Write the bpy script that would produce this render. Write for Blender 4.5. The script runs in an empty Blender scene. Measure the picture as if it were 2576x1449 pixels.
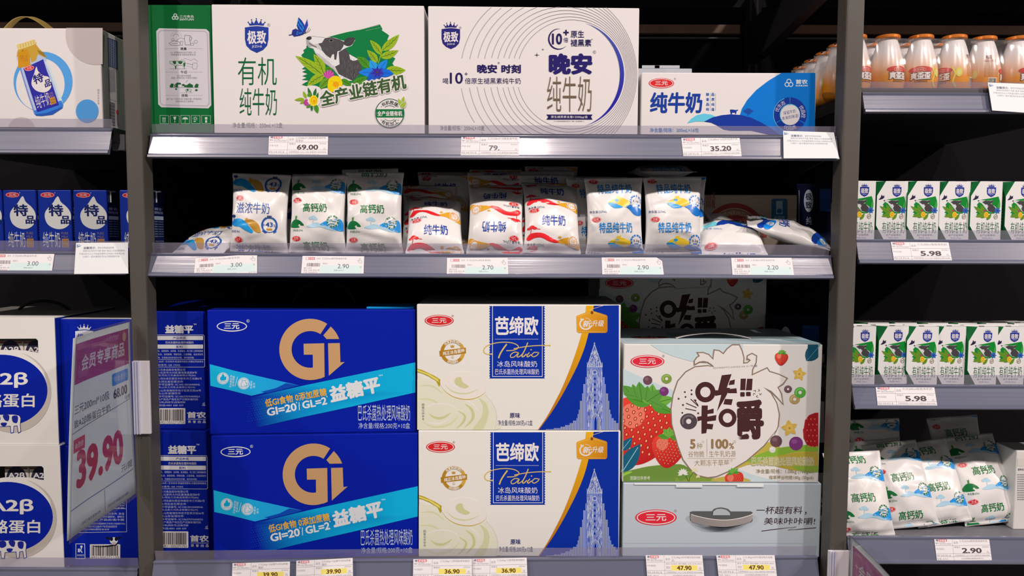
import bpy, bmesh, math, random
import numpy as np
from mathutils import Vector, Matrix
from mathutils.geometry import tessellate_polygon

SC = bpy.context.scene
COL = SC.collection
PI = math.pi
rnd = random.Random(7)

# ---------------------------------------------------------------- camera
IW, IH, FPX = 2576.0, 1449.0, 1900.0
CAMP = np.array([0.0, -1.33, 1.25])
PITCH = math.atan(0.067)
ROLL = 0.0035
fw = Vector((0, math.cos(PITCH), -math.sin(PITCH)))
r0 = Vector((1, 0, 0)); u0 = r0.cross(fw)
rt = (r0 * math.cos(ROLL) + u0 * math.sin(ROLL)).normalized()
up = rt.cross(fw).normalized()
cam_d = bpy.data.cameras.new('camera')
cam_d.sensor_width = 36.0; cam_d.lens = FPX / IW * 36.0
cam_d.clip_start = 0.05
cam = bpy.data.objects.new('camera', cam_d); COL.objects.link(cam)
cam.matrix_world = Matrix(((rt.x, up.x, -fw.x, CAMP[0]), (rt.y, up.y, -fw.y, CAMP[1]), (rt.z, up.z, -fw.z, CAMP[2]), (0, 0, 0, 1)))
SC.camera = cam
_f, _r, _u = np.array(fw), np.array(rt), np.array(up)

# ---------------------------------------------------------------- world, lamps, exposure
SC.view_settings.view_transform = 'Standard'; SC.view_settings.look = 'None'
SC.view_settings.exposure = 0.0; SC.view_settings.gamma = 1.0; SC.view_settings.use_curve_mapping = False
wd = bpy.data.worlds.new('store_ambient'); SC.world = wd; wd.use_nodes = True
wd.node_tree.nodes['Background'].inputs[0].default_value = (0.86, 0.74, 0.70, 1)
wd.node_tree.nodes['Background'].inputs[1].default_value = 0.15
for lx, lw, ax in ((-2.05, 1.0, -1.43), (0.05, 1.0, 0.03), (1.83, 1.0, 1.28), (-4.1, 1.25, -0.3), (4.1, 2.5, -0.2)):
    ld = bpy.data.lights.new('ceiling_lamp', 'SPOT'); ld.energy = 188 * lw; ld.color = (1.0, 0.845, 0.79)
    ld.shadow_soft_size = 0.07; ld.spot_size = math.radians(72); ld.spot_blend = 1.0
    lo = bpy.data.objects.new('ceiling_lamp', ld); COL.objects.link(lo)
    lo.location = (lx, -2.5, 3.6)
    lo.rotation_euler = (Vector((ax, 0.0, 0.75)) - Vector(lo.location)).to_track_quat('-Z', 'Y').to_euler()
SC.cycles.max_bounces = 6; SC.cycles.transparent_max_bounces = 16
SC.cycles.caustics_reflective = False; SC.cycles.caustics_refractive = False
try: SC.cycles.use_denoising = True
except Exception: pass

# ---------------------------------------------------------------- photo -> place
def rays(x, y):
    x = np.asarray(x, float); y = np.asarray(y, float)
    a = ((x - IW / 2) / FPX)[..., None]; b = ((y - IH / 2) / FPX)[..., None]
    return _f + _r * a - _u * b
def hit(x, y, p0, n):
    d = rays(x, y); n = np.asarray(n, float)
    t = ((np.asarray(p0, float) - CAMP) @ n) / (d @ n)
    return CAMP + d * t[..., None]
def P(x, y, Y):
    return hit(x, y, (0, Y, 0), (0, 1, 0))
def on_floor(x, y, Z):
    return hit(x, y, (0, 0, Z), (0, 0, 1))

# ---------------------------------------------------------------- materials
def lin(c):
    c = np.asarray(c, float) / 255.0
    return np.where(c <= 0.04045, c / 12.92, ((c + 0.055) / 1.055) ** 2.4)
WHITE = lin((226, 210, 206)) / 0.80
def ph(c):
    return np.clip(lin(c) / WHITE, 0.002, 0.86)
def newmat(name):
    m = bpy.data.materials.new(name); m.use_nodes = True
    b = m.node_tree.nodes['Principled BSDF']
    return m, m.node_tree, b
def solid(name, c, rough=0.5, metal=0.0, coat=0.0, noise_amt=0.0, noise_scale=40, bump=0.0, spec=0.5):
    m, nt, b = newmat(name)
    b.inputs['Base Color'].default_value = (*c, 1); b.inputs['Roughness'].default_value = rough
    b.inputs['Metallic'].default_value = metal; b.inputs['Coat Weight'].default_value = coat
    b.inputs['Specular IOR Level'].default_value = spec
    if noise_amt or bump:
        tc = nt.nodes.new('ShaderNodeTexCoord'); no = nt.nodes.new('ShaderNodeTexNoise')
        no.inputs['Scale'].default_value = noise_scale; no.inputs['Detail'].default_value = 5
        nt.links.new(tc.outputs['Object'], no.inputs['Vector'])
        if noise_amt:
            mr = nt.nodes.new('ShaderNodeMapRange'); mr.inputs[3].default_value = 1 - noise_amt; mr.inputs[4].default_value = 1 + noise_amt
            mx = nt.nodes.new('ShaderNodeMix'); mx.data_type = 'RGBA'; mx.blend_type = 'MULTIPLY'; mx.inputs[0].default_value = 1
            nt.links.new(no.outputs['Fac'], mr.inputs[0]); mx.inputs[6].default_value = (*c, 1)
            nt.links.new(mr.outputs[0], mx.inputs[7]); nt.links.new(mx.outputs[2], b.inputs['Base Color'])
        if bump:
            bp = nt.nodes.new('ShaderNodeBump'); bp.inputs['Strength'].default_value = bump; bp.inputs['Distance'].default_value = 0.002
            nt.links.new(no.outputs['Fac'], bp.inputs['Height']); nt.links.new(bp.outputs[0], b.inputs['Normal'])
    return m
def printed(name, rough, metal=0.0, coat=0.0, spec=0.4, bump=0.0, bscale=60):
    m, nt, b = newmat(name)
    at = nt.nodes.new('ShaderNodeAttribute'); at.attribute_name = 'ink'
    nt.links.new(at.outputs['Color'], b.inputs['Base Color'])
    b.inputs['Roughness'].default_value = rough; b.inputs['Metallic'].default_value = metal
    b.inputs['Coat Weight'].default_value = coat; b.inputs['Specular IOR Level'].default_value = spec
    if bump:
        tc = nt.nodes.new('ShaderNodeTexCoord'); no = nt.nodes.new('ShaderNodeTexNoise'); no.inputs['Scale'].default_value = bscale
        nt.links.new(tc.outputs['Object'], no.inputs['Vector'])
        bp = nt.nodes.new('ShaderNodeBump'); bp.inputs['Strength'].default_value = bump; bp.inputs['Distance'].default_value = 0.001
        nt.links.new(no.outputs['Fac'], bp.inputs['Height']); nt.links.new(bp.outputs[0], b.inputs['Normal'])
    return m
def clear(name, tint, haze, hazecol, gloss_rough=0.12, refl=1.0):
    m = bpy.data.materials.new(name); m.use_nodes = True; nt = m.node_tree; nt.nodes.clear()
    out = nt.nodes.new('ShaderNodeOutputMaterial'); tr = nt.nodes.new('ShaderNodeBsdfTransparent'); tr.inputs[0].default_value = (*tint, 1)
    df = nt.nodes.new('ShaderNodeBsdfDiffuse'); df.inputs[0].default_value = (*hazecol, 1)
    gl = nt.nodes.new('ShaderNodeBsdfGlossy'); gl.inputs['Roughness'].default_value = gloss_rough
    m1 = nt.nodes.new('ShaderNodeMixShader'); m1.inputs[0].default_value = haze
    m2 = nt.nodes.new('ShaderNodeMixShader'); fr = nt.nodes.new('ShaderNodeFresnel'); fr.inputs[0].default_value = 1.46
    ge = nt.nodes.new('ShaderNodeNewGeometry'); ir = nt.nodes.new('ShaderNodeMapRange'); ir.inputs[3].default_value = 1.46; ir.inputs[4].default_value = 1 / 1.46
    nt.links.new(ge.outputs['Backfacing'], ir.inputs[0]); nt.links.new(ir.outputs[0], fr.inputs[0])
    ml = nt.nodes.new('ShaderNodeMath'); ml.operation = 'MULTIPLY'; ml.inputs[1].default_value = refl
    nt.links.new(fr.outputs[0], ml.inputs[0]); nt.links.new(ml.outputs[0], m2.inputs[0])
    nt.links.new(tr.outputs[0], m1.inputs[1]); nt.links.new(df.outputs[0], m1.inputs[2])
    nt.links.new(m1.outputs[0], m2.inputs[1]); nt.links.new(gl.outputs[0], m2.inputs[2]); nt.links.new(m2.outputs[0], out.inputs[0])
    return m
M_CARD = printed('printed_carton_board', 0.5, spec=0.10)
M_PAPER = printed('printed_paper', 0.55, spec=0.3)
M_FILM = printed('printed_pouch_film', 0.30, spec=0.5, bump=0.25, bscale=90)
M_FOIL = printed('printed_metallic_board', 0.30, metal=0.35, spec=0.6)
M_BOTTLE = printed('printed_bottle_plastic', 0.28, spec=0.5)
M_BLACK = solid('black_shelf_steel', (0.010, 0.010, 0.013), 0.6, noise_amt=0.1, spec=0.15)
M_BACK = solid('black_back_panel', (0.008, 0.008, 0.010), 0.8, noise_amt=0.15, noise_scale=8, spec=0.06)
M_DECK = solid('grey_shelf_steel', (0.17, 0.175, 0.20), 0.45, noise_amt=0.06)
M_DDECK = solid('dark_shelf_steel', (0.022, 0.022, 0.026), 0.5, noise_amt=0.06)
M_POST = solid('grey_painted_steel', (0.078, 0.074, 0.065), 0.5, noise_amt=0.08, noise_scale=25)
M_WOOD = solid('brown_timber', (0.34, 0.21, 0.155), 0.6, noise_amt=0.35, noise_scale=18)
M_FLOOR = solid('grey_floor_tile', (0.25, 0.24, 0.23), 0.35, noise_amt=0.1, noise_scale=6)
M_RIBBON = solid('gold_ribbon', (0.50, 0.36, 0.10), 0.4, noise_amt=0.12, noise_scale=60)
M_STRING = solid('black_cord', (0.012, 0.012, 0.014), 0.45)
M_STRAP = solid('grey_plastic_strap', (0.60, 0.58, 0.56), 0.35)
M_CLEAR = clear('clear_plastic_riser', (0.85, 0.85, 0.89), 0.14, (0.62, 0.61, 0.74), 0.10)
M_SLEEVE = clear('clear_plastic_sleeve', (0.97, 0.97, 0.98), 0.025, (0.7, 0.7, 0.8), 0.08, 0.7)
M_SHRINK = clear('clear_shrink_film', (0.97, 0.97, 0.97), 0.05, (0.8, 0.75, 0.75), 0.07, 1.6)
def sheet_mat():      # thin paper: some light comes through from behind
    m = printed('printed_thin_sheet', 0.5, spec=0.3); nt = m.node_tree; b = nt.nodes['Principled BSDF']; out = nt.nodes['Material Output']
    at = [n for n in nt.nodes if n.bl_idname == 'ShaderNodeAttribute'][0]; tl = nt.nodes.new('ShaderNodeBsdfTranslucent'); mx = nt.nodes.new('ShaderNodeMixShader'); mx.inputs[0].default_value = 0.4
    nt.links.new(at.outputs['Color'], tl.inputs[0]); nt.links.new(b.outputs[0], mx.inputs[1]); nt.links.new(tl.outputs[0], mx.inputs[2]); nt.links.new(mx.outputs[0], out.inputs[0])
    return m
M_SHEET = sheet_mat()
def rail_mat():
    m, nt, b = newmat('glossy_price_rail_plastic')
    tc = nt.nodes.new('ShaderNodeTexCoord'); mp = nt.nodes.new('ShaderNodeMapping'); mp.inputs['Scale'].default_value = (3, 60, 260)
    no = nt.nodes.new('ShaderNodeTexNoise'); no.inputs['Scale'].default_value = 1.0; no.inputs['Detail'].default_value = 4
    nt.links.new(tc.outputs['Object'], mp.inputs[0]); nt.links.new(mp.outputs[0], no.inputs['Vector'])
    b.inputs['Base Color'].default_value = (0.13, 0.148, 0.222, 1)
    b.inputs['Roughness'].default_value = 0.26; b.inputs['Coat Weight'].default_value = 0.7; b.inputs['Coat Roughness'].default_value = 0.09
    mr = nt.nodes.new('ShaderNodeMapRange'); mr.inputs[3].default_value = 0.2; mr.inputs[4].default_value = 0.42
    nt.links.new(no.outputs['Fac'], mr.inputs[0]); nt.links.new(mr.outputs[0], b.inputs['Roughness'])
    bp = nt.nodes.new('ShaderNodeBump'); bp.inputs['Strength'].default_value = 0.12; bp.inputs['Distance'].default_value = 0.0006
    nt.links.new(no.outputs['Fac'], bp.inputs['Height']); nt.links.new(bp.outputs[0], b.inputs['Normal']); nt.links.new(bp.outputs[0], b.inputs['Coat Normal'])
    return m
M_RAIL = rail_mat()

# ---------------------------------------------------------------- meshes
def piece(V, F, C=None):
    V = np.asarray(V, float).reshape(-1, 3)
    C = np.array([0.5, 0.5, 0.5]) if C is None else np.asarray(C, float)
    if C.ndim == 1: C = np.tile(C, (len(V), 1))
    return [V, [tuple(f) for f in F], C]
def mk(name, pieces, mat, parent=None, origin=None, smooth=False, loc=None, rotz=0.0):
    """links the pieces as ONE mesh object; origin: the world point that becomes the object's own origin"""
    off = 0; V = []; F = []; C = []; MI = []
    mats = mat if isinstance(mat, (list, tuple)) else [mat]
    for p in pieces:
        V.append(p[0]); C.append(p[2]); F += [tuple(i + off for i in f) for f in p[1]]; off += len(p[0])
        MI += [p[3] if len(p) > 3 else 0] * len(p[1])
    V = np.concatenate(V); C = np.concatenate(C)
    if origin is not None: V = V - np.asarray(origin, float)
    me = bpy.data.meshes.new(name)
    me.from_pydata(V.tolist(), [], F)
    at = me.attributes.new('ink', 'FLOAT_COLOR', 'POINT')
    at.data.foreach_set('color', np.concatenate([C, np.ones((len(C), 1))], 1).astype(np.float32).ravel())
    for m in mats: me.materials.append(m)
    if len(mats) > 1: me.polygons.foreach_set('material_index', np.array(MI, dtype=np.int32))
    if smooth: me.polygons.foreach_set('use_smooth', np.ones(len(F), dtype=bool))
    me.validate(); me.update()
    o = bpy.data.objects.new(name, me); COL.objects.link(o)
    if parent is not None: o.parent = parent
    if loc is not None: o.location = loc
    elif origin is not None and parent is None: o.location = origin
    o.rotation_euler.z = rotz
    return o
def empty(name, loc, rotz=0.0):
    o = bpy.data.objects.new(name, None); COL.objects.link(o); o.location = loc; o.rotation_euler.z = rotz
    o.empty_display_size = 0.05
    return o
def tag(o, label, cat, group=None, kind=None):
    if label: o['label'] = label
    if cat: o['category'] = cat
    if group: o['group'] = group
    if kind: o['kind'] = kind
    return o
def dup(root, loc, rotz, label=None, group=None):
    r = root.copy(); COL.objects.link(r); r.location = loc; r.rotation_euler = (0, 0, rotz)
    if label: r['label'] = label
    if group: r['group'] = group
    for ch in list(root.children):
        c = ch.copy(); COL.objects.link(c); c.parent = r
        for g in ch.children:
            d = g.copy(); COL.objects.link(d); d.parent = c
    return r
def box(x0, x1, y0, y1, z0, z1, bev=0.0015, col=(0.5, 0.5, 0.5), seg=2):
    bm = bmesh.new(); bmesh.ops.create_cube(bm, size=1)
    for v in bm.verts:
        v.co = Vector((x0 if v.co.x < 0 else x1, y0 if v.co.y < 0 else y1, z0 if v.co.z < 0 else z1))
    if bev: bmesh.ops.bevel(bm, geom=bm.edges[:], offset=bev, segments=seg, affect='EDGES', profile=0.5)
    bm.verts.index_update()
    p = piece([v.co[:] for v in bm.verts], [[v.index for v in f.verts] for f in bm.faces], col); bm.free(); return p
def prism(prof, x0, x1, col=(0.5, 0.5, 0.5), y_shift=(0, 0)):
    """closed profile of (y, z) extruded along x"""
    n = len(prof); V = [(x0, y + y_shift[0], z) for y, z in prof] + [(x1, y + y_shift[1], z) for y, z in prof]
    F = [(i, (i + 1) % n, n + (i + 1) % n, n + i) for i in range(n)] + [tuple(range(n))[::-1], tuple(range(n, 2 * n))]
    return piece(V, F, col)
def strip_tube(pts, r, col=(0.5, 0.5, 0.5), seg=8):
    pts = [Vector(p) for p in pts]; V = []; F = []
    for i, p in enumerate(pts):
        t = (pts[min(i + 1, len(pts) - 1)] - pts[max(i - 1, 0)]).normalized()
        a = t.cross(Vector((0, 1, 0.01))).normalized(); b = t.cross(a)
        for k in range(seg):
            an = 2 * PI * k / seg; V.append(p + a * (r * math.cos(an)) + b * (r * math.sin(an)))
    for i in range(len(pts) - 1):
        for k in range(seg):
            F.append((i * seg + k, i * seg + (k + 1) % seg, (i + 1) * seg + (k + 1) % seg, (i + 1) * seg + k))
    F.append(tuple(range(seg))[::-1]); F.append(tuple((len(pts) - 1) * seg + k for k in range(seg)))
    return piece([v[:] for v in V], F, col)
def ribbon(pts, wvec, th, col=(0.5, 0.5, 0.5)):
    """flat band of real thickness along pts; wvec: half-width vector"""
    pts = [np.asarray(p, float) for p in pts]; w = np.asarray(wvec, float); V = []; F = []
    for i, p in enumerate(pts):
        t = pts[min(i + 1, len(pts) - 1)] - pts[max(i - 1, 0)]; n = np.cross(t, w); n = n / (np.linalg.norm(n) + 1e-9) * th / 2
        V += [p - w - n, p + w - n, p + w + n, p - w + n]
    for i in range(len(pts) - 1):
        for k in range(4): F.append((i * 4 + k, i * 4 + (k + 1) % 4, i * 4 + 4 + (k + 1) % 4, i * 4 + 4 + k))
    F.append((3, 2, 1, 0)); m = (len(pts) - 1) * 4; F.append((m, m + 1, m + 2, m + 3))
    return piece(V, F, col)
def smooth_pts(pts, n=8, closed=False):
    pts = [np.asarray(p, float) for p in pts]; N = len(pts); out = []
    rng = range(N) if closed else range(N - 1)
    for i in rng:
        if closed: a, b, c, d = pts[(i - 1) % N], pts[i], pts[(i + 1) % N], pts[(i + 2) % N]
        else: a, b, c, d = pts[max(i - 1, 0)], pts[i], pts[i + 1], pts[min(i + 2, N - 1)]
        for k in range(n):
            t = k / n
            out.append(0.5 * ((2 * b) + (c - a) * t + (2 * a - 5 * b + 4 * c - d) * t * t + (3 * b - a - 3 * c + d) * t ** 3))
    if not closed: out.append(pts[-1])
    return out

# ---------------------------------------------------------------- printed art: flat ink shapes that become faces of the thing they are printed on
_tc = bpy.data.curves.new('lettering', 'FONT'); _tc.resolution_u = 3; _tc.fill_mode = 'FRONT'; _tc.dimensions = '2D'
_to = bpy.data.objects.new('lettering', _tc); _tcache = {}
BOLD_FROM = 0.0115; SHIFT = [(math.cos(k * PI / 4), .85 * math.sin(k * PI / 4)) for k in range(8)]
def glyphs(s, bold):
    k = (s, bold)
    if k not in _tcache:
        heavy = bold if bold >= BOLD_FROM else 0.0; _tc.body = s; _tc.offset = min(bold, 0.0)
        m = _to.to_mesh()
        V = np.array([v.co[:2] for v in m.vertices], float).reshape(-1, 2); F = [tuple(p.vertices) for p in m.polygons]
        _to.to_mesh_clear()
        if len(V) and heavy:      # each shifted copy is a face layer of its own
            n = len(V); F = [tuple(i + n * k for i in f) for k in range(len(SHIFT)) for f in F]
            V = np.concatenate([V + np.array(d) * heavy for d in SHIFT])
        if len(V):
            lo = V.min(0); hi = V.max(0); V = (V - lo) / np.maximum(hi - lo, 1e-6); V[:, 1] = 1 - V[:, 1]
        _tcache[k] = (V, F, n if len(V) and heavy else 0)
    return _tcache[k]
def clip_poly(pts, x0, y0, x1, y1):
    def cut(ps, ax, lim, sgn):
        out = []
        for i in range(len(ps)):
            a, b = ps[i - 1], ps[i]; ia = sgn * (a[ax] - lim) <= 0; ib = sgn * (b[ax] - lim) <= 0
            if ia != ib:
                t = (lim - a[ax]) / (b[ax] - a[ax]); q = [a[0] + (b[0] - a[0]) * t, a[1] + (b[1] - a[1]) * t]; out.append(q)
            if ib: out.append(list(b))
        return out
    for ax, lim, sg in ((0, x0, -1), (0, x1, 1), (1, y0, -1), (1, y1, 1)):
        if len(pts) < 3: return []
        pts = cut(pts, ax, lim, sg)
    return pts
class Art:
    def __init__(s, ox=0.0, oy=0.0, sc=1.0, eps=1.4e-5):
        s.V = []; s.F = []; s.C = []; s.B = []; s.n = 0; s.eps = eps; s.clip = None; s.fr(ox, oy, sc)
    def fr(s, ox=0.0, oy=0.0, sc=1.0):
        s.f = (ox, oy, sc); return s
    def px(s, x, y): return s.f[0] + x / s.f[2], s.f[1] + y / s.f[2]
    def add(s, pts, faces, col, cp=0):
        pts = np.asarray(pts, float)
        if len(pts) == 0 or not faces: return
        if isinstance(col, tuple) and len(col) == 5 and col[0] == 'g':
            a, b = np.array(col[3], float), np.array(col[4], float); d = b - a
            t = np.clip(((pts - a) @ d) / (d @ d), 0, 1)[:, None]; c = ph(col[1]) * (1 - t) + ph(col[2]) * t
        else: c = np.tile(ph(col), (len(pts), 1))
        q = np.empty((len(pts), 3)); q[:, 0] = s.f[0] + pts[:, 0] / s.f[2]; q[:, 1] = s.f[1] + pts[:, 1] / s.f[2]
        lo, hi = q[:, :2].min(0), q[:, :2].max(0)     # lies just above whatever ink it crosses
        lay = 1.0
        if s.B:
            B = np.array(s.B); m = (B[:, 0] <= hi[0]) & (B[:, 2] >= lo[0]) & (B[:, 1] <= hi[1]) & (B[:, 3] >= lo[1])
            if m.any(): lay = B[m, 4].max() + 1
        q[:, 2] = lay; top = lay
        if cp: q[:, 2] += (np.arange(len(pts)) // cp); top = lay + len(pts) // cp - 1
        s.B.append((lo[0], lo[1], hi[0], hi[1], top))
        s.V.append(q); s.C.append(c); s.F += [tuple(i + s.n for i in f) for f in faces]; s.n += len(pts)
    def poly(s, pts, col, holes=(), sm=0):
        pts = [list(p) for p in (smooth_pts(pts, sm, True) if sm else pts)]
        if s.clip: pts = clip_poly(pts, *s.clip)
        if len(pts) < 3: return
        loops = [pts] + [[list(p) for p in h] for h in holes]
        flat = [p for l in loops for p in l]
        tri = tessellate_polygon([[Vector((p[0], p[1], 0)) for p in l] for l in loops])
        s.add(flat, [tuple(t) for t in tri], col)
    def rect(s, x0, y0, x1, y1, col, r=0):
        if r <= 0: return s.poly([(x0, y0), (x1, y0), (x1, y1), (x0, y1)], col)
        p = []
        for cx, cy, a in ((x1 - r, y0 + r, -90), (x1 - r, y1 - r, 0), (x0 + r, y1 - r, 90), (x0 + r, y0 + r, 180)):
            for k in range(5):
                an = math.radians(a + 22.5 * k); p.append((cx + r * math.cos(an), cy + r * math.sin(an)))
        s.poly(p, col)
    def ell(s, cx, cy, rx, ry, col, rot=0, n=40, a0=0, a1=360):
        c, d = math.cos(math.radians(rot)), math.sin(math.radians(rot)); p = []
        for k in range(n if a1 - a0 >= 360 else n + 1):
            an = math.radians(a0 + (a1 - a0) * k / n); x, y = rx * math.cos(an), ry * math.sin(an); p.append((cx + x * c - y * d, cy + x * d + y * c))
        s.poly(p, col)
    def ring(s, cx, cy, rx, ry, w, col, a0=0, a1=360, n=48, rot=0):
        V = []; F = []; c, d = math.cos(math.radians(rot)), math.sin(math.radians(rot))
        for k in range(n + 1):
            an = math.radians(a0 + (a1 - a0) * k / n)
            for q in (0, w):
                x, y = (rx - q) * math.cos(an), (ry - q) * math.sin(an); V.append((cx + x * c - y * d, cy + x * d + y * c))
        for k in range(n): F.append((2 * k, 2 * k + 1, 2 * k + 3, 2 * k + 2))
        s.add(V, F, col)
    def line(s, pts, w, col, closed=False, sm=0, taper=False):
        if sm: pts = smooth_pts(pts, sm, closed)
        pts = [np.asarray(p, float) for p in pts]; N = len(pts); V = []; F = []
        for i, p in enumerate(pts):
            a = pts[(i - 1) % N] if closed or i else p; b = pts[(i + 1) % N] if closed or i < N - 1 else p
            t1 = p - a; t2 = b - p; l1 = np.linalg.norm(t1); l2 = np.linalg.norm(t2)
            t1 = t1 / l1 if l1 > 1e-9 else (t2 / l2 if l2 > 1e-9 else np.array([1.0, 0])); t2 = t2 / l2 if l2 > 1e-9 else t1
            m = t1 + t2; lm = np.linalg.norm(m); m = m / lm if lm > 1e-6 else t1
            k = 1.0 / max(0.5, float(m @ t1)); n = np.array([-m[1], m[0]]) * (w / 2) * k
            if taper: n = n * max(0.08, math.sin(PI * (i / (N - 1) * 0.9 + 0.05)))
            V += [p + n, p - n]
        for i in range(N - 1 + (1 if closed else 0)):
            j = (i + 1) % N; F.append((2 * i, 2 * i + 1, 2 * j + 1, 2 * j))
        s.add(V, F, col)
    def text(s, t, x0, y0, x1, y1, col, bold=0.0, shear=0.0):
        V, F, cp = glyphs(t, bold)
        if not len(V): return
        q = np.empty_like(V); q[:, 0] = x0 + V[:, 0] * (x1 - x0) - shear * (V[:, 1] - 0.5) * (y1 - y0); q[:, 1] = y0 + V[:, 1] * (y1 - y0)
        s.add(q, F, col, cp)
    def textq(s, t, tl, tr, bl, col, bold=0.0):
        V, F, cp = glyphs(t, bold); tl, tr, bl = np.array(tl, float), np.array(tr, float), np.array(bl, float)
        s.add(tl + V[:, :1] * (tr - tl) + V[:, 1:] * (bl - tl), F, col, cp)
    def arct(s, t, cx, cy, r, a0, a1, size, col, bold=0.01, inward=False):
        for i, ch in enumerate(t):
            if ch == ' ': continue
            an = math.radians(a0 + (a1 - a0) * (i + 0.5) / len(t)); ux, uy = math.cos(an), math.sin(an)
            if inward: ex, ey = np.array([uy, -ux]), np.array([ux, uy])
            else: ex, ey = np.array([-uy, ux]), np.array([-ux, -uy])
            c = np.array([cx + ux * r, cy + uy * r]); tl = c - ex * size / 2 - ey * size / 2
            s.textq(ch, tl, tl + ex * size, tl + ey * size, col, bold)
    def leaf(s, a, b, w, col, vein=None, bend=0.0):
        a, b = np.array(a, float), np.array(b, float); d = b - a; n = np.array([-d[1], d[0]]) / (np.linalg.norm(d) + 1e-9)
        L = []; R = []; mid = []
        for k in range(9):
            t = k / 8; h = w / 2 * math.sin(PI * t ** 0.8) ** 0.9; c = a + d * t + n * bend * math.sin(PI * t)
            L.append(c + n * h); R.append(c - n * h); mid.append(c)
        s.poly(L + R[::-1][1:-1], col)
        if vein: s.line(mid[:-1], max(w * 0.05, 1.0), vein)
    def arrays(s):
        return np.concatenate(s.V), s.F, np.concatenate(s.C)
    def on_plane(s, p0, n, lift=0.0004):
        V, F, C = s.arrays(); n = np.asarray(n, float); n = n / np.linalg.norm(n)
        return [hit(V[:, 0], V[:, 1], p0, n) + n * (lift + V[:, 2:3] * s.eps), F, C]

# logos and motifs shared by several packs
RED, INK = (214, 40, 44), (40, 36, 50)
PAPER = (226, 210, 206)
def logo(a, cx, cy, rx, ry, red=RED, white=PAPER, ring=True, rot=0):
    a.ell(cx, cy, rx, ry, red, rot)
    a.ring(cx, cy, rx * 0.93, ry * 0.90, min(rx, ry) * 0.13, white, rot=rot)
    c, d = math.cos(math.radians(rot)), math.sin(math.radians(rot)); ex = np.array([c, d]); ey = np.array([-d, c]); o = np.array([cx, cy])
    tl = o - ex * rx * 0.50 - ey * ry * 0.42
    a.textq('三元', tl, tl + ex * rx * 1.0, tl + ey * ry * 0.84, white, 0.02)
def reg(a, x, y, r, col): a.ring(x, y, r, r, r * 0.18, col, n=16); a.text('R', x - r * 0.45, y - r * 0.55, x + r * 0.45, y + r * 0.55, col)
def shield(a, cx, cy, k, col, white=PAPER, simple=False):
    p = [(-125, -130), (-60, -140), (0, -145), (60, -140), (127, -130), (127, -5), (112, 65), (70, 110), (2, 142), (-65, 110), (-110, 65), (-125, -5)]
    a.poly([(cx + x * k, cy + y * k) for x, y in p], col)
    c = [(-75, -150), (-90, -184), (-60, -168), (-53, -206), (-29, -170), (-3, -218), (22, -170), (48, -206), (58, -168), (88, -184), (75, -150), (0, -156)]
    a.poly([(cx + x * k, cy + y * k) for x, y in c], col)
    for x, y in ((-90, -186), (-54, -212), (-3, -224), (50, -212), (90, -186)): a.ell(cx + x * k, cy + y * k, 7 * k, 7 * k, col, n=10)
    a.text('极致', cx - 100 * k, cy - 98 * k, cx + 103 * k, cy + 48 * k, white, 0.03)
    a.text('JIZHI', cx - 52 * k, cy + 62 * k, cx + 54 * k, cy + 92 * k, white, 0.01)
def trefoil(a, cx, cy, r, col, w=0.34):
    for an in (-90, 30, 150):
        x, y = cx + 0.5 * r * math.cos(math.radians(an)), cy + 0.5 * r * math.sin(math.radians(an))
        a.ring(x, y, r * 0.55, r * 0.55, r * w * 0.5, col, n=24)
def barcode(a, x0, y0, x1, y1, fg=(35, 30, 35), bg=PAPER, digits=None, seed=3):
    g = random.Random(seed); a.rect(x0, y0, x1, y1, bg, (y1 - y0) * 0.04)
    x = x0 + (x1 - x0) * 0.05; hi = y1 - (y1 - y0) * (0.2 if digits else 0.08); u = (x1 - x0) / 95.0; V = []; F = []
    while x < x1 - (x1 - x0) * 0.06:
        w = u * g.choice((1, 1, 2, 3)); n = len(V); V += [(x, y0 + (y1 - y0) * 0.08), (x + w, y0 + (y1 - y0) * 0.08), (x + w, hi), (x, hi)]; F.append((n, n + 1, n + 2, n + 3)); x += w + u * g.choice((1, 1, 2))
    a.add(V, F, fg)
    if digits: a.text(digits, x0 + (x1 - x0) * .05, hi + (y1 - hi) * .15, x1 - (x1 - x0) * .05, y1 - (y1 - hi) * .1, fg)
def star(a, cx, cy, r, q, n, col, rot=-90):
    a.poly([(cx + (r if i % 2 == 0 else q) * math.cos(math.radians(rot + 180 * i / n)), cy + (r if i % 2 == 0 else q) * math.sin(math.radians(rot + 180 * i / n))) for i in range(2 * n)], col)
def flower(a, cx, cy, r, n, col, mid, w=0.55, rot=0):
    for i in range(n):
        an = math.radians(rot + 360 * i / n); a.leaf((cx, cy), (cx + r * math.cos(an), cy + r * math.sin(an)), r * w, col)
    a.ell(cx, cy, r * 0.25, r * 0.25, mid, n=16)
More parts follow.
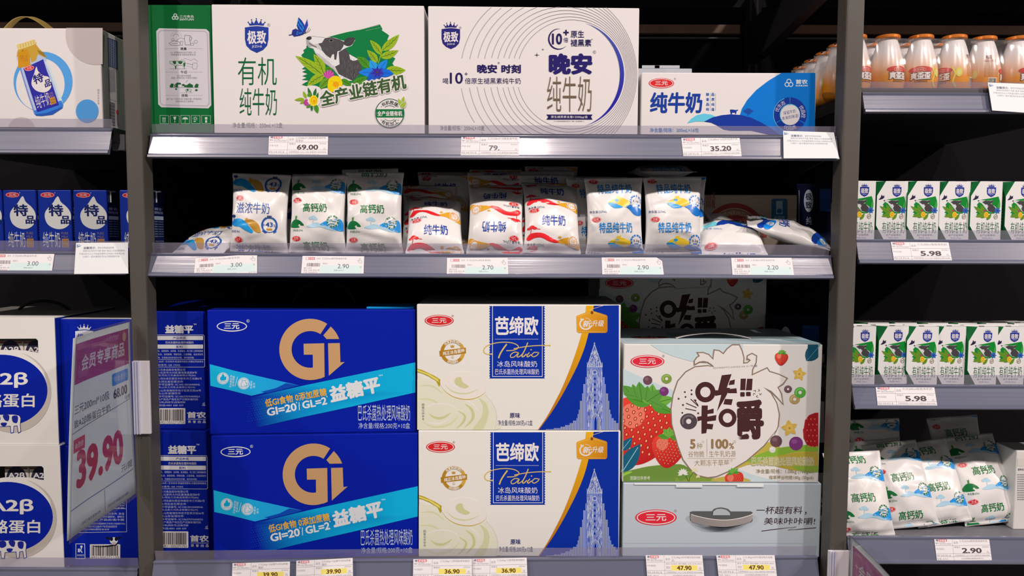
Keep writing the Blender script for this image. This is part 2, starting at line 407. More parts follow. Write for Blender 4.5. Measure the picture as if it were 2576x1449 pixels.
# ================================================================ artwork of the cartons (read off the photograph)
def art_organic():
    a = Art(540, 0, 4.261); G = (12, 92, 52); LIME = (148, 172, 34); LG = (74, 140, 34); DK = (40, 80, 30)
    shield(a, 450, 425, 1.0, (34, 56, 146)); reg(a, 580, 268, 16, (150, 140, 150))
    a.text('有机', 250, 615, 665, 912, G, -0.006); a.text('纯牛奶', 268, 945, 668, 1238, G, -0.004)
    a.text('净含量/规格：250mL×12盒', 192, 1313, 728, 1372, (158, 144, 146))
    # butterfly
    a.poly([(965, 275), (992, 205), (1002, 270), (972, 345), (950, 330)], (44, 60, 160))
    a.poly([(900, 185), (935, 222), (962, 265), (970, 345), (905, 345), (880, 275)], (36, 52, 140))
    for i, (x, y) in enumerate(((903, 225), (918, 250), (935, 270), (950, 300), (900, 270), (918, 300), (938, 322))): a.leaf((x - 8, y - 22), (x + 8, y + 20), 15, (30, 128, 215))
    a.poly([(835, 322), (872, 306), (910, 335), (962, 348), (920, 382), (850, 394), (826, 362)], (36, 48, 130))
    for x, y in ((890, 345), (912, 356), (885, 366), (930, 352)): a.ell(x, y, 11, 6, (40, 130, 220), -20, 12)
    a.line([(795, 378), (830, 372), (850, 360)], 9, (44, 44, 100)); a.line([(932, 375), (978, 346)], 8, (40, 40, 70))
    a.line([(960, 360), (1000, 330), (1015, 295)], 3, (40, 40, 60)); a.line([(965, 362), (1010, 340), (1030, 312)], 3, (40, 40, 60))
    # green brush field
    a.poly([(1190, 405), (1300, 375), (1420, 345), (1560, 318), (1770, 262), (1785, 285), (1798, 312), (1790, 325), (1832, 352), (1870, 380), (1852, 420), (1862, 500), (1880, 600), (1936, 625), (1905, 680), (1950, 750), (1850, 800), (1600, 860), (1400, 900), (1150, 950), (1080, 950), (1000, 925), (935, 908), (1010, 862), (935, 855), (990, 832), (940, 815), (1000, 792), (940, 770), (990, 746), (935, 740), (990, 700), (960, 640), (930, 590), (962, 562), (950, 540), (985, 515), (985, 492), (1100, 470)], (10, 116, 60))
    for x0, y0, x1, y1 in ((1540, 325, 1760, 272), (1620, 330, 1780, 295), (945, 890, 1020, 870)): a.line([(x0, y0), (x1, y1)], 7, PAPER, taper=True)
    # cow
    LT, CD = (222, 212, 210), (78, 72, 74)
    a.poly([(983, 432), (990, 402), (1030, 388), (1110, 395), (1180, 405), (1240, 398), (1300, 410), (1350, 428), (1385, 440), (1440, 405), (1500, 405), (1506, 432), (1472, 490), (1400, 517), (1440, 580), (1530, 630), (1570, 700), (1582, 770), (1480, 868), (1362, 862), (1320, 800), (1270, 740), (1150, 655), (1080, 570), (1058, 522), (1010, 508), (985, 465)], LT)
    a.poly([(1110, 468), (1150, 460), (1182, 410), (1250, 400), (1340, 425), (1390, 450), (1380, 500), (1350, 545), (1318, 550), (1304, 642), (1284, 640), (1280, 582), (1262, 585), (1242, 626), (1192, 590), (1150, 540), (1140, 505)], CD)
    a.poly([(1330, 560), (1400, 518), (1440, 570), (1455, 640), (1490, 655), (1535, 640), (1572, 700), (1582, 770), (1480, 868), (1400, 830), (1330, 795), (1290, 715), (1340, 690)], CD)
    a.line([(990, 402), (1030, 388), (1110, 395), (1180, 405)], 4, (120, 112, 112)); a.line([(985, 465), (1010, 508), (1058, 522), (1080, 570), (1150, 655), (1270, 740), (1320, 800), (1362, 862)], 5, (150, 140, 140)); a.poly([(1060, 478), (1095, 470), (1112, 470), (1140, 510), (1150, 545), (1090, 520)], (196, 184, 184)); a.poly([(1150, 655), (1080, 570), (1100, 570), (1200, 640), (1290, 730), (1330, 800), (1270, 740)], (190, 178, 178))
    a.leaf((1385, 480), (1510, 408), 92, (66, 62, 64)); a.line([(1400, 480), (1490, 425)], 10, (120, 110, 112), taper=True)
    a.ell(1012, 412, 30, 20, (60, 54, 58), -15); a.ell(1000, 410, 8, 6, (20, 18, 20), n=12)
    a.poly([(983, 432), (1000, 425), (1020, 450), (1060, 478), (1095, 500), (1085, 512), (1050, 500), (1010, 506), (985, 465)], (168, 156, 156)); a.line([(1010, 462), (1050, 488), (1095, 508)], 6, (60, 54, 56), sm=5)
    a.ell(1250, 434, 17, 12, (28, 24, 26), 15, 16); a.ring(1250, 434, 24, 17, 5, (130, 120, 120), n=20)
    g = random.Random(5)
    for i in range(60):
        x, y = 1350 + g.random() * 190, 600 + g.random() * 220
        if y > 560 + (x - 1340) * .45 and y < 850: a.line([(x, y), (x + g.uniform(-6, 4), y + g.uniform(18, 42))], 2.2, (120, 112, 112) if i % 2 else (46, 42, 44))
    for i in range(26):
        x, y = 1120 + g.random() * 160, 560 + g.random() * 150
        if abs((y - 560) - (x - 1100) * .85) < 60: a.line([(x, y), (x + 14, y + g.uniform(14, 30))], 2, (168, 156, 156))
    for i in range(22):
        x, y = 1150 + g.random() * 190, 430 + g.random() * 120
        if y < 560 - abs(x - 1250) * .3: a.line([(x, y), (x + g.uniform(-8, 20), y + g.uniform(4, 16))], 2, (118, 110, 110))
    # leaves and flowers
    for p, q, w, c in (((1190, 830), (866, 598), 105, LIME), ((1175, 800), (1062, 580), 98, LIME), ((1180, 800), (990, 925), 92, LIME), ((1240, 840), (1118, 962), 84, (104, 152, 36)), ((1790, 545), (1978, 370), 92, LIME), ((1790, 590), (1665, 430), 74, LIME), ((1775, 615), (1972, 540), 84, LIME), ((1745, 675), (1634, 538), 76, LIME), ((1835, 745), (2048, 752), 100, LIME), ((1660, 730), (1525, 608), 88, LG), ((1480, 895), (1642, 818), 70, LG), ((1362, 850), (1474, 915), 66, LG), ((1180, 740), (1270, 740), 50, LG)):
        a.leaf(p, q, w, c, DK, bend=w * .10)
        d = np.array(q) - np.array(p); nn = np.array([-d[1], d[0]]) / np.linalg.norm(d)
        for t in (.25, .42, .6): 
            m = np.array(p) + d * t; a.line([m, m + d * .16 + nn * w * .3], 2.4, DK); a.line([m, m + d * .16 - nn * w * .22], 2.4, DK)
    a.line([(1755, 680), (1790, 560), (1810, 500)], 8, LIME)
    for an in range(0, 360, 24): a.line([(1650, 632), (1650 + 44 * math.cos(math.radians(an)), 632 + 34 * math.sin(math.radians(an)))], 8, (30, 92, 170), taper=True)
    for q, w, c in (((1662, 645), 92, (40, 150, 232)), ((1852, 640), 88, (30, 128, 222)), ((1542, 778), 96, (30, 120, 220)), ((1922, 792), 90, (20, 100, 205)), ((1636, 862), 90, (26, 84, 190)), ((1800, 850), 86, (24, 76, 180))):
        a.leaf((1745, 775), q, w, c); a.line([(1745, 775), (1745 + (q[0] - 1745) * .8, 775 + (q[1] - 775) * .8)], 4, (30, 60, 160))
    a.ell(1745, 778, 62, 44, (62, 62, 172)); star(a, 1745, 775, 80, 30, 7, (54, 44, 150)); a.ell(1745, 775, 16, 12, (80, 60, 60), n=12)
    for an in range(-170, 20, 17): a.leaf((1225, 840), (1225 + 66 * math.cos(math.radians(an)), 810 + 66 * math.sin(math.radians(an))), 26, (178, 56, 140) if an % 2 else (206, 92, 165))
    a.poly([(1215, 900), (1225, 850), (1265, 822), (1310, 815), (1350, 840), (1372, 895), (1355, 930), (1300, 955), (1260, 990), (1215, 950)], (250, 198, 14), sm=4)
    a.ell(1300, 905, 34, 30, (232, 150, 20), 20, 24); a.line([(1240, 870), (1290, 880), (1320, 915)], 4, (226, 160, 20), sm=4); a.line([(1350, 865), (1320, 890), (1300, 930)], 4, (226, 160, 20), sm=4)
    # spray at the start of the slogan
    a.poly([(985, 930), (1080, 920), (1140, 960), (1140, 1060), (1110, 1130), (1010, 1130), (975, 1020)], PAPER, sm=4)
    for p, q, w, c in (((1040, 1060), (1000, 935), 38, (36, 110, 52)), ((1065, 1040), (1088, 945), 36, (36, 110, 52)), ((1090, 1070), (1112, 990), 28, (36, 110, 52)), ((985, 1056), (950, 978), 34, LIME), ((1000, 1040), (1030, 990), 40, (90, 142, 40)), ((960, 1060), (858, 1072), 34, LIME), ((975, 1075), (915, 1112), 30, LIME), ((1030, 1120), (984, 1156), 34, LG), ((1040, 1130), (1042, 1194), 26, (36, 110, 52)), ((1080, 1120), (1105, 1216), 50, LG)): a.leaf(p, q, w, c, DK)
    for an in range(60, 300, 30): a.leaf((990, 1090), (990 + 40 * math.cos(math.radians(an)), 1100 + 42 * math.sin(math.radians(an))), 20, (186, 64, 146))
    a.ell(1062, 1080, 46, 58, (250, 200, 20)); a.ring(1066, 1078, 30, 38, 8, (226, 150, 20)); a.ell(1068, 1085, 12, 16, (236, 140, 20), n=14)
    a.textq('全产业链有机', (1104, 974), (2052, 770), (1128, 1164), PAPER, 0.125)
    a.textq('全产业链有机', (1118, 985), (2038, 787), (1142, 1150), (62, 88, 50), 0.035)
    a.ell(1878, 1215, 158, 158, PAPER); a.ring(1878, 1215, 157, 157, 9, (40, 84, 74)); a.rect(1732, 1172, 2026, 1262, (22, 110, 58))
    a.text('全产业链有机', 1745, 1190, 2012, 1246, PAPER, 0.03)
    a.arct('有机牧场', 1878, 1215, 116, -136, -44, 44, (50, 62, 60), 0.02); a.arct('有机加工', 1878, 1215, 116, 136, 44, 44, (50, 62, 60), 0.02, True)
    a.ring(1878, 1215, 84, 84, 5, (90, 90, 90), -130, -50); a.ring(1878, 1215, 84, 84, 5, (90, 90, 90), 50, 130)
    for x, y in ((1790, 1145), (1966, 1145), (1788, 1290), (1968, 1290)): a.ell(x, y, 5, 5, (50, 62, 60), n=10)
    for p, q, w in (((2000, 1140), (1968, 1055), 34), ((2010, 1110), (2032, 1032), 32), ((1995, 1160), (2054, 1090), 44)): a.leaf(p, q, w + 10, PAPER); a.leaf(p, q, w, LIME, PAPER)
    return a

def art_night():
    a = Art(1070, 0, 4.261); N = (38, 26, 86); BR = (112, 92, 74)
    a.clip = None
    Ls = [981, 928, 873, 818, 757, 689, 617, 545, 462, 375]; box_ = (38, 76, 2272, 1438)
    for i, L in enumerate(Ls):
        R = 2150 + 13 * i; cx, r = (L + R) / 2, (R - L) / 2; run = []
        for k in range(0, 241):
            an = 2 * PI * k / 240; x, y = cx + r * math.cos(an), 798 + r * math.sin(an)
            ok = box_[0] < x < box_[2] and box_[1] < y < box_[3] and not (x < 1200 and 636 < y < 926) and not (x < 640 and 1330 < y < 1405)
            if ok: run.append((x, y))
            if (not ok or k == 240) and len(run) > 1:
                a.line(run, 3.4, (128, 116, 124)); run = []
            elif not ok: run = []
    pts = []; inn = []
    for k in range(41):
        th = -74 + 148 * k / 40; t = 44 * max(0.0, math.cos(math.radians(th * 90 / 74))) ** 1.3 + 1
        c, s_ = math.cos(math.radians(th)), math.sin(math.radians(th)); pts.append((1560 + 570 * c, 798 + 570 * s_)); inn.append((1560 + (570 - t) * c, 798 + (570 - t) * s_))
    V = [p for q in zip(pts, inn) for p in q]
    a.add(V, [(2 * k, 2 * k + 1, 2 * k + 3, 2 * k + 2) for k in range(40)], ('g', (72, 84, 160), (40, 34, 150), (1800, 260), (2000, 1100)))
    shield(a, 272, 415, .785, (40, 34, 112)); reg(a, 375, 297, 12, (120, 110, 130))
    a.text('晚安', 555, 690, 770, 786, N, 0.045); reg(a, 786, 676, 11, N); a.text('时刻', 814, 692, 1024, 786, N, 0.04)
    a.text('喝', 188, 840, 246, 900, N); a.text('10', 262, 778, 402, 898, N, 0.015); a.text('+', 420, 776, 455, 810, N, 0.01); a.text('倍原生褪黑素纯牛奶', 424, 836, 1022, 900, N, 0.004)
    V = []; n = 48
    for k in range(n + 1):
        an = math.radians(40 + 240 * k / n); t = 16 * math.sin(PI * k / n) + 1; V += [(1425 + 110 * math.cos(an), 420 + 112 * math.sin(an)), (1425 + (110 - t) * math.cos(an), 420 + (112 - t) * math.sin(an))]
    a.add(V, [(2 * k, 2 * k + 1, 2 * k + 3, 2 * k + 2) for k in range(n)], N)
    a.text('10', 1356, 358, 1466, 478, N, 0.035); a.rect(1478, 341, 1537, 357, N); a.rect(1499, 320, 1516, 379, N); a.text('倍', 1480, 403, 1530, 455, N)
    a.text('原生', 1558, 328, 1702, 405, N, 0.012); a.text('褪黑素', 1557, 422, 1778, 498, N, 0.012); a.text('*', 1776, 414, 1794, 434, N)
    a.text('晚安', 1323, 572, 1790, 800, (38, 28, 98), 0.055); reg(a, 1812, 558, 17, (130, 120, 130))
    a.text('纯牛奶', 1305, 820, 1782, 1198, BR, -0.006)
    a.poly([(1297, 1228), (1792, 1228), (1774, 1254), (1792, 1281), (1297, 1281), (1318, 1254)], (36, 28, 84)); a.text('原生褪黑素含量12500pg/盒', 1346, 1240, 1740, 1271, PAPER, 0.01)
    a.text('*与三元极致低脂高蛋白纯牛奶（每盒）相比褪黑素以上', 1376, 1293, 1702, 1307, (90, 80, 100))
    star(a, 1195, 590, 31, 5, 4, (60, 36, 70)); star(a, 1259, 531, 18, 3, 4, (60, 36, 70))
    a.text('净含量/规格：250mL×10盒', 158, 1345, 634, 1398, (150, 138, 142))
    return a

def art_pure():
    a = Art(1600, 0, 3.45); B, D, C = (0, 112, 196), (22, 52, 144), (100, 190, 224)
    a.poly([(1262, 633), (1150, 700), (1045, 780), (965, 868), (918, 945), (902, 998), (1080, 1060), (1200, 1135), (1262, 1186), (1552, 1186), (1556, 633)], B)
    a.poly([(443, 1070), (480, 1030), (525, 1000), (590, 986), (650, 994), (690, 1010), (640, 1035), (590, 1056), (520, 1054)], C)
    a.poly([(590, 1056), (660, 1020), (740, 1000), (820, 992), (910, 998), (1000, 1022), (1090, 1065), (1180, 1120), (1225, 1155), (1262, 1186), (1180, 1175), (1000, 1135), (820, 1135), (760, 1125), (700, 1088), (650, 1065)], D)
    a.poly([(815, 952), (828, 950), (870, 955), (888, 950), (880, 962), (872, 965), (868, 990), (860, 990), (858, 978), (834, 978), (832, 992), (824, 992), (818, 975)], D)
    for x, y, r in ((950, 966, 20), (975, 955, 24), (995, 966, 20), (965, 975, 20), (985, 985, 12)): a.ell(x, y, r, r * .62, (28, 70, 150), n=18)
    a.line([(968, 970), (970, 1005)], 7, (28, 70, 150)); a.line([(985, 985), (970, 995)], 5, (28, 70, 150))
    logo(a, 220, 722, 110, 44); reg(a, 338, 684, 8, (150, 120, 120))
    a.text('纯牛奶', 122, 800, 575, 983, (24, 58, 146), 0.032, 0.04)
    for x, t in ((621, '醇香品味'), (667, '品质纯造')):
        for i, ch in enumerate(t): a.text(ch, x - 13, 806 + 43 * i, x + 13, 833 + 43 * i, (40, 100, 180), 0.012)
        a.line([(x + 23, 808), (x + 23, 962)], 2, (90, 130, 190))
    trefoil(a, 1326, 724, 38, (225, 225, 235)); a.text('首农', 1385, 690, 1488, 730, (225, 225, 235), 0.035); a.text('SUNLON', 1385, 737, 1488, 751, (225, 225, 235), 0.035)
    for s0, e0 in ((-88, 28), (32, 148), (152, 268)): a.ring(1335, 995, 146, 150, 60, D, s0, e0); a.ring(1335, 995, 88, 92, 6, C, s0, e0)
    a.ring(1335, 995, 145, 149, 4, (120, 190, 230), 100, 250)
    a.ell(1337, 998, 84, 88, PAPER); a.textq('保留牛奶', (1275, 968), (1382, 946), (1280, 1000), D, 0.0); a.textq('本来的味道!', (1263, 1014), (1408, 986), (1268, 1046), D, 0.0)
    a.arct('优生态', 1335, 995, 117, 192, 248, 36, PAPER, 0.01); a.arct('优品控', 1335, 995, 117, -40, 14, 36, PAPER, 0.01); a.arct('优品质', 1335, 995, 117, 116, 64, 36, PAPER, 0.01, True)
    a.text('净含量/规格：200mL×16包', 120, 1110, 545, 1148, (96, 140, 196), 0.015)
    return a

def art_green_end():
    a = Art(0, 0, 3.622); W, L = (205, 210, 200), (132, 122, 128)
    trefoil(a, 1597, 156, 32, W, 0.6); a.text('三元食品', 1637, 138, 1766, 163, W, 0.02); a.text('SANYUAN', 1638, 167, 1766, 188, W, 0.02)
    a.poly([(1425, 285), (1450, 258), (1880, 266), (1908, 292), (1926, 960), (1900, 988), (1470, 978), (1442, 950)], (218, 204, 208))
    for q in (14, 20): a.line([(1425 + q, 290 + q), (1455 + q * .6, 262 + q), (1878 - q * .6, 268 + q), (1907 - q, 296 + q * .6), (1923 - q, 955 - q * .6), (1898 - q * .6, 984 - q), (1474 + q * .6, 974 - q), (1444 + q, 946 - q * .6)], 2.2, L, closed=True)
    # morning: sun, jug, glass, fruit
    a.ring(1605, 335, 26, 26, 4, L, 180, 360); K = (108, 104, 100)
    for k in range(9): an = math.radians(190 + 20 * k); a.line([(1605 + 34 * math.cos(an), 335 + 34 * math.sin(an)), (1605 + 58 * math.cos(an), 335 + 56 * math.sin(an))], 2, L)
    a.line([(1685, 322), (1735, 326), (1728, 355), (1738, 410), (1690, 410), (1682, 360)], 4, K, closed=True); a.line([(1732, 335), (1750, 345), (1735, 375)], 4, K, sm=4)
    a.line([(1645, 378), (1668, 378), (1664, 414), (1650, 414)], 3, K, closed=True); a.ring(1785, 382, 17, 15, 3, K); a.ring(1752, 404, 18, 12, 3, K); a.ring(1575, 362, 12, 14, 3, K)
    a.line([(1540, 395), (1590, 370), (1640, 385), (1640, 415), (1560, 414)], 3.5, K, closed=True); a.line([(1560, 400), (1620, 395)], 3, K); a.line([(1600, 380), (1640, 345), (1680, 355)], 3, K)
    for y, t in ((445, '清晨'), (657, '午后'), (870, '夜晚')): a.text(t, 1642 + (y - 445) * .025, y - 13, 1702 + (y - 445) * .025, y + 14, (60, 70, 60), 0.02); a.line([(1508, y), (1625, y)], 2, L); a.line([(1715, y), (1850, y)], 2, L)
    for t, x0, x1, y in (('以一杯醇香有机奶开启新一天', 1555, 1786, 470), ('把希望填满 迎接有机新生活', 1562, 1783, 490), ('经过城市的喧嚣', 1615, 1740, 682), ('浅尝一杯有机奶 尽享时光美妙', 1560, 1797, 702), ('放下这一天的忙碌 安静的喝一杯有机奶', 1520, 1836, 894), ('轻轻地和自己道晚安', 1603, 1764, 916)): a.text(t, x0, y, x1, y + 18, (96, 96, 92), 0.008)
    # afternoon: cow, hills, jar
    GR = (40, 96, 54)
    a.poly([(1545, 560), (1560, 550), (1580, 556), (1680, 556), (1690, 572), (1684, 600), (1680, 628), (1672, 628), (1668, 598), (1608, 596), (1606, 628), (1598, 628), (1588, 592), (1570, 582), (1550, 580)], (205, 200, 196)); a.line([(1545, 560), (1580, 556), (1680, 556), (1690, 572), (1682, 628), (1668, 598), (1608, 596), (1602, 628), (1588, 592), (1550, 580)], 3, GR, closed=True)
    for p in ([(1575, 560), (1605, 560), (1600, 585), (1582, 580)], [(1625, 560), (1665, 562), (1650, 585), (1630, 578)], [(1672, 575), (1690, 575), (1684, 610), (1674, 600)], [(1598, 600), (1608, 600), (1605, 628), (1598, 628)]): a.poly(p, GR, sm=3)
    a.line([(1640, 552), (1690, 532), (1740, 552), (1770, 535), (1805, 560)], 2.5, L); a.line([(1545, 628), (1700, 628)], 2.5, K); a.line([(1762, 575), (1795, 575), (1800, 600), (1790, 630), (1760, 630), (1752, 600)], 3, L, closed=True); a.line([(1700, 580), (1760, 588)], 3, GR); a.line([(1700, 600), (1760, 618)], 2, L)
    # evening: barn, trees, grazing cow
    a.poly([(1590, 798), (1590, 772), (1615, 752), (1650, 756), (1650, 798)], GR); a.poly([(1700, 798), (1700, 778), (1728, 758), (1760, 776), (1760, 798)], GR); a.line([(1600, 770), (1600, 796)], 2, W); a.rect(1622, 770, 1660, 798, (218, 204, 208)); a.line([(1622, 770), (1660, 770), (1660, 798), (1622, 798)], 2.5, GR, closed=True)
    for x, y, r in ((1570, 772, 15), (1565, 785, 18), (1672, 775, 13), (1690, 785, 14), (1795, 775, 16), (1790, 788, 18), (1606, 812, 10), (1790, 822, 13)): a.ell(x, y, r, r * .75, GR, n=16)
    a.line([(1545, 798), (1815, 798)], 2.5, GR); a.ell(1718, 822, 30, 13, (205, 200, 196)); a.ring(1718, 822, 30, 13, 3, GR); a.ell(1710, 820, 10, 8, GR, n=10); a.line([(1700, 830), (1700, 846)], 4, GR); a.line([(1738, 830), (1738, 846)], 4, GR); a.line([(1640, 846), (1760, 846)], 2, L)
    for x in (1695, 1700, 1706): a.line([(x, 750 - (x - 1695)), (x + 5, 742 - (x - 1695))], 2.5, GR)
    # handling marks
    for i in range(5):
        x0 = 1458 + 95 * i; a.line([(x0, 1052), (x0 + 80, 1054), (x0 + 80, 1128), (x0 + 1, 1126)], 3, W, closed=True)
    for x in (1487, 1504): a.poly([(x, 1068), (x - 8, 1080), (x - 3, 1080), (x - 3, 1108), (x + 3, 1108), (x + 3, 1080), (x + 8, 1080)], W)
    a.line([(1482, 1113), (1512, 1113)], 3, W); a.poly([(1580, 1064), (1607, 1064), (1602, 1088), (1596, 1092), (1596, 1108), (1604, 1114), (1584, 1114), (1592, 1108), (1592, 1092), (1585, 1088)], W)
    a.ell(1688, 1088, 26, 20, W, 0, 24, 180, 360); a.line([(1688, 1088), (1688, 1115), (1680, 1115)], 3, W); a.ring(1780, 1082, 12, 12, 4, W); 
    for k in range(8): an = PI / 4 * k; a.line([(1780 + 15 * math.cos(an), 1082 + 15 * math.sin(an)), (1780 + 24 * math.cos(an), 1082 + 22 * math.sin(an))], 3, W)
    a.ell(1775, 1112, 12, 8, W, 0, 12, 180, 360); a.rect(1868, 1068, 1890, 1090, W); a.rect(1870, 1096, 1888, 1118, W)
    return a

def art_gift():
    a = Art(0, 0, 3.622); a.clip = (-420, 255, 936, 1178); GY, BL = (200, 180, 176), (84, 152, 226)
    a.ell(875, 315, 276, 276, GY, n=80); a.ell(197, 1192, 126, 126, GY, n=60); a.ell(795, 1013, 103, 107, BL)
    o = [(393 + 268 * math.cos(2 * PI * k / 64), 745 + 273 * math.sin(2 * PI * k / 64)) for k in range(64)]
    i = [(369 + 221 * math.cos(2 * PI * k / 64), 770 + 240 * math.sin(2 * PI * k / 64)) for k in range(64)]
    a.poly(o, BL); a.poly(i, PAPER)
    a.poly([(152, 520), (200, 470), (395, 480), (432, 560), (470, 640), (520, 790), (576, 950), (572, 985), (480, 1046), (380, 1058), (330, 1055), (255, 860), (190, 640)], (176, 186, 228)); a.line([(178, 560), (195, 650), (262, 870), (320, 1040)], 12, (120, 130, 190)); a.line([(420, 560), (460, 640), (515, 790), (560, 930)], 22, (205, 210, 232))
    a.poly([(308, 1010), (560, 915), (577, 955), (572, 985), (480, 1046), (380, 1058), (330, 1055)], (52, 120, 205)); a.poly([(318, 1042), (420, 1030), (570, 972), (566, 990), (480, 1046), (380, 1058), (330, 1055)], (36, 84, 170))
    a.poly([(215, 625), (395, 540), (430, 650), (475, 760), (540, 958), (342, 1024), (285, 850)], (46, 42, 150))
    a.poly([(155, 520), (160, 470), (170, 450), (325, 400), (360, 445), (405, 490), (430, 530), (400, 520), (345, 495), (330, 550), (290, 570), (262, 480), (200, 500)], (198, 150, 52)); a.poly([(340, 455), (400, 480), (425, 528), (360, 490)], (150, 112, 40))
    a.poly([(157, 408), (200, 396), (308, 360), (318, 372), (324, 402), (178, 452), (166, 446)], (222, 192, 118), sm=3)
    for k in range(6): a.line([(185 + 24 * k, 402 - 7 * k), (192 + 24 * k, 440 - 8 * k)], 4, (180, 144, 70))
    a.poly([(166, 490), (205, 458), (248, 450), (272, 500), (280, 600), (168, 622)], (205, 138, 26)); a.ring(208, 462, 8, 8, 3, (120, 80, 20), n=14); a.text('特品', 185, 500, 255, 560, (180, 112, 24))
    a.poly([(333, 608), (350, 650), (400, 690), (440, 700), (470, 745), (465, 800), (430, 835), (385, 842), (330, 825), (292, 780), (292, 730), (310, 680)], PAPER, sm=5)
    logo(a, 268, 622, 46, 24, rot=-10)
    a.textq('特', (296, 690), (385, 655), (315, 775), (40, 36, 110), 0.03); a.textq('品', (400, 735), (462, 712), (415, 800), (40, 36, 110), 0.03)
    a.textq('纯牛奶', (312, 880), (438, 835), (345, 995), PAPER, -0.005); a.textq('PURE', (438, 850), (482, 836), (442, 868), (160, 120, 130)); a.textq('MILK', (444, 872), (492, 856), (448, 892), (160, 120, 130)); a.poly([(450, 895), (500, 880), (516, 940), (466, 958)], (196, 132, 48)); a.textq('净含量', (458, 905), (498, 893), (462, 922), (90, 60, 40)); a.textq('200mL', (464, 930), (504, 917), (468, 947), (90, 60, 40))
    for k, ch in enumerate('图案仅供参考'): a.text(ch, 888, 812 + 24 * k, 906, 832 + 24 * k, (178, 164, 164))
    return a

def art_patio():
    a = Art(1030, 740, 4.025); B = (12, 46, 152); CR = (230, 220, 196); SH = (204, 194, 142); GD = (206, 160, 64)
    a.clip = (79, 112, 2121, 1373)
    a.poly([(80, 862), (160, 850), (260, 870), (340, 950), (560, 1060), (740, 995), (790, 1035), (845, 1110), (880, 1200), (884, 1280), (868, 1372), (82, 1372)], ('g', (226, 216, 196), (222, 212, 186), (480, 900), (300, 1370)), sm=5)
    a.line([(770, 1020), (842, 1110), (880, 1210), (880, 1290), (866, 1366)], 6, (208, 198, 190), sm=6)
    a.poly([(700, 1050), (780, 1110), (800, 1220), (740, 1370), (640, 1370), (730, 1240), (740, 1130)], (210, 201, 160), sm=5)
    for p, w in (([(200, 1210), (260, 1250), (340, 1250), (420, 1200)], 26), ([(130, 1290), (250, 1345), (400, 1320), (500, 1230)], 22), ([(560, 1110), (630, 1170), (640, 1260), (560, 1350)], 30), ([(490, 1180), (560, 1230), (540, 1300), (470, 1365)], 24), ([(90, 930), (230, 930), (340, 1010)], 18), ([(90, 1060), (220, 1070), (330, 1130)], 20)): a.line(p, w, SH if w > 22 else (213, 204, 164), sm=8, taper=True)
    for p in ([(150, 1150), (280, 1110), (430, 1130), (500, 1200)], [(180, 1300), (300, 1310), (410, 1260)], [(520, 1060), (640, 1110), (700, 1200)]): a.line(p, 20, (234, 225, 206), sm=8, taper=True)
    a.poly([(78, 752), (130, 768), (200, 800), (260, 830), (318, 868), (318, 900), (300, 940), (270, 880), (190, 830), (120, 800), (78, 790)], (176, 150, 36)); a.poly([(78, 762), (200, 806), (290, 860), (300, 890), (180, 815), (78, 778)], (226, 204, 96))
    a.poly([(312, 870), (340, 850), (420, 800), (520, 778), (620, 790), (690, 830), (740, 890), (768, 985), (720, 1030), (640, 1060), (550, 1064), (450, 1040), (370, 990), (320, 930)], (232, 222, 206), sm=5)
    a.line([(318, 925), (370, 990), (450, 1040), (550, 1064), (640, 1060), (720, 1030), (768, 990)], 9, (196, 160, 60), sm=8, taper=True)
    a.poly([(470, 850), (520, 840), (540, 890), (600, 930), (560, 955), (490, 930), (455, 890)], (206, 196, 146), sm=5); a.line([(360, 920), (450, 990), (580, 1005), (700, 960)], 16, (211, 202, 160), sm=8, taper=True); a.line([(400, 850), (430, 920), (500, 960)], 18, (238, 229, 214), sm=8, taper=True); a.line([(560, 830), (640, 860), (690, 920)], 22, (238, 229, 216), sm=8, taper=True)
    # blue corner with gold band
    L = [(1790, 116), (1768, 300), (1738, 420), (1692, 570), (1632, 740), (1552, 935), (1472, 1095), (1392, 1240), (1300, 1374)]
    R = [(1866, 116), (1846, 250), (1812, 400), (1770, 550), (1702, 720), (1612, 900), (1530, 1050), (1430, 1210), (1310, 1374)]
    Ls, Rs = smooth_pts(L, 5), smooth_pts(R, 5)
    a.poly([tuple(p) for p in Rs] + [(2120, 1374), (2120, 112)], B)
    a.add([p for q in zip(Ls, Rs) for p in q], [(2 * k, 2 * k + 1, 2 * k + 3, 2 * k + 2) for k in range(len(Ls) - 1)], ('g', (238, 170, 26), (190, 108, 22), (1800, 116), (1400, 1240)))
    # church drawn in white lines
    W = (206, 206, 226)
    def top(x):
        d = abs(x - 1876)
        for lim, y in ((80, 735), (98, 840), (116, 910), (132, 1005), (146, 1080), (160, 1170), (172, 1215), (190, 1255), (215, 1280), (250, 1305), (300, 1325), (350, 1342), (420, 1356), (500, 1366)):
            if d <= lim: return y
        return 1370
    x = 1385
    while x < 2118:
        if abs(x - 1876) > 74: a.line([(x, top(x)), (x, 1373)], 5, W)
        x += 11.5
    a.poly([(1873, 500), (1800, 735), (1952, 735)], (92, 104, 176)); a.poly([(1798, 735), (1952, 735), (1956, 1373), (1794, 1373)], (116, 126, 188))
    a.line([(1873, 488), (1873, 520)], 5, W); a.line([(1865, 498), (1881, 498)], 4, W); a.line([(1873, 505), (1800, 735), (1952, 735), (1873, 505)], 5, W)
    g = random.Random(11)
    for i in range(110):
        y = g.uniform(560, 725); h = (y - 500) / 235 * 74; x = 1873 + g.uniform(-h, h); a.line([(x, y), (x + g.uniform(-14, 14), y + g.uniform(6, 26))], 3, W)
    for i in range(300):
        x, y = g.uniform(1798, 1950), g.uniform(740, 1340); 
        if abs(x - 1878) < 15: continue
        a.line([(x, y), (x + g.uniform(-4, 4), y + g.uniform(20, 60))], 3.2, W if g.random() < .8 else B)
    for k in range(9): a.line([(1800 + 19 * k, 735), (1800 + 19 * k, 690 - 10 * (k % 2))], 4, W)
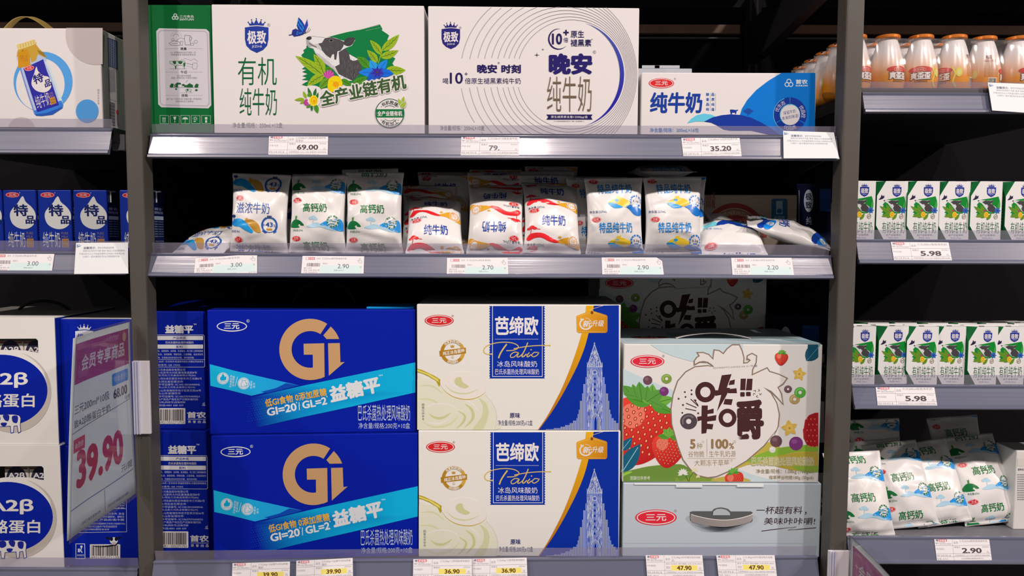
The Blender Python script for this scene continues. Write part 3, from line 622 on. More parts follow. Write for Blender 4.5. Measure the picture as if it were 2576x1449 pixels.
    a.ring(1876, 790, 24, 24, 5, W, n=24); a.ell(1876, 790, 12, 12, (70, 84, 166), n=14)
    for y in (855, 910, 965, 1020, 1080, 1145): a.poly([(1868, y + 12), (1868, y - 4), (1876, y - 16), (1886, y - 4), (1886, y + 12)], B); 
    for r_, c in ((46, W), (40, B), (34, W), (28, B), (20, W), (15, B)): a.poly([(1884 - r_, 1373), (1884 - r_, 1258 + (46 - r_)), (1884 - r_ * .6, 1225 + (46 - r_)), (1884, 1200 + (46 - r_)), (1884 + r_ * .6, 1225 + (46 - r_)), (1884 + r_, 1258 + (46 - r_)), (1884 + r_, 1373)], c)
    # label tag
    a.line([(1846, 186), (1830, 160), (1880, 140), (1960, 116)], 4, (226, 190, 150), sm=5)
    a.poly([(1690, 225), (1700, 215), (1845, 165), (1995, 212), (2005, 225), (2005, 375), (1990, 392), (1712, 392), (1695, 378)], ('g', (232, 160, 40), (196, 120, 20), (1700, 200), (1990, 390)))
    for p, q in (((1706, 228), (1845, 180)), ((1845, 180), (1990, 226)), ((1704, 380), (1990, 380))):
        for k in range(14): t = k / 14; a.line([(p[0] + (q[0] - p[0]) * t, p[1] + (q[1] - p[1]) * t), (p[0] + (q[0] - p[0]) * (t + .04), p[1] + (q[1] - p[1]) * (t + .04))], 3, (248, 214, 140))
    a.ell(1848, 187, 14, 16, (120, 74, 20), n=16)
    a.ring(1785, 302, 66, 60, 15, PAPER, 20, 250); a.ring(1785, 302, 62, 62, 4, PAPER, -95, 20); a.poly([(1730, 262), (1735, 240), (1762, 258)], PAPER)
    a.text('新', 1756, 265, 1838, 334, PAPER, 0.03, 0.2); a.text('升级', 1850, 262, 1970, 328, PAPER, 0.02, 0.2)
    # banner
    z = [(808 + (10 if k % 2 else 0), 120 + 732 * k / 56) for k in range(57)] + [(1372 - (10 if k % 2 else 0), 852 - 732 * k / 56) for k in range(57)]
    a.poly(z, B); a.line([(841, 120), (841, 833), (1345, 833), (1345, 120)], 6, (226, 220, 226))
    a.text('芭缔欧', 866, 224, 1306, 416, (232, 222, 220), 0.03)
    for k in range(46): a.rect(866 + 9.6 * k, 453, 872 + 9.6 * k, 458, (200, 196, 214))
    for p, w in (([(832, 606), (790, 608), (756, 588), (758, 548), (800, 515), (880, 493), (970, 486), (1050, 496), (1098, 522), (1096, 548), (1050, 568), (980, 572)], 9), ([(985, 505), (945, 560), (918, 605), (902, 648)], 15), ([(1100, 590), (1060, 588), (1024, 615), (1030, 640), (1065, 632), (1105, 595), (1090, 632), (1112, 632), (1150, 600)], 9), ([(1198, 490), (1170, 560), (1140, 618), (1150, 634), (1185, 605)], 11), ([(1055, 552), (1180, 530), (1300, 520), (1424, 518)], 9), ([(1215, 590), (1190, 622), (1200, 634), (1232, 610)], 10), ([(1300, 590), (1262, 590), (1238, 618), (1258, 634), (1296, 614), (1310, 588)], 9)): a.line(p, w, (218, 178, 92), sm=7)
    a.ell(1420, 518, 10, 8, (218, 178, 92), n=12); a.ell(828, 606, 10, 8, (218, 178, 92), n=12); a.ell(1232, 562, 7, 7, (218, 178, 92), n=12)
    a.text('冰岛风味酸奶', 888, 675, 1292, 738, (232, 222, 220), 0.01); a.text('巴氏杀菌热处理风味酸奶', 868, 756, 1312, 814, (232, 222, 220), 0.004)
    logo(a, 301, 267, 147, 58); reg(a, 438, 220, 11, (160, 130, 130))
    a.ring(438, 583, 123, 123, 32, (180, 126, 30)); a.ring(438, 583, 123, 123, 32, (206, 158, 62), -80, 40); a.poly([(303, 574), (570, 541), (572, 598), (308, 630)], (176, 120, 28)); a.textq('纯正冰岛菌种', (335, 582), (555, 548), (340, 622), (240, 226, 200), 0.025)
    a.arct('多30%蛋白质♡', 438, 583, 107, -138, -42, 30, (240, 226, 200), 0.02); a.arct('添加菌粉', 438, 583, 107, 120, 60, 30, (240, 226, 200), 0.02, True)
    a.poly([(415, 512), (425, 524), (435, 510), (445, 524), (455, 512), (450, 540), (420, 540)], (190, 140, 60)); a.poly([(437, 618), (450, 640), (437, 652), (424, 640)], (206, 170, 110)); a.poly([(437, 626), (445, 640), (437, 646), (429, 640)], PAPER)
    a.text('原味', 1016, 1200, 1120, 1254, (34, 38, 110), 0.012); a.text('净含量/规格:200克x12盒', 896, 1274, 1246, 1330, (70, 66, 100), -0.004)
    for k, ch in enumerate('图案仅供参考'): a.text(ch, 126, 1108 + 29 * k, 152, 1133 + 29 * k, (70, 66, 80))
    return a

def art_gi():
    a = Art(380, 700, 3.622); CY, B = (14, 168, 240), (4, 28, 152); CU = (196, 148, 104); W = (218, 212, 228)
    a.poly([(535, 782), (760, 842), (1060, 910), (1350, 975), (1140, 1018), (915, 1070), (700, 1015), (542, 980)], ('g', (24, 176, 234), (34, 150, 226), (540, 880), (1250, 980)))
    a.poly([(1060, 1046), (1300, 990), (1350, 975), (1230, 955), (1140, 1000), (1000, 1035)], (14, 70, 170))
    a.poly([(900, 1088), (1400, 975), (2408, 766), (2408, 1040), (1800, 1175), (1300, 1282), (960, 1362)], ('g', B, CY, (980, 1255), (1500, 1120)))
    for i in range(9):
        for j in range(26):
            x, y = 880 + 22 * j + (i % 2) * 11, 1120 + 22 * i + 8 - 4.7 * j; r = 1.5 + 3.2 * (j / 26)
            if 1040 < y < 1330 and j < 24: a.ell(x, y, r, r, (60, 150, 226), n=6)
    a.ring(1450, 648, 281, 279, 112, CU, -297.5, -56.5, n=72)
    a.poly([(1390, 596), (1578, 592), (1582, 898), (1540, 915), (1476, 880), (1474, 696), (1392, 696)], CU)
    V = [(1570, 520), (1640, 437)]
    for k in range(8): an = math.radians(-47 + 27 * k / 7); V.append((1450 + 281 * math.cos(an), 648 + 279 * math.sin(an)))
    a.poly(V + [(1722, 553), (1600, 554)], CU); a.poly([(1613, 592), (1720, 590), (1726, 766), (1765, 762), (1620, 888)], CU)
    a.ring(737, 437, 138, 49, 9, W); a.ring(737, 437, 134, 44, 5, W, 60, 200); a.text('三元', 666, 410, 806, 463, W, 0.03); reg(a, 884, 389, 14, W)
    a.textq('低GI食物 0添加蔗糖', (1033, 1103), (1592, 996), (1046, 1175), (240, 168, 42), 0.02); a.textq('GI=20', (1050, 1186), (1320, 1132), (1062, 1258), W, 0.035); a.line([(1349, 1128), (1352, 1200)], 7, W); a.textq('GL=2', (1372, 1122), (1595, 1078), (1384, 1192), W, 0.035)
    a.ell(1326, 1132, 6, 6, W, n=8); a.ell(1603, 1078, 6, 6, W, n=8)
    a.textq('益糖平', (1613, 988), (2072, 885), (1640, 1138), W, 0.05); a.textq('TM', (2072, 882), (2108, 875), (2075, 896), W, 0.02)
    a.text('巴氏杀菌热处理风味酸奶', 1886, 1152, 2360, 1300, (180, 186, 232), 0.006); a.text('净含量/规格:200克×10盒', 1890, 1316, 2360, 1370, (180, 186, 232), 0.0)
    for x, y in ((656, 912), (844, 958)): a.ell(x, y, 54, 54, W); a.ring(x, y, 48, 48, 3, CY)
    a.leaf((660, 935), (655, 868), 34, CY); a.leaf((645, 935), (635, 895), 22, CY); a.leaf((668, 932), (684, 890), 22, CY); a.line([(628, 942), (684, 942)], 3, CY)
    a.line([(828, 928), (860, 928), (856, 940), (872, 962), (868, 988), (824, 988), (820, 962), (834, 940)], 4, CY, closed=True); a.ring(866, 965, 22, 16, 4, CY, -90, 150)
    for t, x, y in (('添加膳食叶', 732, 880), ('细双歧益', 755, 888)):
        for k, ch in enumerate(t): a.textq(ch, (x - 11 - k * 1.5, y + 24 * k), (x + 9 - k * 1.5, y + 3 + 24 * k), (x - 13 - k * 1.5, y + 21 + 24 * k), W)
    a.line([(788, 898), (766, 984)], 4, W)
    for t, x, y in (('含膳食', 916, 932), ('纤维', 942, 950)):
        for k, ch in enumerate(t): a.textq(ch, (x - 11 - k * 1.5, y + 25 * k), (x + 9 - k * 1.5, y + 3 + 25 * k), (x - 13 - k * 1.5, y + 22 + 25 * k), W)
    return a

def art_end():
    a = Art(380, 770, 4.67); W = (222, 212, 222); B = (8, 30, 140)
    a.text('益糖平', 166, 222, 498, 322, W, 0.05); a.text('TM', 500, 206, 534, 222, W, 0.02)
    a.line([(-20, 338), (616, 338), (626, 350), (632, 705), (622, 716), (-10, 716)], 4, W)
    a.rect(-20, 350, 612, 398, W, 6); a.text('产品种类', 258, 360, 410, 390, B, 0.012); a.text('巴氏杀菌热处理风味酸奶', 172, 413, 500, 442, W, 0.01); a.rect(-20, 452, 612, 500, W, 6); a.text('配料', 298, 464, 374, 492, B, 0.012)
    S = (186, 184, 210)
    for y, x1, t in ((515, 612, '配料:生牛乳、发酵菌种、白砂糖、乳清蛋白、丙二醇二淀粉磷酸酯'), (555, 612, '双乙酰、乳粉、食用香精、阿斯巴甜、三氯蔗糖、食品添加剂'), (595, 506, '食品用香精、乳酸菌(保加利亚乳杆菌、嗜热链球菌)'), (640, 616, '• 保质期:180天 • 贮存条件:常温密闭保存,冷藏后风味更佳'), (680, 344, '• 产品标准号: GB 19302')): a.text(t, -10, y, x1, y + 24, S, 0.008)
    a.line([(0, 628), (630, 628)], 3, W)
    for y, x1, t in ((734, 402, '北京三元食品股份有限公司'), (768, 540, '地  址:北京市大兴区瀛海瀛昌街8号'), (802, 524, '生产商:河北三元食品有限公司(S6)'), (838, 598, '地  址:河北省石家庄市新乐市三元路6号'), (874, 378, '产  地:河北省石家庄市'), (908, 576, '生产许可证编号: SC10513018400046'), (942, 518, '生产商:山东三元乳业有限公司(W)'), (978, 588, '地  址:山东省潍坊市坊子区崇文街66号'), (1012, 348, '产  地:山东省潍坊市'), (1048, 576, '生产许可证编号: SC10637070400024'), (1082, 552, '具体生产商及产地见生产日期末端代码'), (1118, 404, '生产日期:(同批号)见箱顶部'), (1152, 380, '服务热线:4001 600 429')): a.text(t, 10 + (y - 734) * .03, y, x1, y + 26, S, 0.008)
    a.ring(620, 1150, 14, 14, 4, S, 30, 330, n=14); a.text('d', 612, 1128, 632, 1158, S); a.rect(600, 1164, 640, 1170, S)
    barcode(a, 80, 1198, 404, 1384, digits='6921355271751'); a.text('首农', 424, 1240, 646, 1316, W, 0.04); a.rect(430, 1326, 646, 1331, W)
    for k, ch in enumerate('荣誉出品'): a.text(ch, 434 + 58 * k, 1342, 470 + 58 * k, 1374, W, 0.012)
    return a

def K2(x, y): return ((1540 + x / 3.543) - 1490) * 3.449, ((1040 + y / 3.543) - 680) * 3.449
def strawberry(a, cx, cy, r, rot=0, clip=True, seeds=40, seed=1):
    c, s_ = math.cos(math.radians(rot)), math.sin(math.radians(rot))
    def T(x, y): return (cx + (x * c - y * s_) * r, cy + (x * s_ + y * c) * r)
    body = [T(*p) for p in ((-.95, -.45), (-.6, -.78), (0, -.85), (.6, -.78), (.95, -.45), (.95, .05), (.7, .55), (.35, .95), (0, 1.1), (-.35, .95), (-.7, .55), (-.95, .05))]
    a.poly(body, ('g', (238, 70, 52), (186, 28, 34), (cx - r * .5, cy - r), (cx + r * .4, cy + r)), sm=4)
    a.poly([T(*p) for p in ((-.6, -.55), (-.2, -.62), (-.05, -.2), (-.3, .1), (-.65, .0), (-.75, -.3))], (246, 120, 98), sm=4)
    g = random.Random(seed)
    for j in range(-5, 7):
        for i in range(-5, 6):
            x, y = i * .2 + (j % 2) * .1, j * .17 - .02
            if (x / .86) ** 2 + (y / .98) ** 2 > .82 or (y > .3 and abs(x) > .72 - (y - .3) * .75): continue
            p = T(x, y); a.ell(p[0], p[1], r * .048, r * .062, (172, 26, 30), rot, 10); a.ell(p[0], p[1], r * .026, r * .04, (248, 170, 110), rot, 8)
    for an, l, w in ((-165, .8, .34), (-130, .75, .36), (-100, .8, .34), (-72, .78, .36), (-40, .8, .34), (-15, .75, .3)):
        q = T(math.cos(math.radians(an)) * l * .95, -.72 + math.sin(math.radians(an)) * l * .75 + (.18 if abs(an + 90) > 55 else 0)); a.leaf(T(0, -.74), q, w * r, (84, 148, 52) if int(an) % 2 else (112, 168, 66), (54, 110, 40))
def art_kaka():
    a = Art(1490, 680, 3.449); a.clip = (268, 644, 1960, K2(0, 606)[1]); D = (74, 42, 42); BR = (140, 114, 98); LB = (196, 206, 208)
    a.poly([(500, 642), (1310, 642), (1290, 770), (1150, 800), (1000, 808), (860, 790), (700, 745), (590, 700)], LB, sm=0)
    a.poly([(266, 852), (480, 950), (640, 1015), (700, 1040), (690, 1300), (500, 1500), (266, 1500)], LB)
    # hills
    for pts, c in (([(80, 530), (150, 510), (330, 470), (520, 455), (640, 460), (760, 550), (870, 575), (980, 590), (1240, 606), (90, 606)], (110, 140, 60)), ([(80, 560), (130, 520), (180, 522), (100, 560), (85, 590)], (150, 190, 70)), ([(700, 510), (760, 555), (860, 575), (980, 580), (1030, 606), (560, 606)], (130, 150, 60)), ([(940, 560), (1180, 430), (1290, 330), (1390, 255), (1480, 290), (1560, 330), (1840, 280), (1840, 430), (1600, 470), (1400, 450), (1200, 460)], (190, 168, 72)), ([(1190, 420), (1400, 330), (1600, 290), (1840, 280), (1842, 340), (1640, 340), (1480, 390), (1350, 440)], (134, 172, 56)), ([(1300, 440), (1500, 370), (1840, 350), (1842, 480), (1650, 510), (1450, 470)], (182, 160, 60)), ([(1600, 470), (1842, 470), (1842, 520), (1700, 520)], (140, 166, 60)), ([(1090, 490), (1240, 540), (1400, 585), (1480, 606), (1000, 606), (1040, 545)], (196, 204, 206)), ([(880, 600), (1000, 560), (1130, 560), (1230, 606)], (190, 166, 80))):
        a.poly([K2(*p) for p in pts], c, sm=3)
    strawberry(a, 440, 1370, 300, 18, seeds=60)
    for p, q, w in (((350, 1090), (268, 1000), 90), ((430, 1130), (405, 965), 100), ((460, 1130), (480, 1000), 80), ((470, 1140), (622, 1040), 110), ((500, 1130), (640, 1200), 60), ((400, 1100), (268, 1070), 60), ((380, 1100), (350, 985), 60)): a.leaf(p, q, w, (92, 150, 62), (60, 116, 50))
    for p, q, w in (((80, 520), (180, 300), 90), ((90, 520), (250, 270), 130), ((85, 330), (175, 215), 80)): a.leaf(K2(*p), K2(*q), w, (28, 92, 118), (150, 190, 200))
    a.poly([K2(*p) for p in ((640, 470), (700, 560), (610, 606), (570, 560))], (110, 140, 60))
    strawberry(a, *K2(500, 320), 148, 8, seed=4)
    # white splash shape with brown outline
    o = [(1050, 835), (1000, 797), (930, 795), (885, 820), (884, 785), (905, 755), (926, 742), (908, 714), (960, 712), (1010, 730), (1046, 768), (1050, 725), (1056, 690), (1100, 696), (1136, 722), (1168, 680), (1212, 646), (1275, 646), (1300, 700), (1315, 760), (1312, 805), (1345, 800), (1368, 780), (1350, 768), (1340, 775), (1345, 740), (1385, 720), (1425, 742), (1420, 800), (1390, 860), (1386, 906), (1440, 880), (1516, 845), (1536, 876), (1620, 902), (1690, 936), (1655, 985), (1610, 1015), (1640, 1070), (1655, 1162), (1600, 1100), (1550, 1050), (1490, 1018), (1550, 1064), (1600, 1150), (1622, 1250), (1612, 1350), (1575, 1440)] + [K2(*p) for p in ((1460, 150), (1350, 290), (1200, 420), (1050, 510), (930, 562), (850, 572), (760, 552), (690, 492), (630, 410), (585, 290), (540, 130))] + [(688, 1330), (682, 1200), (700, 1080), (740, 960), (810, 880), (890, 836), (1000, 826)]
    a.poly(o, (226, 212, 206)); a.line(o, 10, BR, closed=True); a.line([(890, 815), (960, 790), (1020, 810), (1050, 835)], 8, BR, sm=5)
    logo(a, 478, 790, 147, 56, (222, 44, 62)); reg(a, 617, 743, 10, (160, 130, 130)); a.textq('20240607CA0322:34 51号楼', (1044, 838), (1430, 818), (1045, 856), (120, 112, 112))
    # lettering
    a.ring(980, 1056, 88, 89, 44, D); a.poly([(1122, 910), (1208, 900), (1166, 1018), (1196, 1020), (1150, 1110), (1080, 1226), (1118, 1080), (1066, 1090), (1062, 1040), (1090, 1040)], D); a.poly([(1192, 958), (1236, 946), (1232, 990), (1182, 996)], D); a.poly([(1180, 1030), (1250, 1022), (1254, 1066), (1176, 1066)], D); a.poly([(1150, 1115), (1218, 1118), (1206, 1168), (1136, 1162)], D)
    a.poly([(1286, 940), (1332, 938), (1326, 1040), (1282, 1040)], D); a.poly([(1342, 940), (1390, 940), (1384, 1040), (1330, 1042)], D); a.rect(1282, 1056, 1322, 1096, D, 8); a.rect(1332, 1054, 1374, 1092, D, 8)
    a.poly([(948, 1172), (1002, 1172), (1000, 1212), (1052, 1198), (1052, 1240), (1000, 1246), (998, 1268), (1076, 1254), (1072, 1302), (996, 1312), (996, 1330), (1050, 1334), (1040, 1380), (994, 1376), (988, 1412), (946, 1418), (946, 1300), (912, 1310), (908, 1270), (946, 1264)], D)
    a.ring(1172, 1280, 78, 80, 38, D); a.text('爵', 1244, 1120, 1488, 1472, D, 0.05)
    for k in range(5): an = math.radians(-150 + 75 * k); c, s_ = math.cos(an), math.sin(an); a.line([(1430 + 18 * c, 1066 + 18 * s_), (1430 + 30 * math.cos(an + .5), 1066 + 30 * math.sin(an + .5)), (1430 + 38 * c, 1066 + 38 * s_)], 5, D, sm=3)
    for p, q in (((852, 1116), (920, 1180)), ((812, 1152), (905, 1192)), ((806, 1198), (900, 1218)), ((880, 1120), (918, 1170))): a.line([p, q], 8, D)
    for x, y in ((860, 1075), (748, 1114), (786, 1168), (918, 1240)): star(a, x, y, 14, 6, 5, D)
    for x, y in ((802, 1056), (860, 1040), (808, 1098), (895, 1128), (780, 1236)): a.ell(x, y, 8, 8, D, n=12)
    # cereal, berries, stars
    def hoop(x, y, r, c, c2): a.ell(x, y, r, r * .94, c); a.ring(x, y, r * .8, r * .76, r * .2, c2, 150, 320); a.ell(x, y, r * .3, r * .3, (226, 212, 206), n=18)
    hoop(835, 1310, 74, (82, 68, 74), (120, 104, 110)); hoop(644, 940, 44, (124, 150, 66), (162, 184, 96)); hoop(1697, 1030, 34, (108, 74, 84), (140, 104, 112)); hoop(1755, 1118, 46, (176, 148, 96), (206, 180, 130)); hoop(1802, 1060, 50, (84, 162, 62), (130, 196, 100))
    for x, y, r, c in ((480, 954, 40, (112, 72, 84)), (622, 1050, 40, (120, 54, 110)), (*K2(1460, 247), 51, (104, 70, 76)), (*K2(1638, 268), 60, (124, 54, 116)), (*K2(1427, 322), 28, (214, 206, 190))): a.ell(x, y, r, r, c); a.ell(x - r * .25, y - r * .3, r * .45, r * .35, tuple(min(255, v + 22) for v in c), n=16)
    for x, y, r, rt_ in ((1795, 900, 62, -80), (1710, 1368, 74, -100)):
        for k in range(5): an = math.radians(rt_ + 72 * k); a.leaf((x, y), (x + r * math.cos(an), y + r * math.sin(an)), r * .62, (222, 178, 84), (196, 146, 56))
        a.ell(x, y, r * .42, r * .42, (226, 184, 92), n=18); a.ell(x, y, r * .12, r * .12, (180, 130, 50), n=10)
    strawberry(a, 1640, 762, 58, 6, seed=8)
    a.leaf((1856, 785), (1990, 620), 120, (30, 86, 108), (120, 170, 184)); a.poly([(1870, 644), (1982, 644), (1982, 740), (1900, 780), (1858, 786)], (30, 86, 108)); a.line([(1862, 780), (1975, 650)], 3, (120, 170, 184))
    a.poly([(1990, 1232), (1930, 1236), (1880, 1256), (1845, 1300), (1834, 1370)] + [K2(*p) for p in ((1700, 140), (1705, 220), (1735, 280), (1790, 300), (1838, 290))], (176, 34, 40), sm=0)
    for j in range(9):
        for i in range(4):
            x, y = 1862 + 34 * i + (j % 2) * 16, 1290 + 48 * j
            if x < 1950: a.ell(x, y, 5, 8, (226, 120, 90), n=8)
    strawberry(a, *K2(1090, 590), 82, -10, seed=9)
    # facts
    T = (150, 118, 84)
    def t2(s, x0, y0, x1, y1, c, b=0.0): p, q = K2(x0, y0), K2(x1, y1); a.text(s, p[0], p[1], q[0], q[1], c, b)
    t2('5', 692, 228, 742, 316, T, .05); t2('种', 752, 262, 802, 316, T, .01); t2('①', 798, 242, 820, 264, T); t2('100', 880, 226, 1036, 316, T, .05); t2('%', 1040, 262, 1085, 316, T, .03); t2('②', 1078, 240, 1102, 264, T)
    t2('谷物脆', 676, 334, 820, 388, T); t2('生牛乳奶源', 863, 332, 1100, 388, T); t2('大颗冻干草莓', 732, 412, 1042, 468, T); t2('③', 1050, 408, 1072, 430, T)
    a.line([K2(843, 228), K2(845, 385)], 3, T); a.line([K2(672, 399), K2(1100, 402)], 3, T)
    t2('巴氏杀菌热处理风味酸奶', 1239, 383, 1799, 469, (214, 206, 176), .05)
    t2('巴氏杀菌热处理风味酸奶', 1242, 386, 1796, 466, (172, 152, 84), -.006); t2('净含量/规格：1.08kg (180gx6)', 1282, 494, 1796, 540, (160, 140, 110)); t2('赠草莓谷物脆180g (30gx6)', 1398, 552, 1792, 592, (160, 140, 110))
    t2('图案仅供参考', 162, 558, 338, 592, (222, 218, 200), .01)
    for x, y, r in ((630, 535, 48), (735, 508, 30), (764, 566, 20)):
        p = K2(x, y)
        for an in range(-200, 20, 30): a.leaf(p, (p[0] + r * math.cos(math.radians(an)), p[1] + r * math.sin(math.radians(an))), r * .42, (226, 220, 206) if r > 40 else (224, 206, 170))
    a.line([K2(655, 555), K2(680, 606)], 3, (50, 60, 40)); a.line([K2(720, 530), K2(690, 570), K2(684, 606)], 3, (50, 60, 40))
    return a
def art_kaka_lid():
    a = Art(1540, 1040, 3.543)
    logo(a, 390, 927, 185, 71, (224, 42, 60)); reg(a, 564, 867, 12, (190, 150, 160)); D = (64, 38, 42)
    a.text('一杯超有料', 1285, 828, 1694, 896, D, 0.006, 0.12); a.text('，', 1716, 876, 1732, 902, D, 0.01)
    a.text('美味咔咔嚼!', 1354, 928, 1808, 990, D, 0.006, 0.12)
    a.line([(1330, 1048), (1450, 1032), (1640, 1010), (1566, 1040), (1680, 1030), (1816, 1018)], 6, D)
    for k, y in enumerate((1150, 1158)): a.line([(106, y), (1700, y)], 1.5, (206, 208, 212))
    return a

def cow_print(a, x, y, w, h, dark, light):
    def T(p): return (x + p[0] * w, y + p[1] * h)
    b = [(0, .12), (.1, .02), (.75, .0), (.95, .06), (1.0, .2), (.98, .55), (1.0, .9), (.92, .98), (.88, .6), (.78, .62), (.76, .95), (.68, .98), (.66, .62), (.3, .66), (.28, .98), (.18, .98), (.16, .6), (.02, .5)]
    a.poly([T(p) for p in b], light)
    for q in ([(.1, .08), (.3, .05), (.34, .3), (.2, .42), (.1, .3)], [(.42, .05), (.62, .05), (.6, .35), (.48, .3)], [(.72, .1), (.9, .1), (.88, .45), (.74, .4)], [(.36, .45), (.55, .45), (.5, .62), (.38, .6)]): a.poly([T(p) for p in q], dark, sm=3)
    a.line([T(p) for p in b], h * .035, dark, closed=True)
def art_a2(dx, dy):
    a = Art(dx / 1.988, 720 + dy / 1.988, 1.988); a.clip = (-292, 200, 290, 780); B = (8, 32, 150); W = (228, 214, 206)
    a.poly([(-420, 330)] + [(62 + 194 * math.cos(math.radians(t)), 530 + 202 * math.sin(math.radians(t))) for t in range(-112, 113, 6)] + [(-420, 735)], (196, 178, 166))
    a.poly([(-420, 300)] + [(20 + 226 * math.cos(math.radians(t)), 530 + 212 * math.sin(math.radians(t))) for t in range(-110, -20, 6)] + [(232, 480), (225, 540), (-420, 540)], W)
    a.ell(8, 522, 230, 180, B, n=64)
    a.text('A2β', -92, 430, 140, 508, W, .03); a.text('酪蛋白', -70, 536, 174, 606, W, .02)
    cow_print(a, -50, 640, 155, 96, (30, 40, 140), W)
    return a
def art_a2_side(dx, dy): 
    return None
def art_blue_end(lower):
    a = Art(0, 720, 1.988); W = (214, 208, 222)
    if not lower:
        shield(a, 422, 272, .36, W, (8, 32, 150))
        a.rect(362, 360, 640, 376, W)
        for k in range(9): a.line([(366, 395 + 13 * k), (640, 393 + 13 * k)], 4 if k % 2 else 2, (150, 156, 205))
        a.line([(362, 360), (364, 630), (640, 628)], 2, W)
    else:
        for y, t in ((1080, '脂肪 4.0g 7%'), (1092, '碳水化合物 5.0g 2%'), (1104, '钙 120mg 14%')): a.text(t, 420, y, 624, y + 9, W)
        a.line([(370, 1112), (630, 1112)], 2, W); a.line([(630, 880), (634, 1228), (368, 1232)], 2, W, sm=0)
        for k, t in enumerate(('产品标准号: GB 25190  贮存条件: 常温', '生牛乳来自三元牧场，4小时恒温密封，滋味浓', '保质期6个月 开启后请冷藏')): a.text(t, 378, 1132 + 15 * k, 622, 1143 + 15 * k, (190, 190, 220))
        for k, t in enumerate(('北京三元食品股份有限公司 地址:北京市大兴区瀛昌街8号 生产商:河北三元食品有限公司(S6)', '地址:河北省石家庄市新乐市三元路6号 产地:河北省石家庄市', '生产许可证编号: SC10613018400046 服务热线: 4001 600 429')): a.text(t, 372, 1182 + 14 * k, 626 - 40 * k, 1193 + 14 * k, (190, 190, 220))
        a.line([(380, 1288), (424, 1288), (426, 1362), (380, 1362)], 3, W, closed=True); a.ell(408, 1302, 6, 6, W, n=10); a.line([(408, 1308), (404, 1322), (412, 1332)], 5, W); a.rect(390, 1312, 400, 1330, W); a.text('请勿乱扔', 385, 1340, 421, 1350, W)
        barcode(a, 450, 1290, 602, 1362, digits='6921355271133')
        a.poly([(462, 1298), (500, 1300), (540, 1296), (580, 1288), (596, 1275), (584, 1296), (540, 1304), (480, 1304)], (20, 20, 24)); a.ell(570, 1272, 20, 17, W); a.leaf((548, 1262), (528, 1256), 12, (24, 24, 28)); a.leaf((590, 1260), (606, 1254), 12, (24, 24, 28)); a.ell(558, 1264, 8, 10, (24, 24, 28)); a.ell(582, 1264, 8, 10, (24, 24, 28)); a.ell(570, 1286, 12, 7, (190, 170, 170))
    return a

def art_drop():     # the blue one-portion cartons of the left bay
    a = Art(0, 380, 4.262); W = (226, 218, 220); N = (18, 34, 100)
    logo(a, 523, 464, 79, 29, (206, 36, 46)); reg(a, 605, 441, 6, W)
    a.poly([(634, 478), (668, 540), (730, 595), (768, 655), (772, 720), (748, 785), (695, 825), (632, 836), (565, 820), (510, 778), (486, 715), (490, 655), (525, 605), (575, 555)], W, sm=4)
    a.text('特', 528, 566, 690, 696, N, .035); a.text('品', 658, 690, 766, 780, N, .035)
    a.text('纯牛奶', 455, 866, 645, 1036, W, .0); a.text('PURE', 662, 868, 735, 894, (146, 118, 128)); a.text('MILK', 662, 906, 735, 932, (146, 118, 128)); a.rect(661, 940, 740, 1036, (176, 122, 74)); a.text('净含量', 672, 955, 730, 985, (120, 74, 40)); a.text('200mL', 668, 1000, 732, 1028, (120, 74, 40))
    return a
def art_drop_side(x0, x1, y0, y1):
    a = Art(0, 0, 1); W = (190, 196, 214); w, h = x1 - x0, y1 - y0
    def q(u, v): return x0 + u * w, y0 + v * h
    a.line([q(.35, .02), q(.35, .2)], .05 * w, W); a.line([q(.35, .02), q(.05, .015)], .05 * w, W)
    for v, t in ((.28, '首农'), (.34, '营养成分表')): a.text(t, *q(.1, v), *q(.9, v + .045), W, .01)
    a.rect(*q(.08, .42), *q(.92, .48), W)
    for k in range(7):
        v = .50 + .04 * k; a.text('能量 270kJ 3%', *q(.1, v), *q(.9, v + .022), W)
    for k in range(4):
        v = .82 + .035 * k; a.text('产品标准号贮存条件常温', *q(.1, v), *q(.9, v + .02), W)
    return a

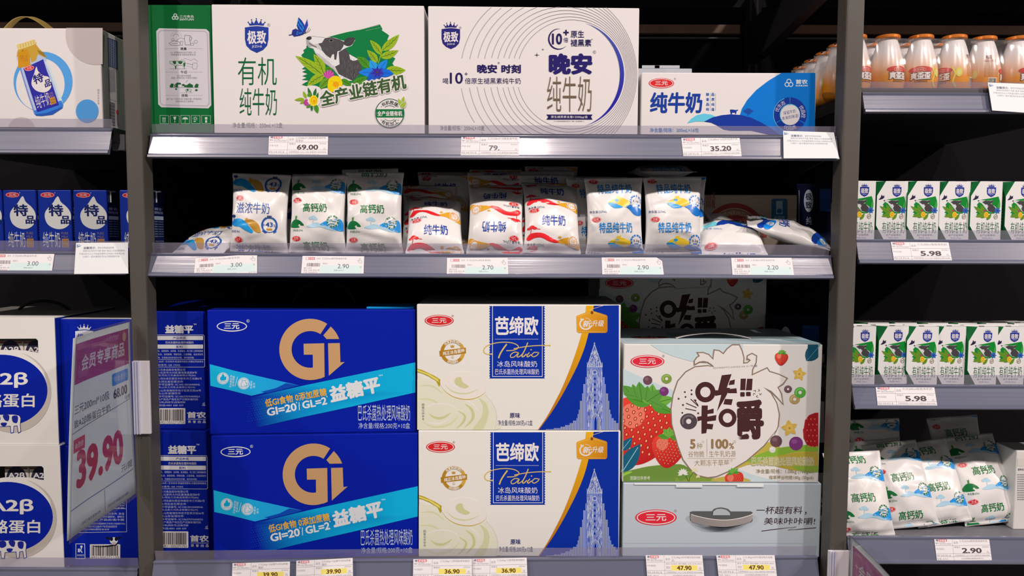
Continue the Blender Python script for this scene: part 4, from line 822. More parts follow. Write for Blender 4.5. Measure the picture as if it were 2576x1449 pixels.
def art_prisma():   # the white and green one-portion cartons of the right bay
    a = Art(2100, 420, 4.83); G = (16, 110, 52)
    shield(a, 757, 298, .43, (38, 52, 140))
    a.poly([(535, 395), (560, 368), (572, 332), (585, 352), (606, 340), (602, 372), (585, 385), (560, 394)], (46, 36, 66)); a.line([(590, 375), (612, 368)], 2.5, (46, 36, 66))
    a.poly([(636, 392), (740, 375), (845, 352), (852, 370), (862, 400), (866, 470), (850, 530), (800, 560), (740, 560), (640, 575), (585, 580), (604, 560), (580, 545), (600, 530), (575, 505), (600, 470), (592, 450), (612, 425)], (18, 128, 46))
    a.poly([(600, 400), (628, 394), (700, 402), (745, 405), (780, 395), (786, 410), (765, 428), (772, 450), (820, 480), (828, 520), (790, 548), (735, 540), (690, 490), (650, 440), (612, 420)], (210, 200, 198))
    a.poly([(650, 420), (690, 402), (750, 408), (785, 396), (784, 415), (755, 440), (720, 470), (715, 450), (690, 450)], (70, 64, 66)); a.poly([(735, 450), (765, 440), (815, 490), (826, 520), (790, 548), (735, 535), (715, 500)], (70, 64, 66)); a.ell(607, 404, 9, 7, (50, 46, 48), n=12)
    for p, q, w in (((690, 570), (552, 470), 46), ((690, 560), (632, 452), 44), ((680, 570), (580, 600), 44), ((700, 585), (640, 612), 36), ((715, 640), (770, 560), 40)): a.leaf(p, q, w, (104, 140, 40), (50, 90, 30))
    a.leaf((850, 520), (862, 400), 30, (70, 150, 70), (40, 100, 40)); flower(a, 838, 525, 42, 7, (44, 96, 170), (50, 50, 120)); a.ell(690, 525, 18, 14, (160, 70, 90), n=14)
    a.ell(706, 575, 28, 36, (238, 184, 50)); a.ring(706, 576, 16, 20, 6, (196, 130, 30)); a.ring(822, 598, 24, 30, 5, (120, 100, 70)); a.ell(822, 598, 12, 14, (190, 170, 140), n=14); a.line([(812, 600), (832, 590)], 4, (110, 80, 60))
    a.text('有机纯牛奶', 592, 662, 866, 800, (30, 96, 56), -.008); a.text('全产业链有机', 640, 812, 826, 834, (130, 136, 132), .01); a.text('净含量 200mL', 668, 846, 800, 868, (176, 170, 176))
    return a
# ================================================================ shelving
WALLY = 0.56
def rail_plane(yb_px, xm, Yb, tilt=math.radians(19.5)):
    p0 = P(xm, yb_px, Yb); n = np.array([0, -math.cos(tilt), math.sin(tilt)]); return p0, n
SH = {}
def shelf(key, label, xl, xr, yT, yB, yR, ydeck, Yb=-0.035, xm=None, swing=0.0, deck_mat=None, notch=False, full=True, tilt=19.5):
    """swing: how much nearer the left end of the front edge stands than the right end"""
    xm = xm if xm is not None else (max(xl, 0) + min(xr, 2576)) / 2
    p0, n = rail_plane(yB, xm, Yb, math.radians(tilt)); top = hit(xm, yT, p0, n); zb, zt = p0[2], top[2]; yb_, yt_ = p0[1], top[1]
    ZD = float(P(xm, ydeck, 0.02)[2]); X0 = float(hit(xl, (yT + yB) / 2, p0, n)[0]); X1 = float(hit(xr, (yT + yB) / 2, p0, n)[0])
    root = empty('shelf', (float((X0 + X1) / 2), 0.2, ZD)); tag(root, label, 'shelf', 'display shelves'); org = np.array(root.location)
    ys = (-swing, 0.0)
    th = 0.004
    prof = [(yt_ - 0.001, zt + 0.003), (yt_ - 0.0035, zt + 0.0015), (yt_ - 0.0025, zt - 0.0025), (yb_ + .0012, zb + 0.0075), (yb_ - 0.0025, zb + 0.005), (yb_ - 0.0035, zb + 0.0015), (yb_ - 0.001, zb - 0.0008), (yb_ + th, zb - 0.0008), (yb_ + th + 0.002, zb + 0.006), (yt_ + th, zt - 0.002), (yt_ + th, zt + 0.003)]
    mk('price_rail', [prism(prof, X0, X1, y_shift=ys)], M_RAIL, root, org)
    yd0 = yb_ + 0.012; 
    dk = [prism([(yt_ + th, ZD - 0.002), (yt_ + th, ZD), (0.556, ZD), (0.556, ZD - 0.024), (yd0, ZD - 0.024), (yd0, ZD - 0.010)], X0, X1)]
    V = dk[0][0]; n6 = 6; V[0, 1] -= swing; V[1, 1] -= swing; V[4, 1] -= swing; V[5, 1] -= swing
    mk('deck', dk, deck_mat or M_DDECK, root, org)
    if yR is not None:
        zr = float(P(xm, yR, yt_ + 0.002)[2]); yy = yt_ + 0.0045
        bmx = 0.012
        pr = [(yy, zt - 0.002), (yy - 0.003, zr), (yy - 0.002, zr), (yy + 0.001, zt - 0.002)]
        pc = prism(pr, X0 + 0.001, X1 - 0.001, y_shift=ys); mk('clear_riser', [pc], M_CLEAR, root, org)
    for X in (X0 + 0.004, X1 - 0.004):
        if -1.0 < X < 1.0:
            br = [(0.01, ZD - 0.024), (0.53, ZD - 0.024), (0.53, ZD - 0.085), (0.42, ZD - 0.085), (0.05, ZD - 0.045), (0.01, ZD - 0.040)]
            mk('bracket', [prism(br, X - 0.002, X + 0.002)], M_BLACK, root, org)
    SH[key] = dict(p0=p0, n=n, ZD=ZD, yt=yt_, yb=yb_, X0=X0, X1=X1, swing=swing, zt=zt, zb=zb)
    return SH[key]

shelf('c1', 'grey shelf of the middle bay holding the large white milk cartons', 376, 2107, 344.5, 400, 315, 344, tilt=18.3)
shelf('c2', 'grey shelf of the middle bay holding the upright and slumped milk pouches', 373, 2092, 643.5, 698.5, 613, 641, tilt=20.8)
shelf('c3', 'grey bottom shelf of the middle bay under the blue and cream yogurt cartons', 404, 2058, 1400, 1458, 1371, 1392, swing=0.03)
shelf('l1', 'grey shelf end in the left bay under the white gift carton with ribbon', -320, 278, 328, 387, 299, 328, xm=200)
shelf('l2', 'grey shelf end in the left bay under the small dark blue milk cartons', -320, 322, 638, 690, 606, 633, xm=200)
shelf('l3', 'grey bottom shelf end in the left bay under the white window cartons', -320, 344, 1433, 1492, 1403, 1427, xm=200)
shelf('r1', 'grey shelf end in the right bay under the orange and white bottles', 2172, 2880, 238, 284.5, 206, 233, xm=2380)
shelf('r2', 'grey shelf end in the right bay under the upper row of green cartons', 2157, 2880, 607, 664, 579, 605, xm=2380)
shelf('r3', 'grey shelf end in the right bay under the lower row of green cartons', 2146, 2880, 973, 1029, 943, 966, xm=2380)
shelf('r4', 'grey bottom shelf end in the right bay under the leaning milk pouches', 2134, 2880, 1354, 1418, None, 1347, xm=2380, deck_mat=M_DECK)

_l1 = [o for o in bpy.data.objects if o.get('label', '').startswith('grey shelf end in the left bay under the white gift')][0]
e0, e1 = P(282, 378, .004), P(312, 338, .004)
mk('end_plate', [box(float(e0[0]), float(e1[0]), .004, .06, float(e0[2]), float(e1[2]), .001)], M_DECK, _l1, np.array(_l1.location))
# uprights between the bays
def upright(xl, xr, label):
    a = P(xl, 0, -0.044)[0]; b = P(xr, 0, -0.044)[0]; X0, X1 = float(a), float(b)
    r = empty('shelf_post', ((X0 + X1) / 2, 0.0, 0.0)); tag(r, label, 'shelf post', 'uprights between the bays'); o = np.array(r.location)
    mk('upright', [box(X0, X1, -0.044, -0.006, 0.0, 2.15, 0.003)], M_POST, r, o)
    bk = [box(X0 - 0.004, X1 + 0.004, 0.50, 0.545, 0.0, 2.15, 0.002)]
    mk('back_upright', bk, M_BLACK, r, o)
    for s in (-1, 1): mk('slot_strip', [box((X0 + X1) / 2 + s * 0.008 - 0.003, (X0 + X1) / 2 + s * 0.008 + 0.003, 0.4985, 0.5005, 0.5, 2.0, 0)], M_STRING, r, o)
    mk('top_arm', [prism([(0.0, 1.76), (0.5, 1.76), (0.5, 1.665), (0.40, 1.665), (0.0, 1.70)], X0 + .004, X1 - .004)], M_BLACK, r, o)
    mk('base_foot', [box(X0 - 0.01, X1 + 0.01, -0.03, 0.55, 0.0, 0.06, 0.004)], M_BLACK, r, o)
    return X0, X1
LX0, LX1 = upright(304, 347, 'left grey steel upright between the blue cartons, carrying a price sign')
RX0, RX1 = upright(2131, 2177, 'right grey steel upright beside the orange and white bottles')

def struct(name, pieces, mat):
    o = mk(name, pieces, mat, origin=pieces[0][0].mean(0)); o['kind'] = 'structure'; return o
struct('floor', [box(-3.0, 3.0, -3.2, 1.0, -0.05, 0.0, 0)], M_FLOOR)
struct('wall_back', [box(-2.2, 2.2, WALLY, WALLY + 0.02, 0.0, 2.15, 0)], M_BACK)
zt0, zt1 = float(P(1800, 82, 0.54)[2]), float(P(1800, 60, 0.54)[2])
struct('trim_1', [box(-2.2, 2.2, 0.545, 0.56, zt0, zt1, 0.001)], M_WOOD)
struct('trim_2', [box(-2.2, 2.2, 0.548, 0.56, zt0 - 0.012, zt0 - 0.009, 0), box(-2.2, 2.2, 0.55, 0.56, zt0 - 0.10, zt0 - 0.098, 0)], M_DECK)
for X0_, X1_, lb in ((LX1 + .002, RX0 - .002, 'dark top shelf board above the large white milk cartons'), (RX1 + .002, RX1 + 1.0, 'dark top shelf board above the orange and white bottles'), (LX0 - 1.0, LX0 - .002, 'dark top shelf board above the gift carton with ribbon')):
    tp = empty('shelf', ((X0_ + X1_) / 2, 0.3, 1.84)); tag(tp, lb, 'shelf', 'display shelves')
    mk('deck', [box(X0_, X1_, 0.14, 0.54, 1.84, 1.868, 0.001)], M_BLACK, tp, np.array(tp.location))
    mk('back_rail', [box(X0_, X1_, 0.50, 0.544, 1.795, 1.84, 0.001)], M_BLACK, tp, np.array(tp.location))

# ================================================================ cartons
def carton(name, label, cat, xl, xr, yb, yt, YL, YR, depth, col, art=None, Z=None, group=None, mat=None, bev=0.0016, sides=None, back=True, hole=None, extra=()):
    """front face stands on the shelf between two photo columns; returns the root Empty and its local frame"""
    A_, B_ = P(xl, yb, YL), P(xr, yb, YR)
    if Z is None: Z = (A_[2] + B_[2]) / 2
    ex = B_ - A_; ex[2] = 0; W = float(np.linalg.norm(ex)); ex = ex / W; ez = np.array([0, 0, 1.0]); ey = np.cross(ez, ex)
    o = np.array([(A_[0] + B_[0]) / 2, (A_[1] + B_[1]) / 2, Z]); c = o + ey * depth / 2
    xm = (xl + xr) / 2; H = float(hit(xm, yt, o, -ey)[2] - Z)
    R = np.stack([ex, ey, ez], 1); yaw = math.atan2(ex[1], ex[0])
    root = empty(name, c, yaw); tag(root, label, cat, group)
    def loc(V): return (V - c) @ R
    if hole is None: pcs = [box(-W / 2, W / 2, -depth / 2, depth / 2, 0, H, bev, ph(col))]
    else:
        hp = loc(hit(np.array([p[0] for p in hole]), np.array([p[1] for p in hole]), o, -ey)); y0, y1 = -depth / 2, depth / 2; w = W / 2
        out = [(-w, 0), (w, 0), (w, H), (-w, H)]; hl = [(p[0], p[2]) for p in hp]
        tri = tessellate_polygon([[Vector((*p, 0)) for p in out], [Vector((*p, 0)) for p in hl]]); fl = out + hl
        pcs = [piece([(x, y0, z) for x, z in fl], tri, ph(col)), piece([(x, y0 + .0012, z) for x, z in fl], tri, ph(col))]
        V = [(-w, y0, 0), (w, y0, 0), (w, y0, H), (-w, y0, H), (-w, y1, 0), (w, y1, 0), (w, y1, H), (-w, y1, H)]
        pcs.append(piece(V, [(0, 4, 5, 1), (3, 2, 6, 7), (0, 3, 7, 4), (1, 5, 6, 2), (4, 7, 6, 5)], ph(col)))
        nh = len(hl); pcs.append(piece([(x, y0, z) for x, z in hl] + [(x, y0 + .0012, z) for x, z in hl], [(i, (i + 1) % nh, nh + (i + 1) % nh, nh + i) for i in range(nh)], ph(col)))
    if sides:   # faces printed differently or with dimness painted in: right / left / top
        e = 0.0004; y0, y1 = -depth / 2 + bev, depth / 2 - bev; w = W / 2
        for k, cc in sides.items():
            cc = ph(cc)
            if k == 'right': pcs.append(piece([(w + e, y0, bev), (w + e, y1, bev), (w + e, y1, H - bev), (w + e, y0, H - bev)], [(0, 1, 2, 3)], cc))
            if k == 'left': pcs.append(piece([(-w - e, y0, bev), (-w - e, y1, bev), (-w - e, y1, H - bev), (-w - e, y0, H - bev)], [(3, 2, 1, 0)], cc))
            if k == 'top': pcs.append(piece([(-w + bev, y0, H + e), (w - bev, y0, H + e), (w - bev, y1, H + e), (-w + bev, y1, H + e)], [(0, 1, 2, 3)], cc))
    for a in ([art] if art is not None and not isinstance(art, (list, tuple)) else (art or [])):
        V, F, C = a.on_plane(o, -ey); pcs.append([loc(V), F, C])
    for a, (pp, nn) in extra:
        V, F, C = a.on_plane(c + R @ np.array(pp(W, H, depth)), R @ np.array(nn)); pcs.append([loc(V), F, C])
    body = mk('body', pcs, mat or M_CARD, root)
    return root, dict(W=W, H=H, D=depth, c=c, R=R, o=o, body=body, yaw=yaw, Z=Z)
CW = (226, 210, 206)
Zc1, Zc2, Zc3 = SH['c1']['ZD'], SH['c2']['ZD'], SH['c3']['ZD']
GRP = 'large cartons on the top shelf'
carton('milk_carton', 'green carton turned end-on with a pale framed panel, left of the cow carton', 'carton', 381, 537, 342, 12, 0.022, 0.022, 0.30, (14, 104, 50), art_green_end(), Z=Zc1, group=GRP)
carton('milk_carton', 'white carton with cow, green brush field and butterfly', 'carton', 539, 1068, 344, 12.5, 0.016, 0.020, 0.20, CW, art_organic(), Z=Zc1, group=GRP)
carton('milk_carton', 'white carton with thin concentric circles and a blue crescent', 'carton', 1078, 1604, 344, 17.5, 0.018, 0.026, 0.20, CW, art_night(), Z=Zc1, group=GRP)
carton('milk_carton', 'low white and blue milk carton with hill drawing, right of the circle carton', 'carton', 1612, 2050, 344, 183, 0.022, 0.022, 0.12, CW, art_pure(), Z=Zc1, group=GRP)
rb, fb = carton('milk_carton', 'grey-white carton just showing its notched top behind the low blue carton', 'carton', 1600, 1738, 338, 172, 0.19, 0.19, 0.20, (206, 200, 204), None, Z=Zc1, group=GRP)
mk('top_flap', [box(-fb['W'] / 2 + .01, -fb['W'] / 2 + .045, -fb['D'] / 2, -fb['D'] / 2 + .002, fb['H'], fb['H'] + .006, .0005, ph((206, 200, 204))), box(-.02, .03, -fb['D'] / 2, -fb['D'] / 2 + .002, fb['H'], fb['H'] + .006, .0005, ph((206, 200, 204)))], M_CARD, rb)

# gift carton with ribbon (left bay)
def gift_side(F):
    return None
ga = art_gift(); gs = Art(0, 0, 3.622); gs.clip = None; DKB = (60, 64, 96)
gs.poly([(978, 340), (1068, 375), (1070, 630), (985, 600)], DKB)
for k in range(4): gs.line([(990 + 20 * k, 350 + 8 * k), (994 + 20 * k, 600 + 7 * k)], 3, (150, 146, 160))
for k in range(16): gs.line([(982, 362 + 15 * k), (1066, 392 + 15 * k)], 2, (150, 146, 160))
for k in range(6): gs.line([(985 + 11 * k, 632), (992 + 11 * k, 840)], 3.5, (120, 116, 130))
gs.line([(980, 610), (1078, 640), (1080, 930), (992, 900), (980, 610)], 2, (120, 116, 130))
for k in range(22): gs.line([(992, 930 + 9.5 * k), (1046, 946 + 9.5 * k)], 3 if k % 3 else 5, (70, 66, 80))
gs.ell(1066, 1020, 9, 22, (176, 60, 60), n=16); gs.line([(1066, 1050), (1072, 1140)], 8, (120, 90, 100))
rg, fg = carton('gift_carton', 'white gift carton printed with a leaning milk bottle, under a gold ribbon', 'carton', -118, 260, 327, 70.5, 0.018, 0.018, 0.17, CW, ga, Z=SH['l1']['ZD'], sides={'right': (170, 156, 158)}, extra=[(gs, (lambda W, H, D: (W / 2 + .0006, 0, 0), (1, 0, 0)))])  # right side of the white board is greyer, its dimness painted in
pl = [hit(x, y, fg['o'] + np.array([0, 0.085, 0]), (0, 1, 0)) for x, y in ((6, 92), (22, 68), (44, 48), (70, 42), (98, 52), (126, 72), (150, 92))]
loc_ = lambda V: (np.asarray(V) - fg['c']) @ fg['R']
mk('ribbon_handle', [ribbon(smooth_pts([loc_(p) for p in pl], 6), (0, 0.011, 0.003), 0.0008)], M_RIBBON, rg)

# bottom shelf, middle bay
BL = (4, 28, 152)
r1, fgi = carton('yogurt_carton', 'blue carton with large copper letters, upper of the two stacked', 'carton', 528, 1046, 1089.5, 779, -0.010, 0.014, 0.20, BL, art_gi(), group='blue yogurt cartons with copper letters', sides={'top': (6, 26, 120)})
# the lower one carries the same print and stands right on the shelf
HG = fgi['H']; ztop = fgi['Z']
Hlow = ztop - Zc3 - 0.0006
c2 = fgi['c'].copy(); 
hp = [(-.060, -.05), (-.05, -.02), (-.03, .004), (0, .014), (.03, .004), (.05, -.02), (.060, -.05)]
mk('carry_cord', [strip_tube([(x * 1.1, 0.02, HG + .03 + z) for x, z in smooth_pts(hp, 5)], 0.0022)], M_STRING, r1)
mk('top_flap', [box(fgi['W'] * .26, fgi['W'] * .49, -.09, -.02, HG + .0006, HG + .004, .0005, ph((20, 150, 214)))], M_CARD, r1)
r1b = dup(r1, (c2[0] + 0.004, c2[1] - 0.006, Zc3), fgi['yaw'], 'blue carton with large copper letters, lower one standing on the shelf')
for ch in list(r1b.children):
    if not ch.name.startswith('body'): bpy.data.objects.remove(ch)
    else: ch.scale.z = Hlow / HG
re_, fe = carton('yogurt_carton', 'blue carton turned end-on with ingredient lines and barcode, upper of two', 'carton', 340, 518, 1090, 783, 0.028, 0.024, 0.30, (8, 30, 142), art_end(), group='blue cartons turned end-on', Z=ztop)
reb = dup(re_, (fe['c'][0] + .004, fe['c'][1] - .010, Zc3), fe['yaw'], 'blue carton turned end-on with ingredient lines, lower one on the shelf')
for ch in reb.children: ch.scale.z = Hlow / fe['H']
rp, fp = carton('yogurt_carton', 'cream and blue carton with spoon and church tower, upper of the two stacked', 'carton', 1050, 1558, 1082, 766, 0.008, 0.010, 0.20, (230, 218, 208), art_patio(), group='cream and blue yogurt cartons', sides={'top': (220, 208, 200)})
Hp = fp['Z'] - Zc3 - 0.0006
rpb = dup(rp, (fp['c'][0] + .002, fp['c'][1] - .002, Zc3), fp['yaw'], 'cream and blue carton with spoon and church tower, lower one on the shelf')
for ch in rpb.children: ch.scale.z = Hp / fp['H']
mk('carry_cord', [strip_tube([(x * .9 - .01, 0.0, fp['H'] + .004 + (z + .05) * .3) for x, z in smooth_pts(hp, 5)], 0.0018)], M_STRING, rp)

# strawberry cartons: the lower one lies on its back edge showing the lid
LIDC = (188, 190, 196)
rl, fl = carton('cereal_yogurt_carton', 'pale grey carton lying with its carry handle to the front, under the strawberry carton', 'carton', 1566, 2062, 1390, 1216, 0.008, 0.008, 0.235, LIDC, art_kaka_lid(), Z=Zc3, group='strawberry cereal cartons')
def lidpt(x, y, d=0.0):
    V = hit(1540 + x / 3.543, 1040 + y / 3.543, fl['o'], (0, -1, 0)); q = (V - fl['c']) @ fl['R']; return np.array([q[0], q[1] + d, q[2]])
slot = [(693, 876), (720, 870), (890, 870), (905, 850), (935, 840), (970, 836), (1005, 842), (1035, 852), (1055, 872), (1235, 872), (1250, 880), (1250, 955), (1240, 966), (1195, 970), (1120, 1000), (1040, 1016), (960, 1020), (880, 1006), (800, 975), (710, 966), (694, 950)]
sp = [lidpt(*p) for p in slot]; tri = tessellate_polygon([[Vector((p[0], p[2], 0)) for p in sp]])
mk('recess_shade', [piece([(p[0], p[1] - .0008, p[2]) for p in sp], tri, ph((92, 90, 90)))], M_CARD, rl)  # flat grey patch paints the shade inside the handle slot
tabp = [(895, 905), (900, 870), (930, 850), (970, 846), (1015, 856), (1045, 880), (1050, 905)]
tp_ = [lidpt(*p) for p in tabp]; tr_ = tessellate_polygon([[Vector((p[0], p[2], 0)) for p in tp_]])
mk('push_tab', [piece([(p[0], p[1] - .0016, p[2]) for p in tp_], tr_, ph((178, 178, 180)))], M_CARD, rl)
hb = [lidpt(x, y, -d) for x, y, d in ((700, 925, .001), (730, 930, .006), (850, 945, .013), (975, 950, .016), (1100, 942, .013), (1215, 926, .006), (1248, 920, .001))]
mk('carry_handle', [ribbon(smooth_pts(hb, 5), (0, -.003, .0072), 0.0016)], M_STRAP, rl)
fz = fl['H']
mk('tuck_flap', [box(lidpt(205, 0)[0], lidpt(1365, 0)[0], -fl['D'] / 2 - .0016, -fl['D'] / 2, fz - .003, fz + .0, .0003, ph((222, 220, 216))), box(lidpt(580, 0)[0], lidpt(815, 0)[0], -fl['D'] / 2 - .0022, -fl['D'] / 2, fz - .0075, fz - .003, .0003, ph((216, 214, 212))), box(lidpt(1125, 0)[0], lidpt(1365, 0)[0], -fl['D'] / 2 - .0022, -fl['D'] / 2, fz - .0065, fz - .003, .0003, ph((216, 214, 212)))], M_CARD, rl)
Zk = Zc3 + fl['H'] + 0.001
tl = Art(1490, 680, 3.449); logo(tl, 495, 583, 160, 14, (120, 30, 40)); tl.poly([(1850, 600), (1985, 634), (1700, 610), (1640, 600)], (150, 180, 186))
rk, fk = carton('cereal_yogurt_carton', 'strawberry carton with big brown letters in a white splash, front one on the grey carton', 'carton', 1565.5, 2059, 1213, 866, 0.010, 0.010, 0.235, (226, 214, 208), art_kaka(), Z=Zk, group='strawberry cereal cartons', sides={'top': (188, 196, 200)}, extra=[(tl, (lambda W, H, D: (0, 0, H + .0003), (0, 0, 1)))])
zt_ = fk['H']
mk('handle_panel', [box(-.075, .06, -.03, .03, zt_ + .0006, zt_ + .0016, .0003, ph((150, 152, 156)))], M_CARD, rk)
mk('carry_handle', [ribbon(smooth_pts([(x, -.045, zt_ + .0015 + z) for x, z in ((-.07, 0), (-.045, .006), (0, .010), (.045, .006), (.07, 0))], 5), (0, .006, 0), .0015)], M_STRAP, rk)
xb_ = float(P(1716, 850, .27)[0])
rkb = dup(rk, (xb_, .27 + .1175, Zc3), 0, 'strawberry carton hidden at the back of the bottom shelf, carrying the shadowed one')
rk2 = dup(rk, (xb_, .27 + .1175, Zc3 + fk['H'] + .010), 0, 'strawberry carton standing in deep shadow behind the front one')
# dark cartons at the back right
def dark_box(label, xl, xr, yb, yt, Y, depth, Z, side=None, sc=1.0):
    a = Art(0, 0, 1); W = (190, 190, 200); w, h = xr - xl, yb - yt
    a.line([(xl + .1 * w, yt + .1 * h), (xl + .1 * w, yt + .95 * h)], 1.4, W)
    a.ell(xl + .34 * w, yt + .26 * h, .12 * w, .17 * h, W); 
    for k, ch in enumerate('极致'): a.text(ch, xl + .26 * w, yt + (.14 + .13 * k) * h, xl + .42 * w, yt + (.25 + .13 * k) * h, (20, 24, 60), .02)
    for k, ch in enumerate('纯牛奶'): a.text(ch, xl + .28 * w, yt + (.5 + .15 * k) * h, xl + .42 * w, yt + (.62 + .15 * k) * h, W)
    a.rect(xl + .62 * w, yt + .08 * h, xl + .9 * w, yt + .42 * h, (40, 80, 150)); a.rect(xl + .9 * w, yt + .3 * h, xl + .99 * w, yt + .98 * h, (200, 190, 180))
    return carton('milk_carton', label, 'carton', xl, xr, yb, yt, Y, Y, depth, (14, 18, 46), a, Z=Z)
dark_box('dark navy carton standing at the back right of the pouch shelf', 2000, 2100, 628, 462, 0.20, 0.2, Zc2)
dark_box('dark navy carton at the back right of the bottom shelf, under its stack', 1925, 2072, 1350, 1120, 0.245, 0.2, Zc3)
zz = P(2000, 1120, .245)[2]
dark_box('dark navy carton on top of its stack beside the shadowed strawberry carton', 1925, 2075, 1120, 792, 0.25, 0.2, float(zz) + .001)
ca = Art(1440, 380, 3.68); RD = (170, 66, 58)
ca.clip = (1182, 405, 2062, 900)
ca.ring(1500, 800, 300, 318, 44, RD, 180, 360); ca.ring(1500, 800, 252, 262, 10, (150, 104, 84), 180, 360); ca.poly([(1290, 760), (1330, 660), (1400, 610), (1500, 590), (1600, 610), (1670, 660), (1710, 760), (1710, 900), (1290, 900)], (150, 56, 50), sm=0)
for k in range(8):
    an = math.radians(195 + 21 * k); x, y = 1500 + 215 * math.cos(an), 800 + 222 * math.sin(an); ca.line([(x - 26, y + 24), (x - 26, y - 24), (x + 26, y - 24), (x + 26, y + 12), (x - 6, y + 12), (x - 6, y - 4)], 9, (190, 120, 90))
ca.ring(1700, 690, 120, 110, 6, (150, 104, 84)); ca.text('三元', 1240, 410, 1286, 450, RD, .02); ca.textq('SANYUAN', (1292, 530), (1292, 385), (1322, 530), RD, .02); 
for k in range(4): ca.line([(1246 + 18 * k, 455), (1246 + 18 * k, 520)], 5, RD)
ca.rect(1842, 442, 1990, 640, (52, 106, 150), 20); ca.rect(1885, 462, 1945, 585, (170, 190, 200)); ca.text('无菌砖', 1865, 600, 1966, 632, (200, 205, 205), .01); ca.ell(1915, 555, 24, 22, (52, 106, 150))
carton('milk_carton', 'brown carton with a red arch print standing behind the lying pouches', 'carton', 1763, 2002, 626, 490, 0.17, 0.17, 0.2, (196, 168, 150), ca, Z=Zc2)

# left bay, bottom shelf: window cartons and end-on cartons
Zl3 = SH['l3']['ZD']
hole = [(x / 1.988, 720 + y / 1.988) for x, y in [(-200, 264), (180, 262), (190, 272), (192, 334), (172, 332), (130, 322), (60, 318), (0, 330), (-60, 350), (-200, 350)]]
ra, fa = carton('milk_carton', 'white window carton with blue disc, upper of the two stacked', 'carton', -150, 148, 1118, 798, 0.012, 0.012, 0.21, (228, 214, 206), art_a2(0, 0), hole=hole, sides={'right': (10, 34, 140)}, group='white window cartons')
rab = dup(ra, (fa['c'][0] + .003, fa['c'][1] - .003, Zl3), 0, 'white window carton with blue disc, lower one standing on the shelf')
for ch in rab.children: ch.scale.z = (fa['Z'] - Zl3 - .0006) / fa['H']
sm_ = np.array([(x, y) for x, y in smooth_pts([(0, 0)], 1)]) if False else None
mk('carry_cord', [strip_tube([(x * .9 + .005, .03, fa['H'] + .012 + z * .4) for x, z in smooth_pts(hp, 5)], 0.003)], M_STRING, ra)
for lvl, (dz, dxx, lab) in enumerate(((fa['Z'], 0, 'upper'), (Zl3, .003, 'lower'))):
    for k, (cx, word) in enumerate(((30, 'middle'), (93, 'right-hand'))):
        p = P(cx, 880, .03); w2, h2 = .022, .05
        aa = Art(0, 0, 1); 
        r = empty('milk_pack', (float(p[0]) + dxx, fa['c'][1] - fa['D'] / 2 + .030 - (.003 if lvl else 0), float(fa['Z'] if not lvl else dz) + .0012)); tag(r, 'small %s milk pack behind the window of the %s white carton' % ('brown and white' if True else '', lab) if False else '%s small pack seen through the window of the %s white carton' % (word, lab), 'milk pack', 'packs inside the window cartons')
        HH = fa['H'] * .80
        pc = [box(-w2, w2, -.015, .015, 0, HH, .002, ph((214, 196, 182)))]
        q = Art(0, 0, 1); q.ell(0, 0, 19, 26, (50, 46, 66)); q.text('A2β', -15, -14, 15, -1, (226, 210, 206), .03); q.text('酪蛋白', -11, 2, 11, 8, (226, 210, 206), .01); V, F, C = q.arrays()
        pc.append([np.stack([V[:, 0] * .001, np.full(len(V), -.0154) - V[:, 2] * 2e-5, HH - .024 - V[:, 1] * .001], 1), F, C])
        q = Art(0, 0, 1); q.rect(-21, -3, 21, 0, (120, 70, 50)); V, F, C = q.arrays(); pc.append([np.stack([V[:, 0] * .001, np.full(len(V), -.0154), HH - .001 + V[:, 1] * .001], 1), F, C])
        mk('body', pc, M_CARD, r)
carton('milk_carton', 'blue carton turned end-on behind the hanging price sign, upper of two', 'carton', 161, 340, 1119, 803, 0.026, 0.026, 0.26, (8, 32, 150), art_blue_end(False), group='blue end-on cartons in the left bay', sides={'top': (226, 214, 208)})
carton('milk_carton', 'blue carton turned end-on with cow and barcode, lower one on the shelf', 'carton', 167, 350, 1427, 1121, 0.024, 0.024, 0.26, (8, 32, 150), art_blue_end(True), Z=Zl3, group='blue end-on cartons in the left bay')

# ================================================================ one-portion cartons
def local_face(a, x0, x1, y0, y1, W, H, yf, nrm='-y', xf=0.0):
    V, F, C = a.arrays(); V = V.copy(); X = (V[:, 0] - x0) / (x1 - x0) - .5; Zz = (y1 - V[:, 1]) / (y1 - y0) * H; d = .0003 + V[:, 2] * a.eps
    if nrm == '-y': return [np.stack([X * W, yf - d, Zz], 1), F, C]
    return [np.stack([xf + d, X * W, Zz], 1), F, C]
dw, dh, dd = .0600, .1105, .042
pcs = [box(-dw / 2, dw / 2, -dd / 2, dd / 2, 0, dh, .0022, ph((10, 44, 150)))]
da = art_drop(); pcs.append(local_face(da, 380 + 410 / 4.262 - 380 + 0, 778 / 4.262, 380 + 405 / 4.262, 380 + 1080 / 4.262, dw, dh, -dd / 2) if False else local_face(da, 410 / 4.262, 778 / 4.262, 380 + 405 / 4.262, 380 + 1080 / 4.262, dw, dh, -dd / 2))
sa = art_drop_side(0, 100, 0, 260); pcs.append(local_face(sa, 0, 100, 0, 260, dd, dh, 0, '+x', dw / 2))
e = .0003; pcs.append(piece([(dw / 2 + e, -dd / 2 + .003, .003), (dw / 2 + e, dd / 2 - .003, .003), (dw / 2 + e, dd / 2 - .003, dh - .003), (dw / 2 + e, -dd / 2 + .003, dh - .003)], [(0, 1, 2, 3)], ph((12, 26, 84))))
Zl2 = SH['l2']['ZD']
DR = 'dark blue cartons on the left shelf'
proto = empty('milk_carton', (0, 0, 0)); mk('body', pcs, M_FOIL, proto)
fold = [box(-dw / 2 + .001, dw / 2 - .001, -.002, .002, dh, dh + .0012, .0004, ph((10, 44, 150)))]
mk('top_seam', fold, M_FOIL, proto)
